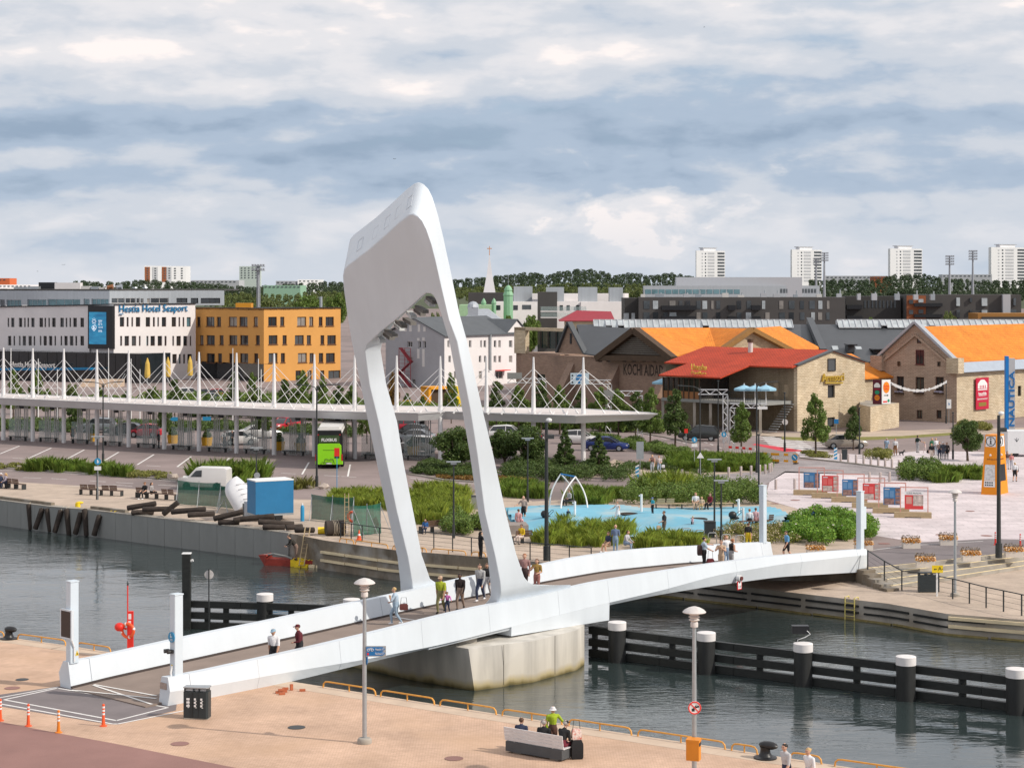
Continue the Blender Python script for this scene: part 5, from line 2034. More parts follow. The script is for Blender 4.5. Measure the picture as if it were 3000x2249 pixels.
for k in range(7):
	c=(q0-DL*5.2).lerp(q1,k/6)+nS*5.7
	mb=MB()
	mb.bar(c,c+Z3*3.2,0.3,0.3)
	mb.build('deck_post',m_conc if k!=2 else m_concg,lh)
for k in range(26):
	c=(q0-DL*5.4).lerp(q0+DL*3.6,k/25)+nS*5.95
	mb=MB()
	mb.bar(c+Z3*3.55,c+Z3*4.6,0.03,0.03)
	mb.build('baluster',m_dkst,lh)
mb=MB()
mb.bar(q0-DL*5.4+nS*5.95+Z3*4.62,q0+DL*3.6+nS*5.95+Z3*4.62,0.07,0.06)
mb.build('handrail',m_dkst,lh)
for k in range(12):
	c=ca+DL*0.4+nS*(1.0+k*0.3)+Z3*(3.2-k*0.27)
	mb=MB()
	mb.obb(c,DL*1.2,nS*0.3,Z3*0.06)
	mb.build('tread',m_galv,lh)
m_gold=M('gold_letters',(0.62,0.43,0.07),0.35,0.5,var=0.1)
p,p2=hit(2403,1118,ca,nA),hit(2467,1118,ca,nA)
text_mesh('Armsoci',1.35,m_gold,lh,p+nA*0.25,DR,Z3,0.2,width=(p2-p).length,bold=0.012)
mb=MB()
p,p2=hit(2413,1121,ca,nA),hit(2464,1121,ca,nA)
mb.bar(p+nA*0.25,p2+nA*0.25,0.1,0.18)
mb.build('name_underline',m_gold,lh)
c=q0+DL*3.6+nS*6.0
zc=ze-6.0*sl+0.2
text_mesh('Umeshu',1.1,m_gold,lh,c+Z3*(zc+0.55)+DL*1.2,-DL,Z3,0.1,width=2.3)
text_mesh('Pavillon',0.55,m_gold,lh,c+Z3*(zc+0.05)+DL*1.2,-DL,Z3,0.1,width=2.2)
rebase(lh,ca)
lk=thing('link_building','low limestone link building with an orange tiled roof and two banners','building')
la_,lb_=XY(2516,238),XY(2516,238)+DR*6
nK=outward(la_,lb_)
zk=17-(1108-YH)*239/F
wall(lk,la_,lb_,0,zk,[],m_lime,'wall')
zr_=17-(1040-YH)*246/F
roofplane(lk,[la_+Z3*(zk-0.1)+nK*0.5,lb_+DR*1+Z3*(zk-0.1)+nK*0.5,lb_+DR*1-nK*6+Z3*zr_,la_-nK*6+Z3*zr_],m_tor)
roofplane(lk,[la_+Z3*(zk-0.1)+nK*0.5,la_-nK*6+Z3*zr_,la_-nK*12+Z3*zk,la_-DR*3-nK*3+Z3*zk],m_tor,'hip')
rebase(lk,la_)
lw=thing('limestone_block','low flat limestone block standing forward below the two banners','building')
wa,wb,wc=XY(2517,226),XY(2550,221.5),XY(2634,229)
zw=17-(1187-YH)*224/F
for p,q in((wa,wb),(wb,wc)):
	wall(lw,p,q,0,zw,[],m_lime,'wall')
mb=MB()
mb.prism([(p.x,p.y,0)for p in(wa+Vector((0.1,0.1,0)),wb+Vector((0,0.15,0)),wc+Vector((-0.1,0.1,0)),wc+Vector((-3,5,0)),wa+Vector((1,5,0)))],(0,0,zw-0.02))
mb.build('top',m_conc,lw)
rebase(lw,wb)
def banner(name,label,pts,Y0,n,face,deco):
	"""flat board on a plane through XY(pts[0], Y0) facing n; deco(board, map) adds print"""
	x0,y0,x1,y1=pts
	base=XY(x0,Y0)
	a,b=hit(x0,y1,base,n),hit(x1,y1,base,n)
	z1=hit((x0+x1)/2,y0,base,n).z
	z0=a.z
	a.z=b.z=0
	d=(b-a).normalized()
	W,H=(b-a).length,z1-z0
	t=thing(name,label,'banner',a+Z3*z0)
	mb=MB()
	mb.obb(d*W/2+Z3*H/2,d*W,n*0.08,Z3*H)
	o=mb.build('board',face,t)
	mp=lambda u,v:d*(u*W)+Z3*(v*H)+n*0.046
	deco(o,mp,d,n,W,H)
	return t
m_maroon=M('banner_maroon',(0.10,0.008,0.022),0.5,var=0.05)
m_crims=M('banner_crimson',(0.50,0.008,0.045),0.5,var=0.05)
m_bor=M('print_orange',(0.80,0.24,0.01),0.5,var=0.04)
m_grn=M('print_green',(0.01,0.28,0.14),0.5,var=0.04)
m_olv=M('print_olive',(0.25,0.17,0.03),0.5,var=0.04)
def disc(o,c,d,n,rx,rz,mat,name='print_disc',k=20):
	mb=MB()
	mb.prism([c+d*(rx*math.cos(2*math.pi*i/k))+Z3*(rz*math.sin(2*math.pi*i/k))for i in range(k)],n*0.01)
	mb.build(name,mat,o)
def patch(o,mp,d,n,u0,v0,u1,v1,mat,name='print_block'):
	mb=MB()
	mb.prism([mp(u0,v0),mp(u1,v0),mp(u1,v1),mp(u0,v1)],n*0.008)
	return mb.build(name,mat,o)
def house_mark(o,mp,d,n,u0,v0,u1,v1,mat):
	mb=MB()
	um,w=(u0+u1)/2,u1-u0
	mb.prism([mp(u0,v0),mp(u1,v0),mp(u1,v0+(v1-v0)*0.55),mp(um+w*0.2,v1*0.97+v0*0.03),mp(um,v1),mp(um-w*0.2,v1*0.97+v0*0.03),mp(u0,v0+(v1-v0)*0.55)],n*0.008)
	o2=mb.build('house_mark',mat,o)
	return o2
def deco_maroon(o,mp,d,n,W,H):
	house_mark(o,mp,d,n,0.15,0.70,0.85,0.88,m_signw)
	patch(o,mp,d,n,0.15,0.62,0.85,0.645,m_crims)
	disc(o,mp(0.5,0.51),d,n,W*0.27,H*0.075,m_grn)
	disc(o,mp(0.5,0.30),d,n,W*0.3,H*0.11,m_bor)
	text_mesh('SUPER',H*0.05,m_maroon,o,mp(0.5,0.305)+n*0.012,d,Z3,0.006,align='CENTER',width=W*0.42)
	text_mesh('ALKO',H*0.05,m_maroon,o,mp(0.5,0.25)+n*0.012,d,Z3,0.006,align='CENTER',width=W*0.4)
def deco_white(o,mp,d,n,W,H):
	disc(o,mp(0.5,0.68),d,n,W*0.38,H*0.24,m_bor)
	text_mesh('SuPer',H*0.13,m_ored,o,mp(0.5,0.69)+n*0.012,d,Z3,0.006,align='CENTER',width=W*0.62,bold=0.01)
	text_mesh('Alko',H*0.13,m_ored,o,mp(0.5,0.58)+n*0.012,d,Z3,0.006,align='CENTER',width=W*0.55,bold=0.01)
	patch(o,mp,d,n,0.22,0.335,0.6,0.365,m_blk)
	mb=MB()
	mb.prism([mp(0.58,0.31),mp(0.78,0.35),mp(0.58,0.39)],n*0.008)
	mb.build('arrow',m_blk,o)
	patch(o,mp,d,n,0.12,0.06,0.6,0.12,m_ored)
	disc(o,mp(0.76,0.13),d,n,W*0.13,H*0.065,m_grn)
nS45=Vector((-0.7071,-0.7071,0))
nL45=Vector((0.7071,-0.7071,0))
banner('maroon_banner','maroon banner with a white house mark and green and orange discs',(2557,1112,2582.5,1187),226.5,Vector((-0.35,-0.937,0)),m_maroon,deco_maroon)
banner('white_banner','white banner with a large orange disc and black arrow',(2583.5,1112,2608.5,1183),226,Vector((0.45,-0.893,0)),m_signw,deco_white)
ka=XY(2803,236)
kh=thing('brown_gable_warehouse','brown stone warehouse with a tall stepped gable and bright orange tiled roof','building')
kl=ka+DL*11.8
nG=outward(kl,ka)
zke=17-(1062-YH)*238/F
zkp=17-(949-YH)*240/F
rects=[(2684,1024.5,2707,1067),(2626,1102,2648,1146),(2682,1104,2707,1146),(2740,1104,2765,1146),(2685,1201,2702,1226),(2743,1201,2758,1226)]
W_=prect(kl,ka,rects)
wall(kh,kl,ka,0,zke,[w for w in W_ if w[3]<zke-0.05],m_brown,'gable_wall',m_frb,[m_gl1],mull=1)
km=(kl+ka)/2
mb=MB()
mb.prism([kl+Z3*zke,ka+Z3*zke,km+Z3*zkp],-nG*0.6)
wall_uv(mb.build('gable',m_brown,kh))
window(kh,kl,-DL,nG,W_[0],M('frame_oxblood',(0.10,0.02,0.02),0.6),m_gl1,rec=-0.04,mull=1,sill=1)
for x,y0,y1,hw in((2693,990,1005,6),(2634,1058,1072,4),(2751,1059,1073,4)):
	w_=prect(kl,ka,[(x-hw,y0,x+hw,y1)])[0]
	window(kh,kl,-DL,nG,w_,m_brownw,m_gl1,rec=-0.03,mull=0)
for s_,q in((-1,kl),(1,ka)):
	mb=MB()
	mb.bar(q+Z3*(zke+0.25)-DL*0.0,km+Z3*(zkp+0.25),0.9,0.3)
	mb.build('coping',M('zinc_coping',(0.40,0.43,0.47),0.5,0.3,var=0.08),kh)
	mb=MB()
	mb.bar(q.lerp(km,0.12)+Z3*(zke-0.35)+nG*0.12,km+Z3*(zkp-1.35)+nG*0.12,0.3,0.28)
	wall_uv(mb.build('gable_moulding',m_brown,kh))
for q,s_ in((kl,1),(ka,1)):
	mb=MB()
	mb.obb(q+Z3*(zke-0.3)+nG*0.05+(DL*-0.4 if q is kl else DL*0.2),DL*1.7,nG*1.3,Z3*1.9)
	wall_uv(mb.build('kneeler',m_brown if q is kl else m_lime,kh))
for w in W_[1:4]:
	mb=MB()
	mb.obb(kl-DL*((w[0]+w[1])/2)+Z3*(w[2]-0.25)+nG*0.25,DL*(w[1]-w[0]+0.1),nG*0.3,Z3*0.25)
	bxo=mb.build('window_box',m_brownw,kh)
	mb=MB()
	for k in range(14):
		mb.ball(kl-DL*(w[0]+(w[1]-w[0])*(k+0.5)/14)+Z3*(w[2]-0.08+RND.uniform(-0.03,0.08))+nG*(0.25+RND.uniform(-0.1,0.15)),RND.uniform(0.07,0.12),6)
	tag(mb.build('blossom',M('lilac_blossom',(0.42,0.40,0.52),0.8,var=0.4,scale=8),bxo),kind='stuff')
kr=ka+DR*34
nW=outward(ka,kr)
zwt=17-(1088-YH)*238/F
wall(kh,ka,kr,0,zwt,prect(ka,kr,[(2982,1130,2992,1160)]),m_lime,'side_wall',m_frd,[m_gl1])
mb=MB()
mb.prism([(p.x,p.y,0)for p in(kl-nG*0.6,ka+Vector((0,0.9,0)),kr-nW*0.3,kr+DL*11)],(0,0,zwt-0.3))
mb.build('core',m_brown,kh)
r0,r1=km-nG*0.6+Z3*(zkp-0.5),km+DR*34+Z3*(zkp-0.5)
ev0,ev1=ka+nW*-0.2+DR*0.6+Z3*zke,kr-nW*0.2+Z3*zke
roofplane(kh,[r0,r1,ev1,ev0],m_tor)
roofplane(kh,[ev0+nW*0.05,ev1+nW*0.05,kr+nW*0.7+Z3*(zwt-0.05),ka+DR*0.6+nW*0.7+Z3*(zwt-0.05)],M('zinc_eave',(0.38,0.43,0.50),0.45,0.4,var=0.08),'eave_strip',0.06)
roofplane(kh,[r0,r1,kl+DR*34+Z3*zke,kl+DR*0.6+Z3*zke],m_tor)
rebase(kh,ka)
def deco_crims(o,mp,d,n,W,H):
	hm=house_mark(o,mp,d,n,0.13,0.66,0.87,0.94,m_signw)
	for u in(0.28,0.42,0.54,0.68):
		patch(o,mp,d,n*1.9,u,0.67,u+0.06,0.76,m_crims)
	patch(o,mp,d,n,0.13,0.605,0.87,0.64,m_signw)
	text_mesh('basilik',H*0.12,m_signw,o,mp(0.5,0.46),d,Z3,0.02,align='CENTER',width=W*0.66,bold=0.01)
	patch(o,mp,d,n,0.2,0.425,0.8,0.44,m_signw)
	text_mesh('EDENMARKET',H*0.08,m_signw,o,mp(0.5,0.30),d,Z3,0.02,align='CENTER',width=W*0.8)
	patch(o,mp,d,n,0.2,0.1,0.8,0.22,m_olv)
banner('crimson_banner','tall crimson banner with a white house mark on the sunlit limestone wall',(2859,1106,2896,1200),238.6,nL45,m_crims,deco_crims)
gwh=thing('grey_roof_warehouse','long dark grey metal roofed warehouse with a glazed ridge behind the orange roofs','building')
Yr,Ye=300.0,282.0
zrg,zev=17-(953-YH)*Yr/F,17-(1062-YH)*Ye/F
xa,xb=(1690-1500)*Yr/F,(3060-1500)*Yr/F
ra,rb_=Vector((xa,Yr,zrg)),Vector((xb,Yr,zrg))
ea,eb=Vector(((1712-1500)*Ye/F,Ye,zev)),Vector((xb,Ye,zev))
roofplane(gwh,[ra,rb_,eb,ea],m_seam)
roofplane(gwh,[ra,rb_,rb_+Vector((0,18,zev-zrg)),ra+Vector((0,18,zev-zrg))],m_seam)
seams(gwh,ra,rb_,eb,ea,64,m_seam)
mb=MB()
mb.prism([Vector((ea.x,ea.y+0.6,0)),Vector((eb.x,eb.y+0.6,0)),Vector((eb.x,eb.y+34,0)),Vector((ea.x,ea.y+34,0))],(0,0,zev))
wall_uv(mb.build('walls',m_sooty,gwh))
m_sky=M('skylight_frame',(0.58,0.60,0.62),0.4,0.3,var=0.06)
for x0,x1 in((1738,2319),(2450,3050)):
	n=int((x1-x0)/17.5)
	f_=0.0
	for i in range(n):
		u0=(x0+(x1-x0)*i/n-1500)*Yr/F
		u1=(x0+(x1-x0)*(i+1)/n-1500)*Yr/F
		tilt=0.35 if RND.random()<0.12 else 0.0
		pts=[Vector((u0+0.05,Yr-2.3,zrg-0.35+tilt)),Vector((u1-0.05,Yr-2.3,zrg-0.35+tilt)),Vector((u1-0.05,Yr-0.4,zrg+0.85)),Vector((u0+0.05,Yr-0.4,zrg+0.85))]
		mb=MB()
		mb.prism(pts,(0,0.05,0.05))
		mb.mat(1)
		for a_,b_ in((0,1),(1,2),(2,3),(3,0)):
			mb.bar(pts[a_]+Vector((0,-0.05,0.05)),pts[b_]+Vector((0,-0.05,0.05)),0.09,0.12)
		mb.build('skylight_pane',[m_gl5,m_sky],gwh)
	mb=MB()
	u0,u1=(x0-1500)*Yr/F,(x1-1500)*Yr/F
	mb.bx(u0,Yr-0.6,zrg-0.3,u1,Yr+0.6,zrg+0.8)
	mb.build('ridge_curb',m_sky,gwh)
mb=MB()
c0,c1=at(2372,938,301),at(2412,1030,281)
mb.bar(c0,c1,1.0,0.9)
mb.build('fire_wall',m_seam,gwh)
for x,y in((2447,1023),(2516,1025)):
	c=at(x,y,288)
	mb=MB()
	mb.obb(c+Z3*0.15,(0.9,0,0),(0,1.3,0.55),(0,-0.06,0.15))
	mb.build('roof_window',m_gl5,gwh)
for x,y,w in((2493,1016,1.3),(2581,1030,2.6)):
	c=at(x,y,286)
	mb=MB()
	mb.box((c.x,287,c.z-0.3),(w*0.8,2.4,1.0))
	mb.mat(1).box((c.x,286.2,c.z+0.35),(w*1.1,3.4,0.15))
	mb.build('dormer',[m_seam,m_blackf],gwh)
rebase(gwh,(ea.x,ea.y))
kw=thing('sooty_brick_warehouse','sooty brick warehouse with faded painted lettering and a dark timber pediment','building')
wa,wb=XY(1528,268),XY(1985,246)
nB=outward(wa,wb)
dB=(wb-wa).normalized()
ztw=17-(1046-YH)*256/F
rects=[(x,1050,x+12,1060)for x in(1752,1776,1823,1851,1880,1911)]+[(1573,1096,1597,1125)]
wall(kw,wa,wb,0,ztw,prect(wa,wb,rects),m_sooty,'wall',m_frd,[m_gl1],mull=0)
mb=MB()
mb.prism([(p.x,p.y,0)for p in(wa-nB*0.5,wb-nB*0.5,wb-nB*22,wa-nB*22)],(0,0,ztw-0.2))
wall_uv(mb.build('core',m_sooty,kw))
for x in(1665,1795,1945):
	c=hit(x,1100,wa,nB)
	c.z=0
	mb=MB()
	mb.prism([c+nB*0,c+nB*3.2,c+nB*2.8+Z3*2.2,c+Z3*(ztw-0.9)],dB*1.2)
	wall_uv(mb.build('buttress',m_sooty,kw))
p,p2=hit(1826,1097,wa,nB),hit(1942,1097,wa,nB)
text_mesh('KOCHI AIDAD',2.1,M('painted_black',(0.06,0.045,0.038),0.9,var=0.6,scale=2),kw,p+nB*0.02,dB,Z3,0.02,width=(p2-p).length,bold=0.02)
pa,pb,pk=hit(1758,1048,wa+nB*0.9,nB),hit(1979,1050,wa+nB*0.9,nB),hit(1868,967,wa+nB*0.9,nB)
mb=MB()
mb.prism([pa,pb,pk],-nB*0.4)
ped=mb.build('pediment',m_brownw,kw)
for q in(pa,pb):
	mb=MB()
	mb.bar(q-Z3*0.1+nB*0.4,pk+nB*0.4,1.2,0.8)
	mb.build('barge_board',m_brownw,kw)
mb=MB()
mb.bar(pa+nB*0.4,pb+nB*0.4,1.0,0.7)
mb.build('tie_beam',m_brownw,kw)
ctr=(pa+pb)/2
for k in range(9):
	f_=(k+0.6)/10
	z=pa.z+0.6+(pk.z-pa.z-1.3)*f_
	hw=(pb-pa).length/2*(1-(z-pa.z)/(pk.z-pa.z))-0.9
	if hw>0.3:
		mb=MB()
		mb.bar(Vector((ctr.x,ctr.y,z))-dB*hw+nB*0.1,Vector((ctr.x,ctr.y,z))+dB*hw+nB*0.1,0.16,0.16)
		mb.build('louvre_slat',m_slatw,ped)
sA,sB,sC=hit(1634,1034,wa+nB*0.1,nB),hit(1716,1038,wa+nB*0.1,nB),hit(1668,946,wa+nB*0.1,nB)
mb=MB()
mb.prism([sA,sB,sC],-nB*0.5)
wall_uv(mb.build('stone_gable',m_sooty,kw))
mb=MB()
c=hit(1672,992,wa+nB*0.16,nB)
mb.obb(c,dB*0.35,nB*0.06,Z3*1.4)
mb.build('slit_window',m_blackf,kw)
mb=MB()
mb.bar(sC+Z3*0.1,sB+Z3*0.1,0.9,0.25)
mb.build('coping',m_seam,kw)
mb=MB()
mb.bar(sC+Z3*0.1,sA+Z3*0.1,0.9,0.25)
mb.build('coping',m_seam,kw)
g1,g2,g3,g4=sC+Z3*-0.1,hit(1862,966,wa-nB*6,nB),hit(1757,1045,wa+nB*0.6,nB),sB+nB*0.4
g1=hit(1690,955,wa-nB*6,nB)
roofplane(kw,[g1,g2,g3,g4],m_seam,'grey_roof')
seams(kw,g1,g2,g3,g4,15,m_seam)
ra1,rb1=XY(1512,276),XY(1640,268)
nR=outward(ra1,rb1)
zr0,zr1=17-(1035-YH)*272/F,17-(960-YH)*272/F
mb=MB()
for x0,x1,y0,y1 in((1512,1545,960,1035),(1512,1662,960,969)):
	u=prect(ra1,rb1,[(x0,y0,x1,y1)])[0]
	mb.obb(ra1+(rb1-ra1).normalized()*((u[0]+u[1])/2)+Z3*((u[2]+u[3])/2),(rb1-ra1).normalized()*(u[1]-u[0]),nR*0.7,Z3*(u[3]-u[2]))
wall_uv(mb.build('ruin_frame',m_lime,kw))
u=prect(ra1,rb1,[(1545,969,1660,1022)])[0]
mb=MB()
mb.obb(ra1+(rb1-ra1).normalized()*((u[0]+u[1])/2)+Z3*((u[2]+u[3])/2)-nR*2,(rb1-ra1).normalized()*(u[1]-u[0]),nR*0.3,Z3*(u[3]-u[2]))
mb.build('glazed_infill',glassmat('dark_teal_glass',(0.012,0.035,0.035)),kw)
for k in range(5):
	mb=MB()
	c=ra1+(rb1-ra1).normalized()*(u[0]+(u[1]-u[0])*(k+0.5)/5)-nR*1.7
	mb.bar(c+Z3*u[2],c+Z3*u[3],0.12,0.2)
	mb.build('infill_mullion',m_frd,kw)
mb=MB()
mb.prism([ra1+Z3*0,rb1+Z3*0,rb1-nR*9,ra1-nR*9],(0,0,zr0))
wall_uv(mb.build('ruin_base',m_sooty,kw))
rebase(kw,wa)
oh=thing('orange_roof_hall','hall with an orange tiled roof and sunlit limestone gable behind the red roof','building')
a1=hit(1868,964,wa-nB*0.6,nB)
ridge_in=at(2080,963,a1 .y+18)
low1=hit(1982,1046,wa-nB*0.6,nB)
low_in=at(2059,1024,a1 .y+8)
roofplane(oh,[a1,ridge_in,low_in,low1],m_tor)
gA=at(2200,965,262)
gl_,gr_=at(2100,1034,259),at(2330,1034,269)
roofplane(oh,[ridge_in,gA,gl_,low_in],m_tor)
mb=MB()
mb.prism([gl_+Z3*-4,gr_+Z3*-4,gr_,gA-Z3*0.15,gl_],(0,0.5,0))
wall_uv(mb.build('gable',m_lime,oh))
for q in(gl_,gr_):
	mb=MB()
	mb.bar(q-Vector((0,0.4,0)),gA-Vector((0,0.4,0)),1.0,0.6)
	mb.build('barge_board',M('ochre_timber',(0.27,0.14,0.04),0.7,var=0.15),oh)
roofplane(oh,[gA,gA+Vector((6,14,0)),gr_+Vector((6,14,0)),gr_],m_tor,'back_roof')
mb=MB()
c=at(2249,985,268)
mb.cyl(c-Z3*0.6,c+Z3*0.5,0.25,n=8)
mb.build('chimney',m_ored,oh)
rebase(oh,(gl_.x,gl_.y))
# ---- bus station canopy
m_can=M('canopy_top',(0.62,0.57,0.55),0.8,var=0.12,scale=0.25)
m_canf=M('canopy_white',(0.70,0.71,0.72),0.5,var=0.06,scale=0.5)
m_mast=M('mast_white',(0.74,0.73,0.73),0.45,var=0.03)
mast_px=[(10,1288.5),(96,1292.7),(187,1297),(284,1303),(377,1309),(481,1315),(583,1321),(693,1327),(803,1332),(921,1337),(1039,1343),(1162,1347),(1290,1350.5),(1425,1354),(1563,1357),(1709,1358)]
MP=[G(x,y)for x,y in mast_px]
front=[XY(-120,214.5),XY(0,206.5),XY(187,201.5),XY(377,196.5),XY(583,191.8),XY(803,187.5),XY(1039,183.8),XY(1226,182),XY(1305,184.5),XY(1425,182.2),XY(1563,180.3),XY(1687,178.6),XY(1928,181)]
back=[XY(1900,183.5),XY(1709,189),XY(1443,191),XY(1162,193.5),XY(803,198),XY(480,204),XY(187,211),XY(0,216),XY(-120,225)]
can=thing('bus_station_canopy','long white bus station canopy carried on round columns with cable-stayed masts','canopy')
ZC=4.74
mb=MB()
mb.sheet([p+Z3*ZC for p in front+back])
mb.build('roof_deck',m_can,can)
n=len(front)
lowf=[]
for i,p in enumerate(front):
	a,b=front[max(0,i-1)],front[min(n-1,i+1)]
	t_=(b-a).normalized()
	lowf.append(p+Vector((-t_.y,t_.x,0))*0.75+Z3*(ZC-0.72))
lowf[-1]=front[-1]+Vector((-0.8,0.6,ZC-0.5))
for i in range(n-1):
	mb=MB()
	up=Z3*(ZC+0.10)
	lip=Vector((0,0.0,0))
	mb.quad(front[i]+up,front[i+1]+up,lowf[i+1],lowf[i])
	mb.quad(front[i]+up,front[i+1]+up,front[i+1]+up+Vector((0,0.25,0)),front[i]+up+Vector((0,0.25,0)))
	mb.build('fascia_panel',m_canf,can)
mb=MB()
mb.sheet([p for p in lowf]+[p+Z3*(ZC-0.45)for p in back])
mb.build('soffit',m_canf,can)
mb=MB()
for a,b in zip(back,back[1:]):
	mb.quad(a+Z3*(ZC-0.45),b+Z3*(ZC-0.45),b+Z3*(ZC+0.08),a+Z3*(ZC+0.08))
mb.quad(front[-1]+Z3*(ZC+0.1),back[0]+Z3*(ZC+0.08),back[0]+Z3*(ZC-0.45),lowf[-1])
mb.build('back_fascia',m_canf,can)
for i,p in enumerate(MP):
	mb=MB()
	mb.cyl(p,p+Z3*(ZC-0.5),0.23,n=14)
	mb.build('column',m_mast,can,True)
	H=5.4
	mb=MB()
	mb.tube([p+Z3*ZC,p+Z3*(ZC+0.1),p+Z3*(ZC+H*0.7),p+Z3*(ZC+H)],[0.24,0.23,0.15,0.08],10)
	ms=mb.build('mast',m_mast,can,True)
	q=MP[min(i+1,len(MP)-1)]
	r=MP[max(i-1,0)]
	dd=(q-r).normalized()
	pr_=Vector((-dd.y,dd.x,0))
	for s in(-1,1):
		for k,(u_,zz)in enumerate(((1.6,3.1),(2.9,3.7),(4.2,4.3))):
			if i==len(MP)-1 and s>0:
				u_*=1.25
			foot=p+dd*s*u_+pr_*(s*1.1-0.3)+Z3*ZC
			mb=MB()
			mb.cyl(p+Z3*(ZC+zz),foot+Z3*0.12,0.027,n=5)
			mb.tube([foot,foot+(p+Z3*(ZC+zz)-foot).normalized()*0.4],[0.11,0.05],6)
			mb.build('stay_cable',m_mast,ms)
rebase(can,MP[0])
m_tube=M('screen_tube',(0.42,0.43,0.42),0.5,var=0.08)
wsp=thing('wind_screen','x','shelter',(0,0,0),0,'wind screens under the canopy')
for g_,n_ in((-0.55,4),(0.75,3)):
	for k in range(n_):
		mb=MB()
		mb.cyl((g_+k*0.23,0.0,0.0),(g_+k*0.23,0.0,ZC-0.6),0.055,n=8)
		mb.build('tube',m_tube,wsp)
mb=MB()
mb.bx(-1.6,0.12,0.15,1.6,0.14,2.3)
mb.build('pane',m_glass,wsp)
mb=MB()
mb.bx(-1.2,-0.45,0.4,1.3,-0.05,0.46)
mb.build('seat',m_dkst,wsp)
for x in(-1.0,1.1):
	mb=MB()
	mb.bx(x-0.04,-0.4,0,x+0.04,-0.1,0.4)
	mb.build('leg',m_dkst,wsp)
mb=MB()
mb.bx(0.12,-0.1,ZC-1.25,0.6,0.1,ZC-0.75)
mb.build('departure_display',m_blk,wsp)
used=[]
for i in range(len(MP)-4):
	p=MP[i].lerp(MP[i+1],0.5)+Vector((0,0.5,0))
	d=MP[i+1]-MP[i]
	place(wsp,used,p,math.atan2(d.y,d.x),'%s glass wind screen with grey tubes from the left under the bus canopy'%words[i])
	# ---- lamps, masts and signs on the far side
def street_lamp(label,px,ybase,ytop,kind,z=0.0,mat=None,r=0.07):
	p=G(px,ybase,z)
	H=(ybase-ytop)*p.y/F
	t=thing('street_lamp',label,'street lamp',p,0,'street lamps on the far side')
	mat=mat or m_dkst
	mb=MB()
	mb.tube([(0,0,0),(0,0,0.9),(0,0,0.92),(0,0,H)],[r*1.5,r*1.5,r,r*0.7],10)
	mb.build('pole',mat,t,True)
	mb=MB()
	if kind=='tee':
		mb.bx(-0.48,-0.14,H-0.02,0.48,0.14,H+0.05)
		mb.bx(-0.2,-0.08,H-0.16,0.2,0.08,H-0.02)
	elif kind in('arm','arm2','armr'):
		for s in{'arm':(-1,),'armr':(1,),'arm2':(-1,1)}[kind]:
			mb.tube([(0,0,H-0.5),(s*0.15,0,H-0.1),(s*0.6,0,H+0.05),(s*1.1,0,H+0.1)],0.04,6)
			mb.obb((s*1.5,0,H+0.12),(0.9,0,0.06*s),(0,0.22,0),(0,0,0.08))
	elif kind=='spot':
		mb.box((0.2,-0.05,H-0.9),(0.5,0.3,0.25),0.2)
		mb.mat(1).ball((0.15,0,H+0.12),(0.2,0.12,0.14),8)
	else:
		mb.cyl((0,0,H),(0,0,H+0.1),r*1.6,n=10)
	mb.build('lamp_head',[mat if kind!='tee' else m_galv,m_signw],t)
	return t
street_lamp('tall dark pole with a camera cluster right on the plaza by the orange tower',2926,1633,1216,'spot',r=0.14)
street_lamp('tall dark pole with white camera and gull right of the pylon',1601,1641.6,1236,'spot',r=0.14)
street_lamp('black double-arm street lamp left of the green bus',928,1425,1131,'arm2',r=0.09)
street_lamp('dark double-arm street lamp standing in the left grass strip',302,1356,1122,'arm2',r=0.08)
street_lamp('dark promenade lamp carrying a round blue sign near the benches',285,1463,1279,'tee')
street_lamp('dark promenade lamp between white van and blue tarpaulin trailer',751,1460,1312,'tee')
street_lamp('flat-headed lamp standing between the two pylon legs',1329,1576,1353,'tee')
street_lamp('slim dark lamp left of the white swing frame',1546,1470,1284,'tee')
street_lamp('dark slim lamp beside the playground litter bin',2093,1566,1346,'tee')
street_lamp('dark flat-headed lamp by the cycle stands behind the far parapet',2113,1592,1408,'tee')
street_lamp('dark street lamp left of the young tree by the orange barriers',2051,1404,1134,'arm')
street_lamp('tall dark street lamp with right arm behind the barrier',2217,1384,1122,'armr',r=0.08)
street_lamp('black pole with signal boxes in front of the cobbled square',2223,1476,1275,'plain',r=0.08)
street_lamp('dark lamp pole by the dark SUV rear',2104,1330,1117,'plain')
street_lamp('dark lamp with round sign before the limestone house',2299,1322,1152,'plain',r=0.08)
street_lamp('dark lamp right of the silver saloon car',2518,1330,1196,'plain')
street_lamp('dark lamp pole at the brown gable by the string of bunting',2610,1248,1125,'plain')
street_lamp('dark lamp pole at the right end of the bunting',2772,1240,1125,'plain')
street_lamp('dark lamp with box between the brown gable and group of people',2792,1345,1210,'plain')
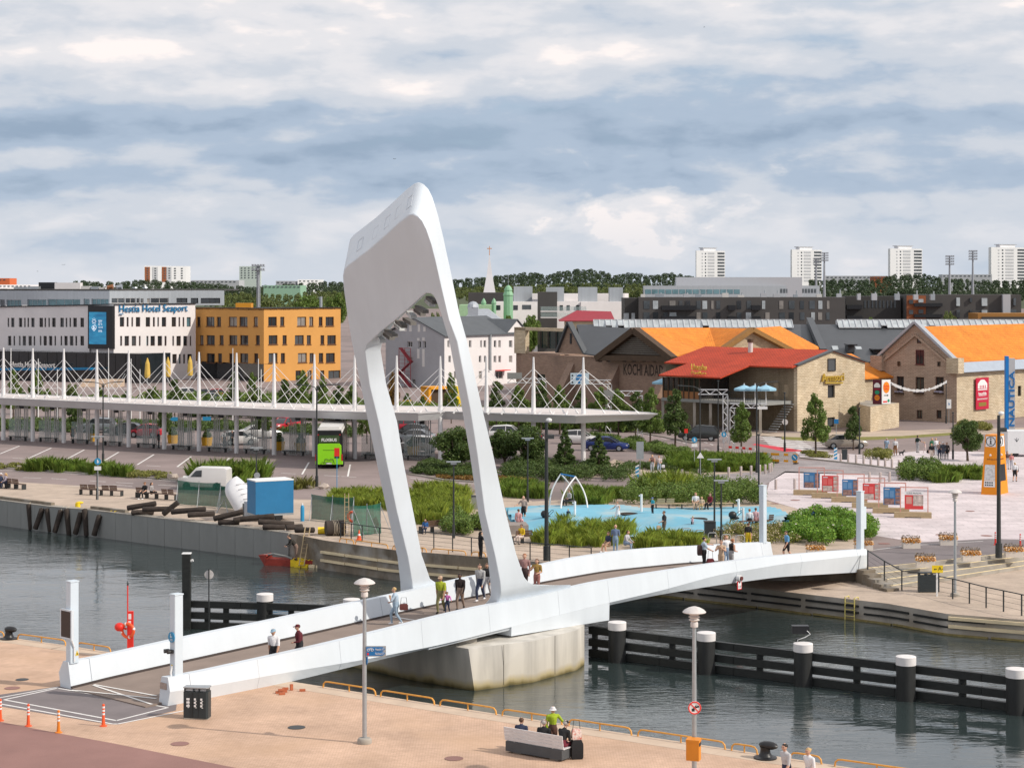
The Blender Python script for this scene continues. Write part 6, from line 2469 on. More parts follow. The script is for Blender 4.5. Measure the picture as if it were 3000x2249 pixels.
def small_sign(label,px,ybase,yc,shape,mat,size=0.3,z=0.0,pole=None,mat2=None,second=None):
	p=G(px,ybase,z)
	H=(ybase-yc)*p.y/F
	t=thing('road_sign',label,'sign',p)
	mb=MB()
	mb.cyl((0,0.03,0),(0,0.03,H+size*0.8),0.03,n=8)
	mb.build('pole',pole or m_galv,t)
	mb=MB()
	if shape=='round':
		mb.lathe((0,0,0),[(size,-0.01),(size,0.01)],20)
	elif shape=='tri':
		mb.prism([(-size,-size*0.6,-0.01),(size,-size*0.6,-0.01),(0,size,-0.01)],(0,0,0.02))
	else:
		mb.bx(-size,-shape*size,-0.01,size,shape*size,0.01)
	o=mb.build('plate',mat,t)
	o.rotation_euler=(math.radians(90),0,0)
	o.location=(0,-0.02,H)
	if mat2:
		mb=MB()
		mb.bx(-size*0.2,-size*0.5,0.012,size*0.1,size*0.55,0.016)
		mb.bx(size*0.2,-size*0.45,0.012,size*0.35,size*0.2,0.016)
		mb.build('pictogram',mat2,o)
	if second:
		mb=MB()
		mb.bx(-size,-0.03,H-size*second-0.15,size,-0.01,H-size*second+0.15)
		mb.build('lower_plate',m_signw,t)
small_sign('round blue walking sign with white plate on the promenade lamp',286.5,1464,1351,'round',m_bluelt,0.27,mat2=m_signw,second=2.0)
small_sign('round grey sign back on the lamp by the green grass clump',753,1461,1392,'round',m_galv,0.24)
small_sign('red and white no-entry flag on blue-striped pole behind the green bus',987,1432,1324,1.6,m_ored,0.22,pole=m_bluelt)
small_sign('round blue cycle sign with white plate in the grass verge',2034.5,1379,1288,'round',m_bluelt,0.26,mat2=m_signw,second=1.9)
small_sign('small red sign on a thin pole left of the blue cycle sign',2010,1325,1262,1.2,m_ored,0.18)
small_sign('grey rectangular sign back leaning by the two walking women',1875,1405,1319,2.4,m_galv,0.32)
small_sign('triangular warning sign on the lamp near the hedge',2052,1405,1335,'tri',m_signw,0.32)
small_sign('round blue direction arrow by the truss gantry leg',2121,1310,1272,'round',m_bluelt,0.28,mat2=m_signw)
small_sign('blue bus stop plate by the limestone house corner',2450,1282,1234,1.0,m_blue,0.25)
small_sign('white and blue parking sign right of the brown gable',2780,1246,1183,2.0,m_signw,0.28,mat2=m_blue)
small_sign('round grey sign back in front of the dark terrace',2300,1322,1236,'round',m_galvw,0.3)
small_sign('blue plate sign with white letters behind the bus canopy',510,1255,1227,0.45,m_bluelt,0.5)
small_sign('second blue plate sign behind the bus canopy further right',606,1255,1226,0.45,m_bluelt,0.5)
for i,(x,y,yt)in enumerate(((1867,1400,1368),(2448,1348,1312))):
	p=G(x,y)
	t=thing('keep_side_marker',['blue and white striped keep-side marker by the footway hedge','blue and white striped marker near the silver saloon car'][i],'traffic sign',p)
	H=(y-yt)*p.y/F
	mb=MB()
	mb.bx(-0.16,-0.02,0.1,0.16,0.02,H)
	o=mb.build('board',m_bluelt,t)
	for k in range(3):
		mb=MB()
		z=0.25+k*0.33
		mb.prism([(-0.16,-0.03,z),(0.16,-0.03,z+0.16),(0.16,-0.03,z+0.3),(-0.16,-0.03,z+0.14)],(0,0.008,0))
		mb.build('stripe',m_signw,o)
p=G(2745,1746,LZ)
t=thing('berth_sign','yellow berth board marked A on a white post by the lower quay railing','sign',p)
mb=MB()
mb.bx(-0.045,-0.045,0,0.045,0.045,1.45)
mb.build('post',m_signw,t)
mb=MB()
mb.bx(-0.3,-0.07,1.36,0.33,-0.05,1.78)
o=mb.build('board',m_yel,t)
text_mesh('A-',0.3,m_blk,o,(0.05,-0.075,1.5),(1,0,0),(0,0,1),0.004)
mb=MB()
mb.bx(-0.12,-0.076,1.54,-0.02,-0.072,1.58)
mb.prism([(-0.12,-0.076,1.5),(-0.12,-0.076,1.62),(-0.2,-0.076,1.56)],(0,0.003,0))
mb.build('arrow',m_blk,o)
t=thing('litter_station','dark double litter station behind the yellow berth board','bin',G(2722,1733,LZ),0.05)
mb=MB()
mb.bx(-0.62,-0.22,0.03,0.55,0.22,0.98)
mb.build('body',m_stn,t)
mb=MB()
mb.bx(-0.62,-0.24,1.1,0.55,0.24,1.15)
mb.build('lid',m_dkst,t)
for x in(-0.6,-0.2,0.15,0.5):
	mb=MB()
	mb.bx(x-0.03,-0.2,0.98,x+0.03,0.2,1.1)
	mb.build('mullion',m_stn,t)
bol=thing('steel_bollard','x','bollard',(0,0,0),0,'steel bollards round the cobbled square')
mb=MB()
mb.lathe((0,0,0),[(0.115,0),(0.115,0.82),(0.10,0.86),(0.02,0.87)],14)
mb.build('post',M('brushed_bollard',(0.52,0.44,0.41),0.4,0.4,var=0.06),bol,True)
mb=MB()
mb.lathe((0,0,0),[(0.15,0),(0.15,0.02),(0.12,0.03)],14)
mb.build('base_ring',m_galv,bol)
used=[]
rowA=[(1946.6,1404),(1999,1403),(2048,1403),(2135,1396.5),(2171,1394),(2200.5,1391.5),(2226,1389),(2242,1388),(2254.5,1385),(2260,1382)]
rowB=[(2158,1442),(2218,1434),(2273,1433.5),(2328,1432)]
rowC=[(2463,1354),(2485,1356),(2508,1358),(2530,1360.6),(2551,1363.5),(2573,1366),(2593,1368),(2613,1371),(2634,1374)]
rowD=[(2547,1412),(2579,1412),(2606,1411),(2631,1406.5)]
for row,txt in((rowA,'steel bollard in the row along the footway hedge, %s from the left'),(rowB,'steel bollard behind the playground hedge, %s from the left'),(rowC,'steel bollard in the row by the silver saloon, %s from the left'),(rowD,'steel bollard behind the exhibition boards, %s from the left')):
	for i,(x,y)in enumerate(row):
		place(bol,used,G(x,y),0,txt%words[i])
m_pinkf=M('pink_frame',(0.62,0.30,0.25),0.5,var=0.08)
m_foot=M('board_foot',(0.42,0.32,0.19),0.8,var=0.15,scale=3)
m_pblue=M('poster_blue',(0.05,0.20,0.42),0.6,var=0.08,scale=2)
m_pred=M('poster_red',(0.68,0.06,0.06),0.6,var=0.08,scale=2)
m_pimg=M('poster_photo',(0.26,0.16,0.14),0.6,var=0.8,scale=4)
m_pimg2=M('poster_photo_pale',(0.50,0.42,0.38),0.6,var=0.6,scale=4)
m_ptxt=M('poster_text',(0.62,0.60,0.62),0.7,var=0.3,scale=12)
boards6=[(2341,2415,1370,1449,'b',(2354,1383,2401,1428)),(2394.5,2470,1378,1458,'r',(2407.5,1392,2455.6,1439)),(2452.5,2531.6,1389,1470,'b',(2467,1403,2512,1451)),(2513,2592,1401,1487,'r',(2527,1415,2577.6,1463)),(2574.6,2653.5,1415,1502,'b',(2587.7,1426,2637,1477.6)),(2638,2718.5,1428,1515,'w',(2650,1438,2703.6,1490.6))]
for i,(xl,xr,yt,yb,kd,po)in enumerate(boards6):
	a,b=G(xl,yb),G(xr,yb+1.5)
	d=b-a
	W=d.length
	k=a.y/F
	H=(yb-yt)*k
	t=thing('exhibition_board','%s exhibition board from the left, a %s poster in a pink frame'%(words[i],{'b':'blue','r':'red','w':'white-topped red'}[kd]),'display board',a,math.atan2(d.y,d.x),'exhibition boards on the plaza')
	for x in(0,W):
		mb=MB()
		mb.bx(x-0.035,-0.035,0.2,x+0.035,0.035,H)
		mb.build('upright',m_pinkf,t)
	mb=MB()
	mb.bx(-0.035,-0.035,H,W+0.035,0.035,H+0.07)
	mb.build('top_bar',m_pinkf,t)
	mb=MB()
	mb.bx(-0.45,-0.3,0.08,W+0.25,0.3,0.4)
	mb.bx(-0.45,-0.3,0,0.3,0.3,0.08)
	mb.bx(W-0.5,-0.3,0,W+0.25,0.3,0.08)
	mb.build('foot',m_foot,t)
	x0,x1=(po[0]-xl)*k,(po[2]-xl)*k
	z0,z1=(yb-po[3])*k,(yb-po[1])*k
	mb=MB()
	mb.bx(x0,-0.02,z0,x1,0.0,z1)
	ps=mb.build('poster',{'b':m_pblue,'r':m_pred,'w':m_pred}[kd],t)
	mp=lambda u,v:Vector((x0+(x1-x0)*u,-0.022,z0+(z1-z0)*v))
	nn=Vector((0,-1,0))
	dv=Vector((1,0,0))
	if kd=='w':
		patch(ps,mp,dv,nn,0,0.80,1,1,m_signw,'heading')
		text_mesh('UUDE MAAILMA',0.2,m_frd,ps,mp(0.5,0.85)+nn*0.01,dv,Z3,0.004,align='CENTER',width=(x1-x0)*0.8)
		patch(ps,mp,dv,nn,0.45,0.2,1,0.78,m_pimg2,'picture')
		patch(ps,mp,dv,nn,0.08,0.3,0.38,0.7,m_pinkf,'text_column')
	else:
		patch(ps,mp,dv,nn,0.05,0.03,0.63,0.37,m_pimg if kd=='b' else m_pimg2,'picture')
		for q in range(4):
			patch(ps,mp,dv,nn,0.7,0.05+q*0.235,0.97,0.05+q*0.235+0.2,m_pimg if kd=='b' else m_pimg2,'picture')
		for q in range(2):
			patch(ps,mp,dv,nn,0.07+q*0.3,0.43,0.31+q*0.3,0.8,M('text_on_blue',(0.13,0.28,0.48),0.6,var=0.1,scale=20)if kd=='b' else M('text_on_red',(0.72,0.14,0.13),0.6,var=0.1,scale=20),'text_column')
		patch(ps,mp,dv,nn,0.07,0.86,0.36,0.92,m_ptxt,'heading')
m_tow=M('tower_orange',(0.80,0.27,0.008),0.5,var=0.04)
b0,bc,b2=G(2874,1448),G(2922,1450),G(2954,1449)
b2 .y+=1.5
b2 .x=(2954-1500)*b2 .y/F
HT=(1449-1274)*bc.y/F
it=thing('information_tower','tapering orange information tower with white i signs and a street map','kiosk',bc)
b3=b0+(b2-bc)
base=[p-bc for p in(b0,bc,b2,b3)]
cen=sum(base,Vector())/4
tp=[cen+(p-cen)*0.68+Z3*HT for p in base]
mb=MB()
mb.loft([base,tp])
mb.build('body',m_tow,it)
def onface(i,j,u,v,k=0.012):
	a,b,c,d_=base[i],base[j],tp[j],tp[i]
	n_=(b-a).cross(d_-a).normalized()
	return a.lerp(b,u).lerp(d_.lerp(c,u),v)+n_*k
def facepatch(i,j,u0,v0,u1,v1,mat,name,k=0.012):
	mb=MB()
	mb.quad(onface(i,j,u0,v0,k),onface(i,j,u1,v0,k),onface(i,j,u1,v1,k),onface(i,j,u0,v1,k))
	return mb.build(name,mat,it)
m_map=M('street_map',(0.62,0.63,0.62),0.6,var=0.35,scale=5)
for i,j in((0,1),(1,2)):
	facepatch(i,j,0.08,0.80,0.92,0.975,m_signw,'info_panel')
	c=onface(i,j,0.5,0.89,0.03)
	ax=(onface(i,j,0.5,0.89,1)-c)
	mb=MB()
	mb.torus(c,0.36,0.03,ax,24,5)
	r_=(onface(i,j,0.6,0.89)-onface(i,j,0.4,0.89)).normalized()
	mb.obb(c-Z3*0.06,r_*0.1,ax.normalized()*0.02,Z3*0.3)
	mb.obb(c-Z3*0.2,r_*0.22,ax.normalized()*0.02,Z3*0.05)
	mb.ball(c+Z3*0.2,0.065,8)
	mb.build('info_mark',m_blk,it)
	mb=MB()
	mb.ball(onface(i,j,0.5,0.66,0.02),0.1,10)
	mb.build('lamp',m_frw,it)
	text_mesh('Infopunkt',0.22,m_frb,it,onface(i,j,0.25,0.58,0.012),r_,(onface(i,j,0.5,0.7)-onface(i,j,0.5,0.5)),0.004,width=0.9)
facepatch(0,1,0.14,0.24,0.86,0.5,m_map,'map')
facepatch(0,1,0.14,0.13,0.86,0.235,m_signw,'timetable')
for q in range(8):
	facepatch(0,1,0.2+(q%4)*0.14,0.15+(q//4)*0.04,0.3+(q%4)*0.14,0.175+(q//4)*0.04,m_dkst,'timetable_entry',0.016)
facepatch(1,2,0.2,0.22,0.85,0.5,m_blk,'screen')
nt_=thing('sign_pylon','tall blue and silver sign pylon with blue vertical lettering at the right edge','sign',G(2958,1268))
Hn=(1268-1043)*nt_.location.y/F
mb=MB()
mb.bx(-0.48,-0.1,0,-0.12,0.5,Hn)
mb.build('blue_edge',M('pylon_blue',(0.008,0.19,0.55),0.4,var=0.04),nt_)
mb=MB()
mb.prism([(-0.115,-0.1,0),(0.6,-0.05,0),(0.6,0.45,0),(-0.115,0.45,0)],(0,0,Hn-0.25))
mb.build('silver_body',M('pylon_silver',(0.50,0.51,0.53),0.4,0.4,var=0.05),nt_)
text_mesh('NAUTICA',0.85,M('pylon_letters',(0.01,0.15,0.42),0.4),nt_,(0.52,-0.12,0.7),(0,0,1),(-1,0,0),0.06,width=Hn*0.72,bold=0.02)
kz=thing('food_kiosk','white food kiosk trailer with an open hatch at the right edge','kiosk',G(2976,1338))
mb=MB()
mb.bx(-0.8,0,0.35,3.0,2.2,2.55)
mb.build('body',m_canf,kz)
mb=MB()
mb.bx(1.2,-0.02,1.0,2.6,0.0,2.2)
mb.build('hatch',m_blk,kz)
mb=MB()
for a_ in(-0.5,0,0.5):
	mb.bar((0.1,-0.01,1.5),(0.1+a_*0.4,-0.01,1.9-abs(a_)*0.2),0.01,0.04)
mb.build('leaf_mark',m_dkst,kz)
for x in(0.0,2.2):
	mb=MB()
	mb.cyl((x,0.1,0.32),(x,0.3,0.32),0.32,n=16)
	mb.build('wheel',m_blk,kz)
m_bw=M('barrier_white',(0.70,0.64,0.60),0.5,var=0.05)
m_bo=M('barrier_amber',(0.80,0.34,0.01),0.5,var=0.05)
for i,(x0,y0,x1,y1)in enumerate(((2135,1334,2175,1337),(2175,1337,2213,1341),(2214,1352,2270,1356),(2270,1356,2336,1359))):
	a,b=G(x0,y0),G(x1,y1)
	d=b-a
	W=d.length
	t=thing('road_barrier',['red and white road barrier leftmost in the row by the crossing','red and white road barrier second in the row by the crossing','amber chequered road barrier in front of the lamp','amber chequered road barrier with a round blue arrow at its right end'][i],'barrier',a,math.atan2(d.y,d.x),'road barriers by the crossing')
	for z in(0.25,0.85):
		nb=max(3,int(W/0.4))
		for q in range(nb):
			mb=MB()
			mb.bx(W*q/nb,-0.03,z-0.11,W*(q+1)/nb,0.03,z+0.11)
			mb.build('chequer',(m_bo if i>1 else m_ored)if q%2==0 else m_bw,t)
	for q in range(int(W/0.22)):
		mb=MB()
		mb.bx(q*0.22+0.03,-0.02,0.36,q*0.22+0.18,0.02,0.74)
		mb.build('slat',m_bw,t)
	for x in(0.15,W-0.15):
		mb=MB()
		mb.box((x,0,0.06),(0.35,0.6,0.12))
		mb.build('foot',m_rub,t)
	if i==3:
		mb=MB()
		mb.cyl((W-0.25,-0.05,0.62),(W-0.25,-0.08,0.62),0.3,n=18)
		o=mb.build('arrow_sign',m_bluelt,t)
		mb=MB()
		mb.bar((W-0.4,-0.09,0.76),(W-0.12,-0.09,0.5),0.01,0.09)
		mb.build('arrow',m_signw,o)
def truss(label,x0,x1,yt,yb,Y,legs,board=None):
	a,b=at(x0,(yt+yb)/2,Y),at(x1,(yt+yb)/2,Y)
	s=(yb-yt)*Y/F
	t=thing('truss_gantry',label,'gantry',(a.x,Y,0))
	o_=Vector((a.x,Y,0))
	def box_truss(p,q,u,v,nm):
		L=(q-p).length
		n_=max(3,int(L/(s*1.1)))
		mb=MB()
		for cu in(-0.5,0.5):
			for cv in(-0.5,0.5):
				off=u*cu*s+v*cv*s
				mb.cyl(p+off,q+off,0.035,n=5)
		for k in range(n_):
			for cv in(-0.5,0.5):
				m0,m1=p.lerp(q,k/n_),p.lerp(q,(k+1)/n_)
				sg=0.5 if k%2 else-0.5
				mb.cyl(m0+u*sg*s+v*cv*s,m1-u*sg*s+v*cv*s,0.022,n=4)
				mb.cyl(m0+v*sg*s+u*cv*s,m1-v*sg*s+u*cv*s,0.022,n=4)
		mb.build(nm,M('truss_alu',(0.55,0.56,0.58),0.4,0.5,var=0.05),t)
	box_truss(a-o_,b-o_,Z3,Vector((0,1,0)),'beam')
	for x in legs:
		c=at(x,yb,Y)-o_
		box_truss(Vector((c.x,0,0)),Vector((c.x,0,c.z-0.1)),Vector((1,0,0)),Vector((0,1,0)),'leg')
	if board:
		p,q=at(board[0],board[1],Y)-o_,at(board[2],board[3],Y)-o_
		mb=MB()
		mb.bx(p.x,-s*0.5-0.15,q.z,q.x,-s*0.5-0.06,p.z)
		bd=mb.build('sign_board',board[4],t)
		if board[5]:
			w_=q.x-p.x
			for k in range(3):
				z=p.z-(p.z-q.z)*(0.22+k*0.3)
				for nm,u0,u1,hh,mt in(('arrow_mark',0.07,0.15,0.1,m_blk),('blue_mark',0.3 if k!=2 else 0.4,0.62 if k!=2 else 0.53,0.14,m_blue)):
					mb=MB()
					mb.bx(p.x+w_*u0,-s*0.5-0.17,z-hh,p.x+w_*u1,-s*0.5-0.155,z+hh)
					mb.build(nm,mt,bd)
truss('silver truss gantry in front of the terrace veranda',2046,2132,1141,1155,206,(2125,))
truss('low silver truss gantry with a small white arrow board by the terrace',2139,2247,1182,1195,198,(2145,),(2218,1190,2247,1198,m_signw,False))
truss('silver truss gantry with a grey board left of the veranda',1768,1883,1145,1159,214,(1875,1782),(1768,1142,1815,1160,m_concg,False))
truss('silver truss gantry with grey sign boards before the sooty brick wall',1486,1600,1109,1121,246,(1594,),(1486,1091,1529,1109,m_concg,False))
truss('silver truss gantry carrying the blue and white direction board',1672,1790,1113,1125,232,(1786,),(1671,1092,1725,1125,M('pale_sign',(0.52,0.62,0.70),0.5,var=0.04),True))
for i,(x,yt,yb,w,Y)in enumerate(((1944,1101,1119,70,236),(2180,1120,1138,62,218),(2212,1120,1138,60,216),(2244,1121,1138,64,213.5))):
	p=at(x,yb,Y)
	t=thing('parasol',['pale blue parasol left of the veranda','pale blue parasol leftmost of three on the terrace','middle pale blue parasol of three on the terrace','pale blue parasol rightmost of three on the terrace'][i],'parasol',(p.x,p.y,3.55),0,'pale blue parasols')
	h=p.z-3.55
	r=w/2*Y/F
	mb=MB()
	mb.cyl((0,0,0),(0,0,h+0.6),0.05,n=8)
	mb.build('pole',m_signw,t)
	mb=MB()
	ring=[(r*math.cos(a*math.pi/4+0.2),r*math.sin(a*math.pi/4+0.2),h)for a in range(8)]
	for k in range(8):
		mb.quad(ring[k],ring[(k+1)%8],(0,0,h+r*0.36))
		a_,b_=ring[k],ring[(k+1)%8]
		mb.quad(a_,b_,(b_[0],b_[1],h-0.22),(a_[0],a_[1],h-0.22))
	mb.build('canopy',M('parasol_blue',(0.30,0.52,0.66),0.8,var=0.06),t)
a,b=G(2610,1248),G(2772,1240)
t=thing('bunting','string of white bunting sagging across the brown gable','decoration',a)
mb=MB()
for k in range(46):
	f_=k/45
	c=(b-a)*f_+Z3*(5.2-1.0*(1-(2*f_-1)**2)-0.1*f_)
	mb.obb(c,(0.16,0.02,0),(0,0.02,0),(0.02,0,RND.uniform(0.15,0.42)))
tag(mb.build('pennants',m_signw,t),kind='stuff')
for i,x in enumerate((432,492,557)):
	p=XY(x,326+i*4)
	t=thing('folded_parasol',['folded yellow parasol leftmost before the hotel','folded yellow parasol in the middle before the hotel','folded yellow parasol rightmost before the hotel'][i],'parasol',p,0,'folded parasols before the hotel')
	mb=MB()
	mb.cyl((0,0,0),(0,0,1.3),0.05,n=6)
	mb.build('pole',m_galv,t)
	mb=MB()
	mb.lathe((0,0,1.2),[(0.45,0),(0.5,0.6),(0.38,2.4),(0.06,3.4)],9)
	mb.build('folded_canopy',M('parasol_yellow',(0.62,0.42,0.09),0.8,var=0.25,scale=3,streak=(4,4,0.3)),t)
for i,x in enumerate((32,112,168,318,384,410,682,757,765)):
	p=G(x,1238)
	t=thing('light_mast','%s slim white light mast with cross arms from the left behind the canopy'%words[i],'mast',p,0,'slim light masts behind the canopy')
	mb=MB()
	mb.tube([(0,0,0),(0,0,9.2-(i%3)*1.3)],[0.08,0.05],6)
	mb.build('pole',m_mast,t)
	for z in(2.6,4.2):
		mb=MB()
		mb.bx(-0.9,-0.05,z,0.9,0.05,z+0.07)
		mb.build('cross_arm',m_mast,t)
for i,(x,y,Y)in enumerate(((2063,80,480),(1156,466,520),(186,776,600),(110,795,640))):
	p=at(x,y,Y)
	t=thing('gull',['gull high up at the top right of the sky','gull above the pylon tip','gull low over the hotel roof','small gull left of the one over the hotel'][i],'bird',p,i)
	mb=MB()
	mb.tube([(-0.2,0,0),(0,0,0),(0.22,0,0.02)],[0.02,0.06,0.025],6)
	for s in(-1,1):
		mb.prism([(-0.06,0,0.02),(0.08,0,0.02),(0.04,s*0.3,0.14),(-0.04,s*0.62,0.05)],(0,0,0.012))
	mb.build('body',m_dkst,t)
hs=thing('hotel_steps','broad tan steps leading up to the dark hotel lobby','steps',XY(290,318))
for k in range(7):
	mb=MB()
	mb.bx(-3.4,k*0.6,0,3.4,(k+1)*0.6,0.17*(k+1))
	mb.build('step',m_kerb,hs)
for s in(-1,1):
	mb=MB()
	mb.bar((s*3.5,0,0.9),(s*3.5,4.2,2.1),0.06,0.06)
	mb.build('handrail',m_galv,hs)
	# ---- planting
def inside(P,poly):
	x,y=P[:,0],P[:,1]
	c=np.zeros(len(P),bool)
	n=len(poly)
	for i in range(n):
		x0,y0=poly[i][0],poly[i][1]
		x1,y1=poly[(i+1)%n][0],poly[(i+1)%n][1]
		k=((y0>y)!=(y1>y))&(x<(x1-x0)*(y-y0)/(y1-y0+1e-9)+x0)
		c^=k
	return c
def scatter(poly,n):
	A=np.array([(p[0],p[1])for p in poly])
	lo,hi=A.min(0),A.max(0)
	out=np.zeros((0,2))
	while len(out)<n:
		P=NPR.uniform(lo,hi,(n*2,2))
		out=np.vstack([out,P[inside(P,A)]])
	return out[:n]
def area(poly):
	return abs(sum(a[0]*b[1]-b[0]*a[1]for a,b in zip(poly,poly[1:]+poly[:1])))/2
def stuffobj(name,me,label,cat):
	o=bpy.data.objects.new(name,me)
	COL.objects.link(o)
	return tag(o,label,cat,kind='stuff')
def grass_bed(label,px,h,mat,dens=380,lean=0.55,z=0.0):
	poly=gp(px,z)
	n=int(min(42000,area(poly)*dens))
	C=scatter(poly,max(8,int(area(poly)*1.5)))
	k=NPR.integers(0,len(C),n)
	hh=h*(NPR.uniform(0.6,1.15,len(C))[k])*NPR.uniform(0.45,1.05,n)
	a=NPR.uniform(0,2*math.pi,n)
	r=np.abs(NPR.normal(0,0.3,n))
	B=np.stack([C[k,0]+r*np.cos(a),C[k,1]+r*np.sin(a),np.full(n,z)],1)
	ld=np.stack([np.cos(a),np.sin(a),np.zeros(n)],1)*(lean*hh*NPR.uniform(0.15,1.2,n))[:,None]
	w=np.stack([-np.sin(a+NPR.normal(0,1,n)),np.cos(a),np.zeros(n)],1)*0.015
	mid=B+ld*0.35
	mid[:,2]+=hh*0.66
	tip=B+ld*1.1
	tip[:,2]+=hh*0.97
	V_=np.stack([B-w,B+w,mid+w*0.8,tip,mid-w*0.8],1).reshape(-1,3)
	return stuffobj('long_grass',fast_mesh('long_grass',V_,5,mat),label,'grass')
def shrub_bed(label,px,h,mat,dens=330,ls=0.085,name='shrubs',flowers=None,z=0.0):
	poly=gp(px,z)
	A_=area(poly)
	nb=max(6,int(A_/0.9))
	C=scatter(poly,nb)
	r=NPR.uniform(0.45,0.85,nb)
	bh=h*NPR.uniform(0.7,1.08,nb)
	blobs=np.stack([C[:,0],C[:,1],bh*0.52+z,r,r,bh*0.5],1)
	n=int(min(30000,A_*dens*max(0.7,h)))
	P,nr=clump_points(n,blobs)
	P[:,2]=np.maximum(P[:,2],z+0.02)
	V_=leaf_quads(P,np.full(n,ls),0.4,nr)
	mats,mi=[mat],None
	if flowers:
		mats=[mat,flowers[0]]
		mi=(NPR.uniform(0,1,n)<flowers[1]).astype(np.int32)
		mi[P[:,2]<z+h*0.45]=0
	return stuffobj(name,fast_mesh(name,V_,4,mats,mi),label,'shrubs')
g_yel=leafmat('grass_lime',(0.31,0.40,0.06))
g_mid=leafmat('grass_green',(0.20,0.31,0.05))
g_dk=leafmat('leaf_dark',(0.085,0.135,0.035))
g_leaf=leafmat('leaf_green',(0.14,0.215,0.045))
g_brt=leafmat('leaf_rose',(0.16,0.30,0.04))
g_olv=leafmat('leaf_olive',(0.22,0.225,0.055))
g_auT=leafmat('leaf_autumn',(0.22,0.13,0.03))
g_far=leafmat('leaf_far',(0.06,0.095,0.045),0.3)
g_fary=leafmat('leaf_far_light',(0.14,0.18,0.055),0.3)
f_wh=M('blossom_white',(0.75,0.70,0.62),0.8,var=0.1)
f_cr=M('blossom_cream',(0.52,0.42,0.30),0.8,var=0.2)
grass_bed('tall arching grass clumps left in the strip beside the bus bays',[(85,1380),(250,1388),(372,1398),(375,1386),(240,1372),(95,1368)],1.15,g_mid)
shrub_bed('low yellow-green hedge right of the tall grass by the bus bays',[(375,1399),(492,1405),(490,1394),(380,1387)],0.55,g_olv)
shrub_bed('low shrubs at the left edge by the bus bays',[(-40,1370),(82,1380),(80,1370),(-40,1360)],0.45,g_olv)
grass_bed('tall round grass clump behind the white van',[(565,1418),(640,1426),(775,1418),(770,1402),(650,1396),(575,1402)],1.9,g_mid)
grass_bed('thin dry grass by the pale boulders behind the trailer',[(830,1432),(920,1436),(915,1420),(840,1416)],0.8,g_olv,90)
grass_bed('lime green grass behind the green mesh fence',[(975,1470),(1080,1490),(1250,1505),(1250,1455),(1120,1450),(1000,1448)],0.85,g_yel)
grass_bed('lime green grass mound seen between the pylon legs',[(1210,1535),(1300,1540),(1375,1500),(1362,1440),(1225,1436)],1.0,g_yel)
shrub_bed('dark round shrubs in front of the grass between the pylon legs',[(1292,1566),(1400,1574),(1424,1545),(1330,1528)],1.25,g_leaf)
shrub_bed('dark evergreen shrubs under the trees left of the near leg',[(1200,1386),(1300,1398),(1390,1404),(1400,1370),(1260,1360)],0.8,g_dk)
shrub_bed('yellowing ground cover along the road kerb',[(1280,1398),(1300,1406),(1520,1418),(1560,1412),(1450,1400),(1330,1392)],0.4,g_auT)
shrub_bed('long dark green shrub bed behind the swing frame',[(1470,1402),(1600,1412),(1850,1410),(1842,1388),(1700,1368),(1500,1362)],1.25,g_dk)
grass_bed('fresh green grass rising behind the dark shrub bed',[(1460,1455),(1590,1462),(1600,1432),(1490,1424)],1.1,g_mid)
shrub_bed('clipped hedge along the road behind the two walking women',[(1720,1290),(1860,1320),(2000,1342),(2010,1332),(1880,1302),(1740,1284)],0.95,g_leaf)
grass_bed('deep green grass bank behind the row of bollards',[(1950,1376),(2050,1384),(2240,1380),(2252,1356),(2100,1346),(1965,1348)],1.05,g_mid)
shrub_bed('dark low shrubs at the foot of the grass bank',[(1830,1372),(1950,1380),(2060,1388),(2050,1376),(1940,1364),(1850,1362)],0.6,g_dk)
shrub_bed('tall loose hedge behind the playground bench',[(1832,1478),(2000,1484),(2222,1478),(2226,1446),(2080,1432),(1870,1428)],1.6,g_leaf)
grass_bed('bright grass fringe on top of the playground hedge',[(1880,1455),(2040,1458),(2060,1438),(1900,1434)],1.8,g_yel,200)
grass_bed('brownish grass clump behind the swing',[(1675,1478),(1800,1482),(1818,1448),(1690,1442)],1.0,g_mid)
grass_bed('lime green grass bed in front of the blue playground left of the seated group',[(1565,1592),(1700,1606),(1800,1602),(1846,1578),(1832,1550),(1650,1545)],1.0,g_yel)
grass_bed('lime green grass bed in front of the blue playground by the cycle stands',[(1852,1606),(1960,1612),(2088,1600),(2082,1584),(1900,1578)],0.85,g_yel)
shrub_bed('large bright green rose shrubs with white blooms by the bridge end',[(2300,1588),(2350,1594),(2420,1601),(2552,1582),(2566,1548),(2470,1518),(2385,1514),(2335,1532)],1.2,g_brt,380,0.09,'rose_shrubs',(f_wh,0.004))
shrub_bed('pale blossoming low shrubs behind the plain grey post',[(2105,1584),(2200,1596),(2350,1594),(2335,1560),(2200,1552),(2125,1558)],0.85,g_olv,380,0.06,'blossom_shrubs',(f_cr,0.22))
shrub_bed('dark bushy hedge behind the exhibition boards',[(2636,1408),(2735,1414),(2745,1390),(2660,1384)],1.7,g_leaf)
grass_bed('green grass clumps right of the bushy hedge on the plaza',[(2735,1414),(2878,1410),(2872,1392),(2745,1390)],1.15,g_mid)
shrub_bed('low round shrubs by the walking couple near the silver car',[(2534,1342),(2605,1348),(2600,1330),(2545,1328)],0.85,g_olv)
shrub_bed('low planting under the young tree by the zebra crossing',[(2350,1336),(2425,1342),(2415,1328),(2360,1324)],0.35,g_olv)
shrub_bed('dark planting row behind the bus canopy columns',[(-40,1264),(300,1268),(700,1264),(1060,1285),(1060,1268),(700,1248),(300,1246),(-40,1240)],1.0,g_dk,90,0.14)
shrub_bed('light planting row in front of the white and grey houses',[(420,1180),(800,1190),(1330,1230),(1700,1240),(1700,1222),(1330,1205),(800,1170),(420,1165)],1.3,g_leaf,60,0.16)
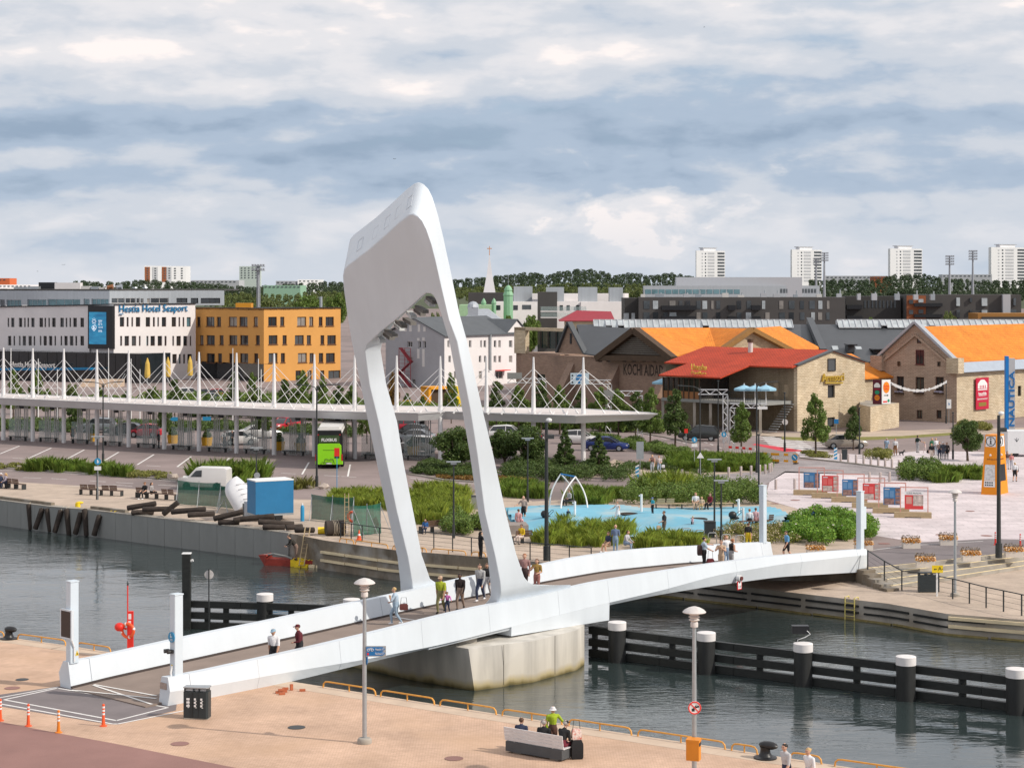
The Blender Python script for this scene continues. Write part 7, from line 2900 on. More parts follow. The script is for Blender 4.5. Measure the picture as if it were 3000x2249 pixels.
shrub_bed('green planting below the hotel steps',[(-40,1196),(200,1198),(420,1204),(600,1206),(600,1190),(420,1186),(200,1182),(-40,1180)],1.5,g_leaf,90,0.16)
shrub_bed('dense planting before the orange block',[(560,1222),(800,1228),(1080,1240),(1080,1222),(800,1208),(560,1204)],1.4,g_dk,90,0.16)
shrub_bed('dense dark planting before the sooty brick wall',[(1430,1252),(1700,1262),(1950,1272),(1950,1258),(1700,1244),(1430,1236)],1.6,g_leaf,90,0.15)
shrub_bed('shrubs against the sunlit limestone wall by the kiosk',[(2800,1262),(2900,1262),(2895,1250),(2810,1250)],0.9,g_olv)
m_bark=M('bark',(0.085,0.06,0.042),0.9,var=0.3,scale=6,bump=0.5,bscale=12)
def make_tree(kind,leaf,ls,n):
	t=thing('tree','x','tree',(0,0,0))
	mb=MB()
	if kind=='cone':
		mb.tube([(0,0,0),(0.02,0,1.6),(0,0.03,3.5),(0,0,5.6)],[0.11,0.085,0.05,0.02],8)
		for k in range(9):
			z=1.7+k*0.38
			a=k*2.4
			l=1.25-k*0.1
			mb.tube([(0,0,z),(math.cos(a)*l*0.6,math.sin(a)*l*0.6,z+l*0.45),(math.cos(a)*l,math.sin(a)*l,z+l*0.9)],[0.035,0.022,0.01],5)
		bl=[]
		for k in range(34):
			f_=NPR.uniform(0,1)**1.2
			z=1.7+4.1*f_
			rr=(0.35+1.45*(1-f_)**0.75*min(1,(f_+0.12)/0.22))*NPR.uniform(0.55,1.0)
			a=NPR.uniform(0,6.28)
			s=NPR.uniform(0.28,0.5)*(1.15-0.5*f_)
			bl.append((math.cos(a)*rr*0.8,math.sin(a)*rr*0.8,z,s,s,s*1.15))
		bl.append((0,0,5.6,0.22,0.22,0.5))
		bl.append((0,0,3.4,0.8,0.8,1.4))
	elif kind=='pine':
		mb.tube([(0,0,0),(0,0,5.6)],[0.12,0.02],7)
		bl=[]
		for k in range(30):
			f_=k/29
			rr=1.3*(1-f_)+0.15
			a=k*2.4
			bl.append((math.cos(a)*rr*0.65,math.sin(a)*rr*0.65,0.5+5.2*f_,0.45*(1.2-f_),0.45*(1.2-f_),0.34))
	else:
		mb.tube([(0,0,0),(0.1,0,1.2),(0.05,0.05,3.0)],[0.2,0.15,0.08],8)
		for k in range(8):
			a=k*2.4
			mb.tube([(0.06,0,1.0+0.2*k),(math.cos(a)*1.1,math.sin(a)*1.1,2.2+0.25*k),(math.cos(a)*1.9,math.sin(a)*1.9,3.2+0.25*k)],[0.08,0.05,0.02],5)
		bl=[]
		for k in range(40):
			d=NPR.normal(size=3)
			d/=np.linalg.norm(d)
			q=NPR.uniform(0.6,1.0)
			s=NPR.uniform(0.5,0.95)
			bl.append((d[0]*q*1.9,d[1]*q*1.9,3.4+d[2]*q*1.75,s,s,s*0.85))
	mb.build('trunk',m_bark,t)
	P,nr=clump_points(n,bl)
	o=bpy.data.objects.new('crown',fast_mesh('crown',leaf_quads(P,np.full(n,ls),0.3,nr),4,leaf))
	COL.objects.link(o)
	o.parent=t
	return t
protos={'cone':(make_tree('cone',g_leaf,0.11,5200),[]),'coned':(make_tree('cone',g_dk,0.11,5200),[]),'round':(make_tree('round',g_leaf,0.17,6000),[]),'roundd':(make_tree('round',g_dk,0.14,8000),[]),'pine':(make_tree('pine',g_dk,0.13,4000),[]),'autumn':(make_tree('cone',g_auT,0.12,4000),[]),'light':(make_tree('round',g_fary,0.18,5000),[])}
def tree(kind,label,px,yb,yt,wpx,Y=None):
	p=G(px,yb)if Y is None else XY(px,Y)
	k=p.y/F
	H=(yb-yt)*k if Y is None else 17-(yt-YH)*k
	base={'cone':(3.2,6.0),'coned':(3.2,6.0),'autumn':(3.2,6.0),'pine':(2.6,5.9)}.get(kind,(5.0,5.9))
	o=place(protos[kind][0],protos[kind][1],p,RND.uniform(0,6.28),label,(wpx*k/base[0],wpx*k/base[0],H/base[1]))
	o.name={'pine':'pine_tree'}.get(kind,'tree')
	return o
T=[('cone','young tree beside the zebra crossing before the limestone house',2390,1335,1153,96),('cone','young tree left of the orange and white barriers',2172,1330,1178,90),('coned','slim young tree behind the silver saloon',2500,1318,1190,64),('roundd','round young tree by the group of people on the plaza',2835,1350,1222,98),('coned','young tree left of the dark SUV',1978,1315,1142,98),('cone','young tree just behind the canopy tip',1905,1302,1135,84),('coned','first street tree left of the canopy tip',1862,1292,1148,78),('cone','second street tree left of the canopy tip',1812,1288,1140,80),('cone','third street tree left of the canopy tip',1757,1280,1135,82),('coned','fourth street tree left of the canopy tip',1700,1277,1146,76),('cone','tree behind the last but one canopy mast',1640,1272,1128,84),('coned','tree left of the last but one canopy mast',1585,1266,1118,80),('cone','tree right of the near pylon leg behind the canopy',1520,1262,1130,80),('coned','tree close right of the near pylon leg',1455,1260,1118,76),('cone','pointed tree before the sunlit orange wall',885,1250,1086,84),('cone','pointed tree right of the sunlit orange wall tree',945,1246,1104,66),('coned','small tree left of the sunlit orange wall tree',832,1250,1112,60),('cone','tree just left of the far pylon leg',1032,1262,1130,74),('coned','tree under the hotel flag behind the canopy',512,1232,1112,62),('cone','yellowish tree before the shaded orange wall',740,1232,1092,58),('coned','tree before the shaded orange wall left of the yellowish one',686,1236,1090,60),('cone','tree before the hotel lobby at the far left',40,1232,1082,62),('cone','second tree before the hotel lobby',108,1230,1082,60),('light','pale leafy tree by the hotel steps',212,1222,1112,44),('autumn','rusty orange tree beside the fire escape',1152,1222,1088,44),('cone','tree before the yellow pavilion',1322,1240,1092,52),('coned','small tree right of the hotel entrance steps',440,1228,1140,52),('roundd','big dense dark tree between the pylon legs',1330,1385,1243,150),('roundd','dense rounded tree right of the near pylon leg',1545,1375,1238,130),('roundd','second dense rounded tree under the canopy',1480,1370,1250,110),('pine','small pine left of the right canopy column',1655,1385,1250,80),('pine','small pine right of the right canopy column',1755,1388,1268,84),('cone','tree behind the green bus',1075,1300,1175,60),('coned','tree seen under the canopy left of the bus',770,1290,1170,70),('coned','tree seen under the canopy at the fifth mast',480,1285,1165,60),('coned','tree under the canopy by the white van bay',220,1272,1160,60)]
T+=[('cone' if k%2 else 'coned','%s small street tree from the left in the row before hotel and orange block'%words[k],60+k*78,1214+(k%3)*9,1128+(k*37)%26,46+(k*13)%18)for k in range(13)]
for a in T:
	tree(*a)
for a in(('round','round tree in front of the black balconies',2558,0,913,66,395),('light','yellowing tree before the rusty flats',2780,0,890,52,392),('round','bushy tree behind the gabled house',1555,0,904,66,392),('round','second bushy tree behind the gabled house',1495,0,906,60,394),('light','tall tree left of the long dark flats',1850,0,829,74,560),('light','tall poplar-like tree behind the orange block',780,0,855,90,560),('round','tree behind the orange block beside the pipe',900,0,850,110,600),('round','tree between orange block and pylon',985,0,842,70,620),('light','tree seen through the pylon frame',1275,0,895,46,400),('round','tree by the green roof seen through the pylon',1225,0,925,40,380)):
	tree(*a)
def woods(label,tops,Y,ybot,mat,seed,step=13,dY=250):
	xs=np.arange(tops[0][0],tops[-1][0],step)
	bl=[]
	tx,ty=[t[0]for t in tops],[t[1]for t in tops]
	for x in xs:
		y=np.interp(x,tx,ty)+NPR.uniform(0,5)
		row=0
		while y<ybot:
			Yr_=Y+dY-dY*min(1,row/4)+NPR.uniform(-15,15)
			c=at(x+NPR.uniform(-6,6),y+5,Yr_)
			s=NPR.uniform(5.5,9.5)*Yr_/F
			bl.append((c.x,c.y,c.z-s*0.7,s*1.15,s*1.15,s*1.1))
			y+=10
			row+=1
	n=len(bl)*150
	P,nr=clump_points(n,bl)
	stuffobj('far_woods',fast_mesh('far_woods',leaf_quads(P,np.full(n,2.6*Y/F),0.5,nr),4,mat),label,'woods')
woods('dark wooded hill on the skyline right of the spire',[(1330,812),(1420,806),(1500,800),(1560,790),(1605,802),(1640,789),(1700,783),(1770,787),(1800,800),(1830,792),(1900,800),(1960,795),(2070,812)],1150,862,g_far,1)
woods('long band of dark trees on the skyline above the hotel',[(225,818),(300,822),(400,816),(450,814),(560,821),(650,828),(720,834),(900,824),(950,818),(1020,820)],1050,880,g_far,2)
woods('lighter nearer trees behind the orange block',[(640,862),(700,850),(760,856),(860,858),(930,845),(1010,850)],650,915,g_fary,3,16,60)
woods('belt of dark trees below the right-hand tower blocks',[(2380,815),(2480,812),(2560,815),(2620,800),(2700,797),(2760,808),(2860,815),(2940,818),(3060,812)],1250,868,g_far,4)
woods('trees above the white balcony flats',[(1340,838),(1480,832),(1600,828),(1700,822),(1900,828)],900,868,g_fary,5)
hl=MB()
hl.loft([[Vector((x,y,z))for y,z in((1350,-1),(1500,6),(1750,11),(2500,13),(4000,13),(4000,-1))]for x in(-1500,-300,300,1500)])
tag(hl.build('hills',M('far_ground',(0.07,0.085,0.045),0.95,var=0.3,scale=0.02)),kind='structure')
# ---- far buildings
m_tw=M('tower_white',(0.72,0.72,0.74),0.8,var=0.05,scale=0.05)
m_tws=M('tower_grey_panel',(0.45,0.46,0.49),0.8,var=0.05,scale=0.05)  # plain mid-grey for panels, roof houses and low far blocks
m_dkb=M('black_brick_and_shade',(0.045,0.043,0.042),0.8,var=0.12,scale=0.4)  # the black block's own colour, also laid on the end wing as shade
m_dkb2=M('graphite_render',(0.075,0.07,0.068),0.8,var=0.1,scale=0.3)
m_rustc=M('rust_brick',(0.26,0.085,0.035),0.8,var=0.12,scale=0.4)
def block(name,label,x0,x1,ytop,Y,depth,mat,cat='building',side=None,rot=0.0):
	"""far block: front face between two columns at depth Y, swung round by rot metres at its right end"""
	if mat in(m_tw,m_render,m_clad):
		rot=(x1-x0)*Y/F*(0.7 if Y>1000 else 0.3)
	a,b=XY(x0,Y),XY(x1,Y+rot)
	z=17-(ytop-YH)*Y/F
	t=thing(name,label,cat,a)
	d=b-a
	mb=MB()
	mb.prism([Vector((0,0,0)),d,d+Vector((d.x*0.05,depth,0)),Vector((d.x*0.02,depth,0))],(0,0,z))
	mb.build('walls',mat,t)
	return t,d,z
def far_windows(t,d,rects,x0,ytop,Y,mats,name='window',proud=0.12):
	"""rects in pixels on the front face -> one small window each"""
	a=t.location
	n=Vector((d.y,-d.x,0)).normalized()
	dn=d.normalized()
	for i,(xa,ya,xb,yb)in enumerate(rects):
		p,q=hit(xa,yb,a,n),hit(xb,ya,a,n)
		c=(p+q)/2-a
		mb=MB()
		mb.obb(c+n*0.02,dn*abs((q-p).dot(dn)),n*proud,Z3*abs(q.z-p.z))
		mb.build(name,mats[i%len(mats)]if isinstance(mats,list)else mats,t)
for x0,x1,yt,nf,lb in((2040,2124,734,8,'white high-rise leftmost of the four towers on the right skyline'),(2320,2408,731,10,'white high-rise second of the four skyline towers behind floodlights'),(2608,2702,728,9,'white high-rise third of the four skyline towers'),(2904,3008,724,12,'white high-rise at the right picture edge')):
	t,d,z=block('tower_block',lb,x0,x1,yt,2400,18,m_tw)
	W=x1-x0
	rc=[]
	for k in range(nf):
		y=yt+6+k*9.2
		rc+=[(x0+W*0.40,y,x0+W*0.63,y+5),(x0+W*0.74,y,x0+W*0.98,y+5)]
		rc+=[(x0+W*0.19,y+1,x0+W*0.23,y+5),(x0+W*0.30,y+1,x0+W*0.34,y+5)]
	far_windows(t,d,rc,x0,yt,2400,[m_tws,m_gl2,m_tws,m_gl2],proud=0.4)
	mb=MB()
	mb.obb(d*0.5+Vector((-3,6,z+1.5)),d*0.42,(-4,6,0),(0,0,3))
	mb.mat(1).obb(d*0.5+Vector((-3,6,z+3.5)),d*0.5,(-4.6,7,0),(0,0,0.9))
	mb.build('roof_house',[m_tw,m_tws],t)
t,d,z=block('apartment_block','red and white high-rise block on the left skyline',422,545,779,1900,16,m_tw)
for xa,xb,mt in((424,439,m_rustc),(446,462,m_tws),(474,487,m_rustc),(488,502,m_tws)):
	far_windows(t,d,[(xa,782,xb,826)],0,0,0,mt,'panel',0.5)
far_windows(t,d,[(x,y,x+5,y+3)for x in(429,452,479,493,510,530)for y in(785,792,799,806,813)],0,0,0,m_gl2,'window',0.9)
t,d,z=block('apartment_block','pale green-white high-rise beside the floodlight mast on the left',701,757,780,2000,16,M('pale_mint',(0.55,0.62,0.58),0.8))
far_windows(t,d,[(x,y,x+4,y+3)for x in(706,716,727,738,748)for y in(784,791,798,805,812)],0,0,0,m_gl2,'window',0.4)
for x0,x1,yt,Y,mt,lb in((808,865,823,1500,m_tws,'small grey skyline block left of the white one'),(872,938,819,1500,m_tw,'small white skyline block left of the pylon'),(772,880,836,1000,M('mint_roof',(0.25,0.42,0.30),0.7),'long mint green roofed shed in the trees'),(-30,28,815,1600,M('far_orange',(0.70,0.16,0.06),0.8),'orange building at the far left skyline'),(-30,95,834,1200,m_tw,'low white building on the far left skyline'),(560,700,821,1700,m_tws,'row of pale flats on the skyline beyond the trees'),(2418,2600,808,1900,m_tws,'long low grey block between the second and third tower'),(2760,2906,804,1900,m_tws,'long low grey block left of the right-edge tower'),(2560,2612,810,1700,m_rustc,'low reddish block before the third tower')):
	t,d,z=block('far_building',lb,x0,x1,yt,Y,20,mt)
	far_windows(t,d,[(x0+4+k*12,yt+3,x0+10+k*12,yt+6)for k in range(int((x1-x0)/12))],0,0,0,m_gl2,'window',0.4)
m_fl=M('floodlight_grey',(0.30,0.32,0.35),0.6,var=0.1)
for x,yt,yb,w,lb in((2415,741,850,22,'stadium floodlight mast nearer one beside the second tower'),(2391,757,840,18,'smaller stadium floodlight mast before the second tower'),(2782,750,848,24,'stadium floodlight mast left of the pair on the right skyline'),(2850,735,846,24,'stadium floodlight mast right of the pair on the right skyline'),(757,777,906,36,'lattice floodlight mast behind the orange block')):
	Y=900 if x!=757 else 480
	k=Y/F
	p,H,W=XY(x,Y),17-(yt-YH)*Y/F,w*Y/F
	t=thing('floodlight_mast',lb,'floodlight',p)
	mb=MB()
	mb.tube([(0,0,0),(0,0,H*0.6),(0,0,H)],[0.9 if x!=757 else 0.35,0.55 if x!=757 else 0.3,0.3],8)
	if x==757:
		for sx in(-0.5,0.5):
			mb.cyl((sx,0,0),(sx*0.8,0,H),0.08,n=5)
		for q in range(16):
			mb.cyl((-0.5 if q%2 else 0.5,0,H*q/16),(0.5 if q%2 else-0.5,0,H*(q+1)/16),0.05,n=4)
	mb.build('mast',m_fl,t)
	for q in range(4 if x!=757 else 2):
		for s in range(5):
			mb=MB()
			mb.box(((s-2)*W*0.22,-0.6,H-q*W*0.32),(W*0.15,0.6,W*0.16))
			mb.build('lamp',m_fl,t)
		mb=MB()
		mb.bx(-W*0.55,-0.2,H-q*W*0.32-W*0.13,W*0.55,0.2,H-q*W*0.32-W*0.09)
		mb.build('cross_arm',m_fl,t)
p=XY(1434,800)
t=thing('church_spire','white needle church spire with gilded cross above the flats','church',p)
k=800/F
z0,z1,z2=17-(858-YH)*k,17-(748-YH)*k,17-(721-YH)*k
mb=MB()
mb.loft([[Vector((sx*w,sy*w,z))for sx,sy in((-1,-1),(1,-1),(1,1),(-1,1))]for w,z in((2.6,0),(2.5,z0),(1.1,z0+(z1-z0)*0.5),(0.12,z1))])
mb.build('spire',m_tw,t)
mb=MB()
mb.cyl((0,0,z1),(0,0,z2),0.16,n=6)
mb.bx(-1.0,-0.1,z2-1.2,1.0,0.1,z2-0.85)
mb.build('cross',M('gilded',(0.65,0.30,0.12),0.4,0.4),t)
m_mint=M('copper_green',(0.24,0.45,0.28),0.6,var=0.1)
p=XY(1489,450)
t=thing('green_turret','mint green copper turret with a tall finial among the white flats','tower',p)
k=450/F
zz=lambda y:17-(y-YH)*k
mb=MB()
mb.lathe((0,0,0),[(1.15,0),(1.1,zz(868)),(1.25,zz(864)),(0.85,zz(852)),(1.0,zz(850)),(0.75,zz(842)),(0.35,zz(837)),(0.08,zz(835))],10)
mb.build('turret',m_mint,t)
mb=MB()
mb.cyl((0,0,zz(836)),(0,0,zz(803)),0.06,n=5)
mb.build('finial',m_galv,t)
t,d,z=block('green_gabled_house','mint green house with small cupolas below the spire',1345,1440,893,440,12,M('mint_wall',(0.36,0.55,0.33),0.8))
for x in(1417,1447):
	c=at(x,885,441)-t.location
	mb=MB()
	mb.lathe((c.x,c.y,c.z-3),[(0.5,0),(0.5,2.6),(0.62,2.8),(0.4,3.4),(0.1,3.9)],8)
	mb.build('cupola',m_mint,t)
t,d,z=block('dome_roof_house','pale grey house with a round dormer and hipped metal roof',1352,1468,936,372,10,m_greyr)
c=at(1386,905,374)-t.location
mb=MB()
mb.loft([[Vector((x,y,zz_))for x,y in((0+s,0+s),(d.x-s,s),(d.x-s,10-s),(s,10-s))]for s,zz_ in((0,z),(2.5,z+2.0))])
mb.build('roof',M('pale_zinc',(0.42,0.45,0.49),0.5,0.3,var=0.1),t)
mb=MB()
mb.bx(c.x-1.0,1,z,c.x+1.0,4,z+2.4)
mb.ball((c.x,2.4,z+2.4),(1.15,1.5,1.15),12)
mb.build('round_dormer',M('pale_zinc',(0.42,0.45,0.49)),t)
t,d,z=block('white_flats','white modern flats with balconies behind the gabled house',1450,1720,884,455,14,m_render)
far_windows(t,d,[(x,894,x+13,908)for x in(1453,1479,1504)]+[(x,894,x+9,912)for x in(1618,1640,1660,1688)]+[(1530,893,1556,906)],0,0,0,[m_gl1,m_gl2],'window')
for x0,x1,y in((1584,1718,904),(1584,1718,922)):
	a,b=at(x0,y,453)-t.location,at(x1,y+2,453)-t.location
	mb=MB()
	mb.bx(a.x,-1.8,a.z-0.8,b.x,0.1,a.z-0.55)
	bal=mb.build('balcony',m_render,t)
	mb=MB()
	mb.bx(a.x,-1.8,a.z-0.5,b.x,-1.75,a.z+0.5)
	mb.build('balustrade',m_glass,bal)
for i,(x0,x1,yt,Y,mt)in enumerate(((1505,1558,839,462,m_clad),(1600,1652,841,463,m_clad),(1695,1750,841,464,m_clad),(1786,1825,842,466,m_clad),(1575,1632,855,458,m_dkb2),(1500,1830,860,470,m_render),(1372,1480,857,476,m_dkb2),(1702,1820,884,460,m_render))):
	block('roof_pavilion',['first grey roof pavilion from the left on the white flats','second grey roof pavilion from the left on the white flats','third grey roof pavilion from the left on the white flats','last grey roof pavilion at the right of the white flats','dark roof box on the white flats','white upper storey of the flats behind','dark flat-roofed block under the spire','white flats left of the long dark building'][i],x0,x1,yt,Y,7,mt)
t,d,z=block('glass_office','pale glass office with window bands behind the dark flats',1887,2401,837,540,20,m_clad)
far_windows(t,d,[(1890+k*20,848,1907+k*20,861)for k in range(14)],0,0,0,m_gl4,'window_band')
far_windows(t,d,[(2286+k*9,846,2292+k*9,858)for k in range(12)],0,0,0,m_gl2,'window')
block('plant_storey','grey plant storey on the glass office',1981,2350,812,552,12,m_tws)
t,d,z=block('maroon_roof_house','cream house with a maroon hipped roof behind the stone gable',1654,1794,941,372,9,M('cream_wall',(0.52,0.44,0.30),0.8))
mb=MB()
mb.prism([Vector((-1,-0.6,z)),Vector((d.x+0.5,-0.6,z)),Vector((d.x,5,z+1.7)),Vector((2.5,5,z+1.9))],(0,0,0.15))
mb.prism([Vector((-1,-0.6,z)),Vector((2.5,5,z+1.9)),Vector((-1,9,z))],(0,0,0.15))
mb.build('roof',M('maroon_sheet',(0.30,0.03,0.045),0.6,var=0.1),t)
t,d,z=block('dark_flats','long charcoal block of flats with black balconies behind the warehouses',1871,2476,871,430,16,m_dkb2)
k5=lambda L,y0,y1:[(1800+a/2.909,y0,1800+b/2.909,y1)for a,b in L]
far_windows(t,d,k5([(250,300),(328,372),(470,520),(552,580),(604,645),(700,735),(750,790),(825,845),(868,902),(1045,1080),(1128,1165),(1258,1285),(1405,1440),(1488,1535),(1582,1615),(1662,1708),(1738,1772),(1810,1832)],881,905)+k5([(248,300),(328,372),(418,452),(470,528),(700,735),(752,792),(868,902),(1045,1082),(1120,1165),(1286,1322),(1405,1453),(1490,1528),(1583,1620),(1677,1708),(1735,1770),(1806,1833)],915,937),0,0,0,[m_gl2,m_gl5,m_gl3,m_gl2,m_gl1],'window')
for a,b,y0,y1 in((400,692,895,908),(400,692,926,942),(965,1028,894,908),(965,1028,926,942),(1165,1240,894,908),(1165,1240,926,942)):
	far_windows(t,d,[(1800+a/2.909,y0,1800+b/2.909,y1)],0,0,0,m_blackf,'balcony',2.6)
t,d,z=block('dark_flats_end','end wing of the charcoal flats, wall darkened for its shade',1830,1871,873,434,14,m_dkb)  # shade of the end face put into a darker wall colour
far_windows(t,d,[(1827,917,1842,939),(1850,917,1860,939)],0,0,0,m_gl5)
t,d,z=block('black_flats','black block with open balconies right of the charcoal flats',2478,2640,868,445,14,m_dkb)
far_windows(t,d,[(2480,893,2524,905),(2480,925,2524,937)],0,0,0,m_blackf,'balcony',2.0)
far_windows(t,d,[(2532+k*11,880,2536+k*11,902)for k in range(9)],0,0,0,m_gl1)
t,d,z=block('rusty_flats','dark flats with a rust brick corner on the right',2656,2992,863,440,14,m_dkb2)
far_windows(t,d,[(2656,866,2712,943)],0,0,0,m_rustc,'brick_corner',0.4)
far_windows(t,d,[(2662,878,2674,890),(2690,876,2704,886),(2662,908,2674,920),(2690,907,2704,918),(2801,872,2811,896),(2801,908,2811,930),(2840,873,2847,885),(2875,873,2891,896),(2968,873,2975,895),(2840,908,2847,918),(2875,908,2891,917),(2960,907,2976,917)],0,0,0,[m_gl1,m_gl5,m_gl2],'window',0.9)
far_windows(t,d,[(2676,888,2758,898),(2676,920,2758,930),(2935,862,2957,925)],0,0,0,[m_blackf,m_blackf,m_tws],'balcony',2.2)
t,d,z=block('orange_base_block','low orange and black block at the foot of the rusty flats',2865,3040,918,425,10,M('amber_panel',(0.32,0.15,0.035),0.7))
far_windows(t,d,[(2876,928,3040,945)],0,0,0,m_dkb,'dark_front',0.5)
for i in range(16):
	x=1885+i*57+RND.uniform(-12,12)
	c=at(x,868+RND.uniform(-2,1),436)
	t=thing('roof_vent','%s roof vent from the left on the skyline roofs of the dark flats'%(words[i]),'vent',c-Z3*0.6,0,'roof vents on the dark flats')
	mb=MB()
	mb.box((0,0,0.5),(RND.uniform(0.7,1.9),1.2,RND.uniform(0.8,1.6)))
	mb.build('casing',RND.choice([m_clad,m_frw,m_tws]),t)
	mb=MB()
	mb.cyl((0.3,0,0.5),(0.3,0,RND.uniform(1.3,2.1)),0.16,n=8)
	mb.build('stack',m_galv,t)
	# ---- vehicles
def paint(n,c):
	return M('paint_'+n,c,0.25,0.1,var=0.02,spec=0.6)
m_tyre=M('tyre',(0.015,0.015,0.016),0.8,var=0.1)
m_tail=M('tail_lamp',(0.45,0.01,0.015),0.3,var=0)
m_head=M('head_lamp',(0.60,0.60,0.62),0.2,var=0)
CAR={'sedan':([(-2.3,.72,.38,.82),(-2.15,.85,.25,.98),(-1.0,.9,.2,1.0),(0.7,.9,.2,.96),(1.4,.88,.2,.88),(2.1,.82,.26,.76),(2.3,.68,.34,.62)],[(-1.85,.98),(-1.1,1.40),(-0.2,1.46),(0.4,1.42),(1.25,.93)]),'suv':([(-2.25,.76,.4,.95),(-2.15,.9,.3,1.08),(-1.0,.93,.26,1.1),(0.7,.93,.26,1.05),(1.3,.92,.26,1.0),(2.0,.86,.3,.9),(2.25,.7,.4,.7)],[(-2.12,1.06),(-1.7,1.6),(-0.3,1.69),(0.3,1.63),(1.05,1.03)]),'hatch':([(-1.95,.72,.38,.85),(-1.85,.84,.25,.98),(-0.8,.87,.2,1.0),(0.6,.87,.2,.97),(1.2,.86,.2,.88),(1.8,.78,.26,.76),(1.95,.66,.34,.62)],[(-1.8,.97),(-1.45,1.4),(-0.2,1.5),(0.3,1.45),(1.05,.94)])}
def make_car(kind):
	low,top=CAR[kind]
	t=thing('car','x','car')
	mb=MB()
	mb.loft([[Vector((x,s*w*k,z))for s,k,z in((-1,.9,zb),(-1,1,zb+.18),(-1,1,zb+(zt-zb)*.75),(-1,.9,zt),(1,.9,zt),(1,1,zb+(zt-zb)*.75),(1,1,zb+.18),(1,.9,zb))]for x,w,zb,zt in low])
	mb.build('body',m_tws,t,True)
	mb=MB()
	hb_=low[2][1]*.9
	mb.loft([[Vector((x,-hb_,.9)),Vector((x,-hb_*(1-(z-.95)*.36),z)),Vector((x,hb_*(1-(z-.95)*.36),z)),Vector((x,hb_,.9))]for x,z in top])
	mb.build('windows',m_gl1,t,True)
	mb=MB()
	q=top[1:4]
	rw=hb_*.82
	mb.loft([[Vector((x,-rw,z-.03)),Vector((x,-rw*.9,z+.025)),Vector((x,rw*.9,z+.025)),Vector((x,rw,z-.03))]for x,z in q])
	mb.build('roof',m_tws,t,True)
	for s in(-1,1):
		mb=MB()
		for(x0,z0),(x1,z1)in((top[0],top[1]),(top[3],top[4]),(top[2],(top[2][0],.95))):
			f0,f1=hb_*(1-(z0-.95)*.36),hb_*(1-(z1-.95)*.36)
			mb.bar((x0,s*f0,z0),(x1,s*f1,z1),.07,.06)
		mb.build('pillars',m_tws,t)
		for x in(low[0][0]+.85,low[-1][0]-.85):
			mb=MB()
			mb.cyl((x,s*.7,.33),(x,s*.9,.33),.33,n=16)
			w=mb.build('wheel',m_tyre,t,True)
			mb=MB()
			mb.cyl((x,s*.9,.33),(x,s*.915,.33),.21,n=10)
			mb.build('rim',m_galv,w)
		mb=MB()
		mb.box((low[0][0]+.1,s*.64,.82 if kind!='suv' else.95),(.12,.32,.16))
		mb.build('tail_light',m_tail,t)
		mb=MB()
		mb.box((low[-1][0]-.14,s*.6,.64 if kind!='suv' else.76),(.2,.3,.12))
		mb.build('headlight',m_head,t)
		mb=MB()
		mb.box((.75,s*(hb_+.1),1.0),(.16,.2,.12))
		mb.build('mirror',m_blk,t)
	mb=MB()
	mb.box((low[0][0]-.005,0,.62),(.02,.5,.11))
	mb.build('number_plate',m_signw,t)
	return t
cars={k:(make_car(k),[])for k in CAR}
C_WH,C_SI,C_BK=paint('white',(.68,.67,.66)),paint('champagne',(.33,.29,.25)),paint('black',(.018,.02,.022))
C_RD,C_BL,C_GY=paint('red',(.45,.012,.03)),paint('blue',(.012,.03,.16)),paint('grey',(.22,.24,.26))
C_DG=paint('dark_green_grey',(.035,.04,.04))
def car(kind,label,px,y,ang,mat):
	o=place(cars[kind][0],cars[kind][1],G(px,y),math.radians(ang),label)
	for ch in o.children:
		if ch.name.split('.')[0]in('body','roof','pillars'):
			ch.material_slots[0].link='OBJECT'
			ch.material_slots[0].material=mat
car('suv','dark green-grey SUV driving left past the truss gantry',2048,1290,168,C_DG)
car('sedan','champagne silver saloon by the zebra crossing',2476,1313,4,C_SI)
car('sedan','dark blue saloon parked right of the right canopy column',1776,1320,-12,C_BL)
car('hatch','white hatchback behind the dark blue saloon',1700,1300,-10,C_WH)
car('suv','white SUV parked right of the near pylon leg',1492,1290,-8,C_WH)
car('sedan','black saloon with red tail lamp next to the white SUV',1530,1297,170,C_BK)
car('suv','white SUV seen through the pylon with a dark wheel arch',1222,1325,165,C_WH)
car('sedan','silver car behind the white SUV seen through the pylon',1215,1297,160,C_GY)
car('hatch','grey hatchback third in the row seen through the pylon',1205,1280,160,C_DG)
car('hatch','red car at the back of the row seen through the pylon',1185,1265,160,C_RD)
car('suv','grey SUV under the canopy near the pale blue box',283,1266,175,C_GY)
car('sedan','black car under the canopy left of the red one',372,1275,170,C_BK)
car('hatch','red hatchback under the canopy near a yellow planter',427,1280,172,C_RD)
car('suv','red pickup-like car under the canopy left of the bus',832,1264,240,C_RD)
car('hatch','white taxi with a green panel under the canopy',702,1302,15,C_WH)
car('sedan','white saloon under the canopy behind the taxi',765,1283,20,C_WH)
car('suv','white SUV behind the canopy before the orange block',558,1168,15,C_WH)
car('sedan','black car behind the canopy before the orange block',605,1168,12,C_BK)
car('hatch','red car behind the canopy at the orange corner',643,1168,10,C_RD)
car('sedan','silver car parked lowest in the row before the orange block',622,1180,14,C_GY)
bus=thing('coach','bright green coach seen from behind with white lettering in its rear window','bus',G(964,1373)+Vector((0,0,0)),math.radians(3))
m_lime_=M('coach_green',(.26,.66,.012),.35,var=.03)
m_cw=M('coach_white',(.62,.60,.58),.5,var=.08)
m_cb=M('coach_black',(.016,.017,.018),.2,var=.1)
mb=MB()
mb.loft([[Vector((x,y,z))for x,z in((-1.27,.35),(-1.27,1.2),(-1.25,2.9),(-1.12,3.55),(1.12,3.55),(1.25,2.9),(1.27,1.2),(1.27,.35))]for y in(0.06,12.8)])
mb.build('body',m_cb,bus,True)
mb=MB()
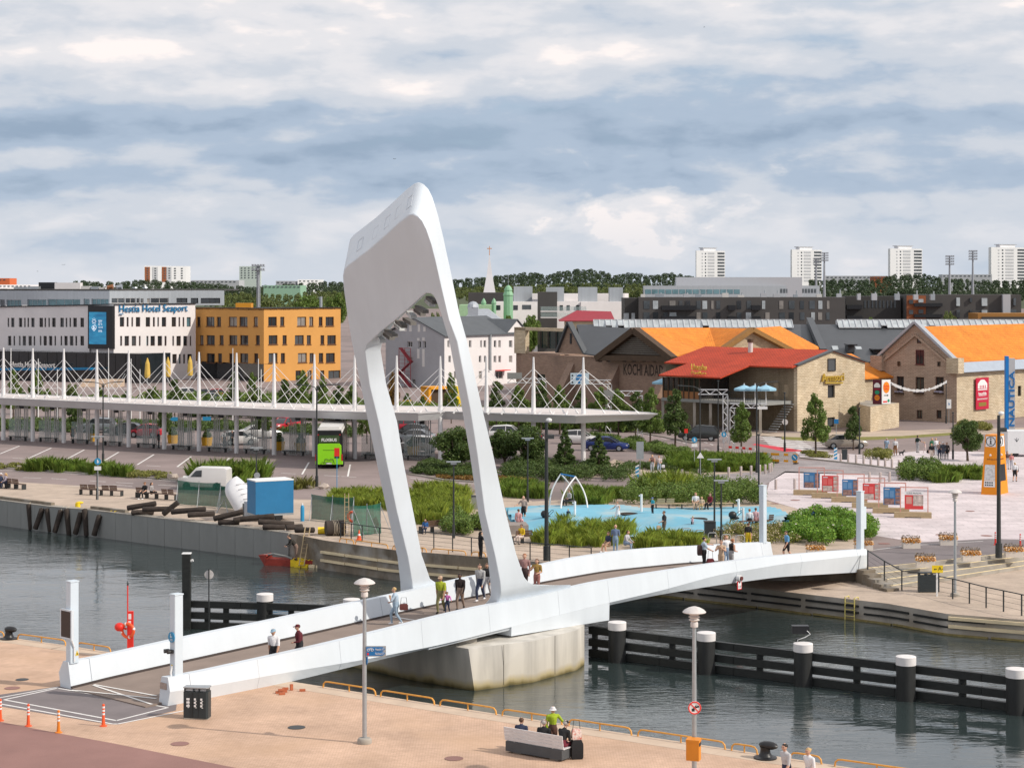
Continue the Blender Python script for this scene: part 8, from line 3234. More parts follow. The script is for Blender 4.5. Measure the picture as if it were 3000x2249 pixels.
mb.loft([[Vector((x,y,z))for x,z in((-1.2,3.3),(-1.08,3.66),(1.08,3.66),(1.2,3.3))]for y in(0.1,12.7)])
mb.mat(0).bx(-.9,.5,3.66,.9,3.0,3.85)
mb.build('roof',m_cw,bus)
mb=MB()
mb.loft([[Vector((x*k,y,z))for x,z in((-1.27,.42),(-1.27,.75),(-1.15,.9),(-1.13,2.15),(-.95,2.35),(.95,2.35),(1.13,2.15),(1.15,.9),(1.27,.75),(1.27,.42))]for k,y in((1,.06),(.97,-.06))])
mb.build('engine_cover',m_lime_,bus)
for x0,x1,z0,z1,nm,mt in((-.55,.72,1.72,1.75,'hatch_line',m_cb),(.5,.95,.98,1.5,'grille',m_dkst)):
	mb=MB()
	mb.bx(x0,-.075,z0,x1,-.061,z1)
	mb.build(nm,mt,bus)
mb=MB()
mb.bx(-.95,.02,2.45,.95,.065,3.1)
mb.build('rear_window',glassmat('coach_glass',(.03,.07,.02)),bus)
text_mesh('FLiXBUS',.38,m_signw,bus,(0,.01,2.55),(1,0,0),(0,0,1),.01,align='CENTER',width=1.4,bold=.008)
for s in(-1,1):
	mb=MB()
	mb.bx(s*1.2-.07,-.07,.75,s*1.2+.07,.05,1.35)
	mb.build('tail_light',m_tail,bus)
	mb=MB()
	mb.bx(s*1.0-.06,-.02,3.1,s*1.0+.06,.05,3.2)
	mb.build('marker_light',m_tail,bus)
	for y in(2.2,3.5,9.8):
		mb=MB()
		mb.cyl((s*1.0,y,.5),(s*1.28,y,.5),.5,n=18)
		mb.build('wheel',m_tyre,bus)
mb=MB()
mb.bx(-.26,-.1,.45,.26,-.07,.57)
mb.build('number_plate',m_signw,bus)
mb=MB()
mb.tube([(-.5,-.15,.5),(-.35,-.2,.85),(.35,-.2,.85),(.5,-.15,.5)],.025,5)
for x in(-.25,.25):
	mb.torus((x,-.22,.78),.18,.015,(0,1,0),14,4)
mb.build('cycle_rack',m_blk,bus)
# ---- far quay worksite
m_tarp=M('blue_tarpaulin',(.02,.17,.36),.5,var=.08,scale=.8,bump=.2,bscale=2)
tr=thing('tarpaulin_trailer','box trailer under a bright blue tarpaulin on the far quay','trailer',G(860,1523),math.radians(28))
mb=MB()
mb.loft([[Vector((x,y,z))for x,y in((-2.9,0),(0,0),(0,1.75),(-2.9,1.75))]for z in(.55,2.9)])
mb.build('cover',m_tarp,tr)
mb=MB()
mb.loft([[Vector((x,y,z))for x,y in((-2.92,-.02),(.02,-.02),(.02,1.77),(-2.92,1.77))]for z in(2.9,2.98)])
mb.build('cover_top',m_signw,tr)
mb=MB()
mb.bx(-2.9,.02,.4,0,1.73,.55)
mb.build('bed',m_galv,tr)
for x in(-1.8,-1.1):
	for y in(.05,1.55):
		mb=MB()
		mb.cyl((x,y,.3),(x,y+.18,.3),.3,n=14)
		mb.build('wheel',m_tyre,tr)
vn=thing('white_van','small white van parked behind the green mesh on the far quay','van',G(600,1432),math.radians(172))
mb=MB()
mb.loft([[Vector((x,s*w,z))for s,z in((-1,.3),(-1,1.0),(-.88,zt),(.88,zt),(1,1.0),(1,.3))]for x,w,zt in((-2.1,.85,1.7),(-1.9,.9,1.82),(.5,.9,1.84),(1.2,.88,1.1),(1.9,.84,.95),(2.1,.7,.7))])
mb.build('body',paint('white',0),vn,True)
for s in(-1,1):
	mb=MB()
	mb.prism([(.0,s*.86,1.1),(.95,s*.86,1.1),(.5,s*.83,1.6),(.0,s*.83,1.65)],(0,s*.05,0))
	mb.build('side_window',m_gl1,vn)
	for x in(-1.3,1.3):
		mb=MB()
		mb.cyl((x,s*.75,.33),(x,s*.92,.33),.33,n=14)
		mb.build('wheel',m_tyre,vn)
bt=thing('boat_hull','white boat hull tipped up on its side behind the fender heap','boat',G(690,1502),math.radians(-14))
mb=MB()
rg=[]
for i in range(9):
	f_=i/8
	w=1.0*(1-max(0,f_-.55)**2*3.2)+.02
	rg.append([Vector((w*a,0,b*(1-.25*f_)))+Vector((-1.15+.9*f_*.9,0,0))*0+Vector((0,-1.9+4.2*f_,0))for a,b in((-1,.0),(-1.04,.2),(-.9,.75),(-.45,1.15),(0,1.28),(.45,1.15),(.9,.75),(1.04,.2),(1,.0))])
mb.loft(rg)
o=mb.build('hull',M('gelcoat',(.66,.66,.68),.35,var=.06),bt,True)
yd=Vector((-.60,.25,.76)).normalized()
zd=(Vector((.75,-.35,.45))-yd*yd.dot(Vector((.75,-.35,.45)))).normalized()
xd=yd.cross(zd)
o.matrix_local=Matrix.Translation((.15,.4,1.05))@Matrix((xd,yd,zd)).transposed().to_4x4()@Matrix.Diagonal((1.1,.62,.9,1))
for k in range(4):
	mb=MB()
	mb.obb((0,-1.2+k*.75,1.16-k*.04),(1.5-k*.15,0,0),(0,.05,0),(0,0,.08))
	mb.build('hull_rib',m_tws,o)
for x in(-.9,.5):
	mb=MB()
	mb.tube([(x-.5,-.3,0),(x,.1,1.1),(x+.4,-.3,0)],.04,6)
	mb.build('trestle',m_galv,bt)
m_net=M('green_mesh',(.012,.11,.075),.8,var=.3,scale=3,alpha=.82)
for i,(x0,y0,x1,y1,h)in enumerate(((520,1478,645,1487,1.9),(645,1487,762,1500,1.7),(912,1522,1035,1533,1.85),(1036,1572,1116,1563,2.1))):
	a,b=G(x0,y0),G(x1,y1)
	d=b-a
	W=d.length
	t=thing('mesh_screen',['green mesh screen left of the tipped boat hull','green mesh screen behind the tipped boat hull','dark green mesh screen right of the blue trailer','dark green mesh screen nearest the promenade railing'][i],'fence',a,math.atan2(d.y,d.x),'green mesh screens')
	mb=MB()
	nn=14
	rr=[[Vector((W*k/nn,.06*math.sin(k*1.3),.05)),Vector((W*k/nn,.1*math.sin(k*.9+1),h*.6)),Vector((W*k/nn,.03*math.sin(k*1.1),h-.08*math.sin(k/nn*3.14)))]for k in range(nn+1)]
	mb.loft(rr,caps=False,closed=False)
	mb.build('mesh',m_net,t)
	for x in(0,W*.5,W):
		mb=MB()
		mb.cyl((x,.05,0),(x,.05,h+.05),.03,n=6)
		mb.build('post',m_galv,t)
		mb=MB()
		mb.cyl((x,.05,h*.9),(x+.4,-.7,0),.022,n=5)
		mb.build('strut',m_galv,t)
def simple(name,label,cat,loc,rz,parts):
	t=thing(name,label,cat,loc,rz)
	for nm,fn,mt in parts:
		mb=MB()
		fn(mb)
		mb.build(nm,mt,t,True)
	return t
simple('power_cabinet','white power cabinet between boat hull and blue trailer','cabinet',G(741,1514),.2,[('body',lambda m:m.bx(-.65,-.2,0.05,.65,.2,1.15),m_canf),('side',lambda m:m.bx(-.75,-.21,0,-.66,.21,1.0),m_concg),('plinth',lambda m:m.bx(-.6,-.18,0,.6,.18,.05),m_conc)])
simple('gas_bottle','blue gas bottle with white neck by the blue trailer','gas bottle',G(886,1526),0,[('cylinder',lambda m:m.lathe((0,0,0),[(.14,0),(.14,1.0),(.08,1.15),(.04,1.18)],14),m_bluelt),('neck',lambda m:m.lathe((0,0,1.1),[(.09,0),(.05,.1),(.05,.2)],10),m_signw)])
simple('cable_drum','dark rubber drum wound with rope by the wooden ladder','drum',G(982,1568),.3,[('drum',lambda m:m.cyl((-.65,0,.52),(.65,0,.52),.52,n=20),m_rub),('rope_turns',lambda m:[m.torus((x,0,.52),.53,.02,(1,.1,0),20,5)for x in(-.2,-.1,0,.12)],m_rope)])
simple('yellow_float','yellow plastic float lying by the rubber drum','float',G(944,1564),.1,[('body',lambda m:m.cyl((-.3,0,.25),(.25,0,.25),.24,n=14),m_yel),('neck',lambda m:m.cyl((.25,0,.3),(.48,0,.34),.12,n=10),m_yel)])
simple('traffic_cone','orange traffic cone with white bands by the promenade railing','cone',G(1052,1581),0,[('base',lambda m:m.bx(-.2,-.2,0,.2,.2,.04),m_orange),('cone',lambda m:m.lathe((0,0,.04),[(.15,0),(.03,.62)],12),m_orange),('band',lambda m:m.lathe((0,0,.3),[(.105,0),(.085,.12)],12),m_signw)])
simple('wooden_ladder','tall wooden ladder standing against the green mesh','ladder',G(1016,1572),.1,[('stile',lambda m:m.bar((-.16,0,0),(-.13,.45,2.9),.05,.05),m_foot),('stile',lambda m:m.bar((.16,0,0),(.13,.45,2.9),.05,.05),m_foot)]+[('rung',(lambda k:lambda m:m.bar((-.15,.05*k,.3*k+.2),(.15,.05*k,.3*k+.2),.03,.03))(k),m_foot)for k in range(9)])
simple('boarding_ladder','wooden ladder leaning from the quay down to the work raft','ladder',G(886,1580,-.2),.4,[('stile',lambda m:m.bar((-.5,-.9,-1.6),(.35,.5,.75),.06,.06),m_foot),('stile',lambda m:m.bar((-.2,-1.05,-1.6),(.65,.35,.75),.06,.06),m_foot)]+[('rung',(lambda f:lambda m:m.bar(Vector((-.5,-.9,-1.6)).lerp(Vector((.35,.5,.75)),f),Vector((-.2,-1.05,-1.6)).lerp(Vector((.65,.35,.75)),f),.03,.03))(k/9),m_foot)for k in range(9)])
simple('lifebuoy','orange lifebuoy hanging behind the wooden ladder','lifebuoy',G(1030,1566)+Vector((0,.3,0)),.4,[('ring',lambda m:m.torus((0,0,1.2),.32,.08,(1,.6,0),20,8),m_orange),('hanger',lambda m:m.cyl((0,.1,0),(0,.1,1.6),.03,n=6),m_galv)])
m_rraft=M('raft_red',(.25,.03,.02),.6,var=.25,scale=3)
simple('work_raft','red and yellow work raft with striped edge moored under the quay','raft',G(880,1655,WZ),math.radians(-12),[('hull',lambda m:m.bx(-2.2,-.6,-.3,2.3,.6,.42),m_rraft),('yellow_section',lambda m:m.bx(-.5,-.62,-.2,.5,.62,.44),m_yel),('bow',lambda m:m.prism([(-2.2,-.6,-.2),(-2.9,0,.5),(-2.2,.6,-.2),(-2.2,.6,.6),(-2.2,-.6,.6)],(-.1,0,.1)),m_rraft),('hose',lambda m:m.tube([(-2.6,0,.6),(-1.8,-.3,.75),(-1,-.2,.6),(-.4,-.5,.5)],.07,8),m_concg)]+[('hazard_stripe',(lambda x:lambda m:m.prism([(x,-.63,.43),(x+.12,-.63,.43),(x+.2,-.2,.46),(x+.08,-.2,.46)],(0,0,.02)))(k*.25+.7),m_yel)for k in range(6)]+[('float_block',(lambda x:lambda m:m.bx(x,-1.0,-.15,x+.42,-.64,.18))(-.1+k*.5),m_yel if k<2 else m_cream)for k in range(4)])
for i,(x,y,r)in enumerate(((505,1405,.55),(59,1373,.35),(905,1430,.3),(948,1432,.45),(733,1422,.4),(1078,1332,.3))):
	mb=MB()
	mb.ball((0,0,r*.45),(r,r*.75,r*.6),9)
	for k in range(len(mb.v)):
		v=mb.v[k]
		mb.v[k]=tuple(c*(1+.14*math.sin(7*v[0]+5*v[1]+9*v[2]+i))for c in v)
	o=mb.build('boulder',M('pale_granite',(.46,.39,.34),.9,var=.25,scale=3,bump=.3,bscale=8),None,True)
	o.location=G(x,y)
	tag(o,['large pale boulder at the end of the low hedge','small boulder in the left low shrubs','small pale boulder by the black double lamp','pale boulder right of the black double lamp','boulder behind the blue trailer in tall grass','boulder under the canopy right of the bus'][i],'boulder','boulders in the planting')
pl_=thing('planter','x','planter',(0,0,0),0,'yellow planters by the canopy')
mb=MB()
mb.lathe((0,0,0),[(.5,0),(.62,.9),(.58,.9),(.5,.8)],16)
mb.build('pot',M('planter_yellow',(.72,.40,.03),.5,var=.05),pl_,True)
P,nr=clump_points(700,[(0,0,1.1,.5,.5,.45),(0,0,1.5,.3,.3,.4)])
o=bpy.data.objects.new('foliage',fast_mesh('foliage',leaf_quads(P,np.full(700,.09),.3,nr),4,g_dk))
COL.objects.link(o)
o.parent=pl_
used=[]
for i,(x,y)in enumerate(((506,1298),(606,1305),(273,1292),(818,1318),(880,1322),(1210,1332),(980,1180),(1192,1190),(1238,1200))):
	place(pl_,used,G(x,y),0,'%s yellow planter with dark foliage from the left by the bus canopy'%words[sorted([506,606,273,818,880,1210,980,1192,1238]).index(x)])
simple('yellow_pavilion','amber yellow open-fronted pavilion behind the canopy','pavilion',G(1292,1195),.5,[('frame_wall',lambda m:m.bx(-1.9,0,0,-1.5,2.5,2.9),m_bo),('frame_wall',lambda m:m.bx(2.3,0,0,3.2,2.5,2.9),m_yel),('roof',lambda m:m.bx(-1.9,0,2.6,1.2,2.5,2.95),m_bo),('inside',lambda m:m.bx(-1.5,.5,0,1.2,2.4,2.6),m_brownw)])
fbx=thing('flower_box','x','planter',(0,0,0),0,'white flower boxes on the plaza')
mb=MB()
mb.bx(-.55,-.3,0,.55,.3,.36)
mb.build('box',M('box_cream',(.66,.60,.54),.7,var=.08),fbx)
fl=[M('marigold',(.66,.30,.03),.8,var=.2),M('petal_cream',(.75,.58,.40),.8,var=.1),M('lavender',(.24,.19,.14),.8,var=.3)]
P=np.stack([NPR.uniform(-.58,.58,900),NPR.uniform(-.34,.34,900),NPR.uniform(.36,.62,900)],1)
mi=NPR.choice([0,0,1,1,2],900)
P[mi==2,2]+=.2
P[mi==2,1]=np.abs(P[mi==2,1])
o=bpy.data.objects.new('flowers',fast_mesh('flowers',leaf_quads(P,np.full(900,.06),.6),4,fl,mi))
COL.objects.link(o)
o.parent=fbx
o['kind']='stuff'
used=[]
for x,y,lb in((2669,1605,'white flower box on the plaza left of the grey mushroom lamp'),(2778,1596,'white flower box directly behind the grey mushroom lamp'),(2711,1660,'white flower box on the steps left of the lamp'),(2844,1642,'white flower box on the steps right of the lamp'),(2970,1631,'white flower box right of the tall dark pole'),(2389,1626,'flower box half hidden behind the parapet by the man in blue'),(2530,1612,'flower box behind the cabinet post')):
	place(fbx,used,G(x,y)+Vector((0,0,.012)),RND.uniform(-.1,.1),lb)
	# ---- playground
poly=gp([(1480,1487),(1600,1479),(1830,1487),(1880,1491),(2100,1486),(2230,1482),(2290,1499),(2335,1516),(2300,1548),(2180,1562),(2060,1568),(1900,1590),(1800,1575),(1700,1560),(1560,1575),(1520,1560),(1490,1520)])
A=np.array([(p.x,p.y)for p in poly])
lo,hi=A.min(0),A.max(0)
nx,ny=90,60
gx,gy=np.meshgrid(np.linspace(lo[0],hi[0],nx),np.linspace(lo[1],hi[1],ny))
def ph(x,y):
	return.03+.26*(1+np.sin(x*.75+y*.55))*np.clip(np.sin(y*.33+1),0,1)+.1*(1+np.sin(x*.4-y*.7))
Pp=np.stack([gx.ravel(),gy.ravel()],1)
ins=inside(Pp,A).reshape(ny,nx)
vs=[(x,y,float(ph(x,y))+.01)for x,y in Pp]
fs=[(j*nx+i,j*nx+i+1,(j+1)*nx+i+1,(j+1)*nx+i)for j in range(ny-1)for i in range(nx-1)if ins[j,i]and ins[j+1,i+1]and ins[j,i+1]and ins[j+1,i]]
me=bpy.data.meshes.new('playground_surface')
me.from_pydata(vs,[],fs)
bm=bmesh.new()
bm.from_mesh(me)
bmesh.ops.delete(bm,geom=[v for v in bm.verts if not v.link_faces],context='VERTS')
bm.to_mesh(me)
bm.free()
me.shade_smooth()
me.materials.append(M('playground_blue',(.17,.42,.55),.85,var=.12,scale=.5,tint=(.36,.47,.50,.3)))
o=bpy.data.objects.new('playground_surface',me)
COL.objects.link(o)
tag(o,kind='structure')
sheet('playground_edge',poly,M('edge_blue',(.12,.36,.48),.85),0.016)
sw=thing('swing_frame','white arched swing frame with a blue top bar and black basket seat','swing',G(1664,1485))
sl_=sw.location
T1,T2=at(1643,1388,sl_.y+.3)-sl_,at(1686,1396,sl_.y-.3)-sl_
for(x,y),tp_ in(((1610,1484),T1),((1643,1498),T2),((1680,1467),T1),((1722,1496),T2)):
	f_=G(x,y)-sl_
	mb=MB()
	pts=[]
	for k in range(9):
		q=k/8
		p=f_.lerp(tp_,q)
		p+=(f_-tp_).normalized().cross(Vector((0,1,0))).cross((f_-tp_).normalized())*0
		p.x+=(f_.x-tp_.x)*.28*math.sin(q*math.pi)
		pts.append(p)
	mb.tube(pts,.055,8)
	mb.build('leg',m_signw,sw,True)
mb=MB()
mb.cyl(T1,T2,.06,n=8)
mb.build('top_bar',m_blue,sw)
mb=MB()
c=(T1+T2)/2
mb.torus((c.x,c.y,.5),.5,.06,(0,0,1),20,6)
mb.cyl((c.x,c.y,.45),(c.x,c.y,.47),.5,n=16)
mb.build('basket_seat',m_blk,sw)
for s in(-.45,.45):
	mb=MB()
	mb.cyl(c+Vector((s*.4,0,0)),(c.x+s,c.y,.52),.012,n=4)
	mb.build('rope',m_galv,sw)
for i,(x,y,yt)in enumerate(((1684,1512,1468),(1879,1500,1447),(2164,1511,1461),(2177,1540,1487))):
	p=G(x,y)
	simple('spray_post',['white spray post below the swing frame','white spray post beside the boy in turquoise','white spray post right in the playground','white spray post left of the seated couple'][i],'post',p,0,[('post',(lambda h:lambda m:m.lathe((0,0,0),[(.09,0),(.09,h)],12))((y-yt)*p.y/F),m_signw),('nozzle',(lambda h:lambda m:m.cyl((0,0,h-.15),(-.2,-.05,h-.1),.05,n=8))((y-yt)*p.y/F),m_galv)])
for i,(x,y)in enumerate(((1842,1524),(2046,1529))):
	mb=MB()
	mb.torus((0,0,.06),.62,.05,(0,0,1),24,6)
	mb.lathe((0,0,0),[(.6,.03),(.6,.05)],24)
	o=mb.build('ground_trampoline',m_rub)
	o.location=G(x,y)+Vector((0,0,float(ph(G(x,y).x,G(x,y).y))))
	tag(o,['round ground trampoline beside the girl in white','round ground trampoline behind the toddler in pink'][i],'trampoline')
def long_bench(label,a,b,backs,mat,grp):
	a,b=G(*a),G(*b)
	d=b-a
	W=d.length
	t=thing('promenade_bench',label,'bench',a,math.atan2(d.y,d.x),grp)
	for k in range(4):
		mb=MB()
		mb.bx(0,-.25+k*.13,.42,W,-.14+k*.13,.46)
		mb.build('seat_slat',mat,t)
	nl=max(2,int(W/.9))
	for k in range(nl+1):
		mb=MB()
		mb.bx(W*k/nl-.02,-.22,0,W*k/nl+.02,.22,.42)
		mb.build('leg',m_dkst,t)
	for f0,f1 in backs:
		for k in range(3):
			mb=MB()
			mb.obb((W*(f0+f1)/2,-.22-k*.03,.55+k*.13),(W*(f1-f0),0,0),(0,.03,0),(0,-.02,.11))
			mb.build('back_slat',mat,t)
BG='benches on the far side'
long_bench('brown bench with four small backs near the round blue sign',(237,1448),(357,1453),((.02,.2),(.22,.4),(.55,.72),(.74,.92)),m_slatd,BG)
long_bench('brown bench with a seated couple on the far promenade',(402,1457),(516,1465),((.02,.2),(.68,.82),(.84,.98)),m_slatd,BG)
long_bench('brown bench cut by the left picture edge',(-20,1424),(70,1434),((.1,.3),(.5,.68),(.7,.9)),m_slatd,BG)
long_bench('long pale bench with two backs in front of the playground hedge',(1922,1492),(2148,1490),((.01,.11),(.13,.23)),m_foot,BG)
long_bench('brown bench under the yellow-shirted person',(1500,1592),(1560,1588),((.1,.9),),m_slatd,BG)
long_bench('dark bench by the kerb with the child in blue',(1232,1562),(1300,1556),((.1,.9),),m_slatd,BG)
long_bench('brown bench with the seated woman in blue by the rose shrubs',(2368,1538),(2438,1532),((.45,.7),(.74,.98)),m_slatd,BG)
long_bench('low bench at the flower shrubs under the seated couple',(2170,1545),(2262,1541),((.85,1.0),),m_slatd,BG)
hoop=thing('cycle_stand','x','cycle stand',(0,0,0),0,'cycle stands by the playground')
mb=MB()
mb.tube([(-.28,0,0),(-.28,0,.62),(-.2,0,.72),(.2,0,.72),(.28,0,.62),(.28,0,0)],.028,8)
mb.build('hoop',m_galv,hoop,True)
used=[]
for i,(x,y)in enumerate(((2012,1578),(2050,1583),(2087,1592),(2127,1597),(2168,1600))):
	place(hoop,used,G(x,y),.1,'%s steel cycle stand from the left behind the far parapet'%words[i])
simple('litter_bin','black litter bin standing on the playground edge','bin',G(2078,1573),0,[('body',lambda m:m.bx(-.33,-.3,.03,.33,.3,1.0),m_stn),('lid',lambda m:m.bx(-.36,-.32,1.02,.36,.32,1.1),m_dkst),('base',lambda m:m.bx(-.4,-.35,0,.4,.35,.03),m_conc)])
simple('litter_bin','grey litter bin behind the near pylon leg','bin',G(1393,1490),0,[('body',lambda m:m.bx(-.3,-.25,0,.3,.25,.95),m_concg),('lid',lambda m:m.bx(-.32,-.27,.95,.32,.27,1.02),m_dkst)])
simple('litter_bin','small black bin by the blue-white marker near the silver saloon','bin',G(2474,1346),0,[('body',lambda m:m.bx(-.25,-.2,0,.25,.2,.95),m_stn),('lid',lambda m:m.bx(-.27,-.22,.95,.27,.22,1.0),m_dkst)])
simple('timber_deck','weathered timber sitting platform with the seated woman in pink','platform',G(1526,1563),.1,[('deck',lambda m:m.bx(-.85,-.3,0,.5,1.6,.62),M('grey_decking',(.28,.24,.22),.85,var=.2,scale=2,streak=(1,6,1)))])
for i,(x,y)in enumerate(((1600,1540),(2150,1543))):
	simple('pushchair',['folded black pushchair behind the left tall pole','black pushchair beside the playground lamp'][i],'pushchair',G(x,y),.4,[('hood',lambda m:m.ball((-.1,0,.85),(.32,.26,.28),10),m_blk),('seat',lambda m:m.obb((.05,0,.6),(.5,0,.1),(0,.4,0),(-.1,0,.12)),m_blk),('handle',lambda m:m.tube([(.1,-.2,.7),(.5,-.2,1.05),(.55,0,1.1),(.5,.2,1.05),(.1,.2,.7)],.02,6),m_dkst),('frame',lambda m:[m.tube([(-.3,s,.12),(0,s,.6),(.35,s,.15)],.018,5)for s in(-.2,.2)],m_dkst)]+[('wheel',(lambda a,b:lambda m:m.torus((a,b,.12),.1,.025,(0,1,0),12,5))(a,b),m_tyre)for a in(-.3,.35)for b in(-.22,.22)])
	# ---- people
def cloth(c):
	return M('cloth_%.2f_%.2f_%.2f'%c,c,.85,var=.12,scale=9)
SK={'l':(.58,.34,.24),'m':(.42,.23,.15),'d':(.12,.06,.04)}
HR={'bl':(.50,.34,.15),'br':(.09,.045,.025),'bk':(.018,.014,.012),'gi':(.30,.11,.04),'gy':(.42,.40,.38)}
WH,BK,NV,GY,BE,JN,PK,MR=(.70,.70,.72),(.016,.016,.018),(.03,.04,.08),(.34,.34,.35),(.50,.36,.25),(.20,.28,.40),(.66,.36,.36),(.10,.012,.02)
ARM={'d':((.025,-.02,-.175),(.02,.03,-.335)),'f':((.03,.0,-.17),(-.03,.12,-.2)),'u':((.05,.09,-.13),(-.05,.13,-.05)),'o':((.09,.06,-.12),(.15,.16,-.17)),'s':((.03,.06,-.16),(0,.19,-.22)),'b':((.0,-.1,-.15),(.02,-.1,-.3)),'w':((.0,.1,-.15),(.01,.17,-.27)),'p':((.02,.12,-.03),(.0,.26,-.05))}
QUEUE=[]
def person(label,loc,H,deg,pose='s',arms='dd',top=WH,low=JN,skin='l',hair='br',hs='s',sleeve=1,shorts=0,shoe=BK,hat=None,glasses=0,dress=0,lean=0.0):
	"""one figure; pose s stand, w walk, i sit (loc is the ground below the seat), c crouch-bend; facing deg clockwise from straight away"""
	t=thing('person',label,'person',loc,-math.radians(deg))
	B=[]
	sit=pose=='i'
	pz=.29 if sit else.515
	off=.0
	ln=lean+(.03 if pose=='w' else 0)
	up=lambda z,y=0:Vector((0,y+ln*max(0,z-pz)/.3,z))
	sh=pz+.285
	legs=[]
	for s in(-1,1):
		hp=Vector((s*.048,0,pz-.01))
		if sit:
			kn,an=Vector((s*.06,.235,pz-.0)),Vector((s*.06,.25+.05*s,.045))
		elif pose=='w':
			kn,an=Vector((s*.05,.06+.075*s,.285)),Vector((s*.045,.13*s-.02,.05+(.03 if s<0 else 0)))
		else:
			kn,an=Vector((s*.055,.015,.28)),Vector((s*.058,-.005,.045))
		fx=an+Vector((s*.01,.075,-.025))
		B.append(([hp,hp.lerp(kn,.5),kn],[.052,.046,.034],'thigh'))
		B.append(([kn,kn.lerp(an,.35),an],[.034,.033,.021],'shin'))
		B.append(([an-Vector((0,.02,.018)),an+Vector((0,.03,-.02)),fx],[.024,.024,.018],'foot'))
	B.append(([up(pz-.03),up(pz+.03),up(pz+.1)],[.074,.078,.07],'hip'))
	B.append(([up(pz+.08),up(pz+.19),up(sh-.03),up(sh+.015)],[.068,.08,.076,.04],'torso'))
	for s in(-1,1):
		B.append(([up(sh-.035)+Vector((s*.03,0,0)),up(sh-.03)+Vector((s*.075,0,0)),up(sh-.015)+Vector((s*.108,0,0))],[.062,.05,.034],'torso'))
	B.append(([up(sh),up(sh+.05,.01)],[.03,.028],'head'))
	hd=up(sh+.115,.015)
	B.append(([hd-Vector((0,0,.05)),hd-Vector((0,-.008,.02)),hd+Vector((0,-.004,.03)),hd+Vector((0,-.004,.052))],[.03,.05,.052,.03],'head'))
	B.append(([hd+Vector((0,.04,-.002)),hd+Vector((0,.06,-.012))],[.008,.01],'head'))
	for s in(-1,1):
		B.append(([hd+Vector((s*.048,-.005,-.005)),hd+Vector((s*.056,-.01,0))],[.012,.01],'head'))
	hands=[]
	for s,ap in zip((-1,1),arms):
		e,w=[Vector((s*v[0],v[1],v[2]))for v in ARM[ap]]
		S=up(sh-.015)+Vector((s*.114,0,0))
		if pose=='w' and ap=='d':
			e.y-=.06*s
			w.y-=.11*s
		B.append(([S,S+e*.5,S+e],[.034,.03,.025],'uarm'))
		B.append(([S+e,S+e.lerp(w,.4),S+w],[.025,.024,.016],'farm'))
		dv=(w-e).normalized()
		B.append(([S+w,S+w+dv*.03,S+w+dv*.052],[.016,.021,.017],'hand'))
		hands.append((S+w+dv*.045,dv,s))
	B=[(P,[q*(1.17 if n_ not in('head','hand')else 1.04)for q in r],n_)for P,r,n_ in B]
	mb=MB()
	for P,r,_ in B:
		mb.tube([p*H for p in P],[q*H for q in r],10)
		for k in(0,-1):
			mb.ball(P[k]*H,r[k]*H*.98,8)
	reg={'thigh':1 if not dress else 0,'shin':3 if shorts or dress else 1,'foot':2,'hip':1 if not dress else 0,'torso':0,'head':3,'uarm':0 if sleeve else 3,'farm':0 if sleeve>1 else 3,'hand':3}
	QUEUE.append((t,mb,[(P,r,reg[n],n)for P,r,n in B],H,[cloth(top),cloth(low),cloth(shoe),M('skin_'+skin,SK[skin],.6,var=.05)],hands))
	hm=M('hair_'+hair,HR[hair],.6,var=.25,scale=20)
	if hs!='n':
		mb=MB()
		mb.ball((hd+Vector((0,-.012,.022)))*H,(.057*H,.06*H,.052*H),12)
		if hs=='l':
			mb.tube([(hd+Vector((0,-.04,.01)))*H,(hd+Vector((0,-.055,-.05)))*H,(hd+Vector((0,-.06,-.13)))*H],[.05*H,.05*H,.02*H],8)
		if hs=='t':
			mb.ball((hd+Vector((0,-.07,.03)))*H,.026*H,8)
		mb.build('hair',hm,t,True)
	if hat:
		mb=MB()
		mb.lathe((hd+Vector((0,-.006,.015)))*H,[(.058*H,0),(.057*H,.025*H),(.04*H,.05*H),(.008*H,.058*H)],14)
		if hat[1]=='cap':
			mb.obb((hd+Vector((0,.07,.018)))*H,(.075*H,0,0),(0,.06*H,-.01*H),(0,0,.008*H))
		else:
			mb.lathe((hd+Vector((0,-.006,.008)))*H,[(.085*H,-.008*H),(.06*H,.01*H)],14)
		mb.build('hat',cloth(hat[0]),t,True)
	mb=MB()
	for s in(-1,1):
		mb.ball((hd+Vector((s*.02,.047,.006)))*H,((.016 if glasses else.007)*H,.006*H,(.01 if glasses else.005)*H),6)
	mb.box((hd+Vector((0,.047,-.03)))*H,(.022*H,.004*H,.005*H))
	mb.build('sunglasses' if glasses else 'eyes',m_blk,t)
	if dress:
		mb=MB()
		mb.lathe((0,0,0),[(.13*H,(pz-.17)*H),(.1*H,(pz-.02)*H),(.075*H,(pz+.09)*H)],14)
		mb.build('skirt',cloth(top if dress==1 else low),t,True)
	return t
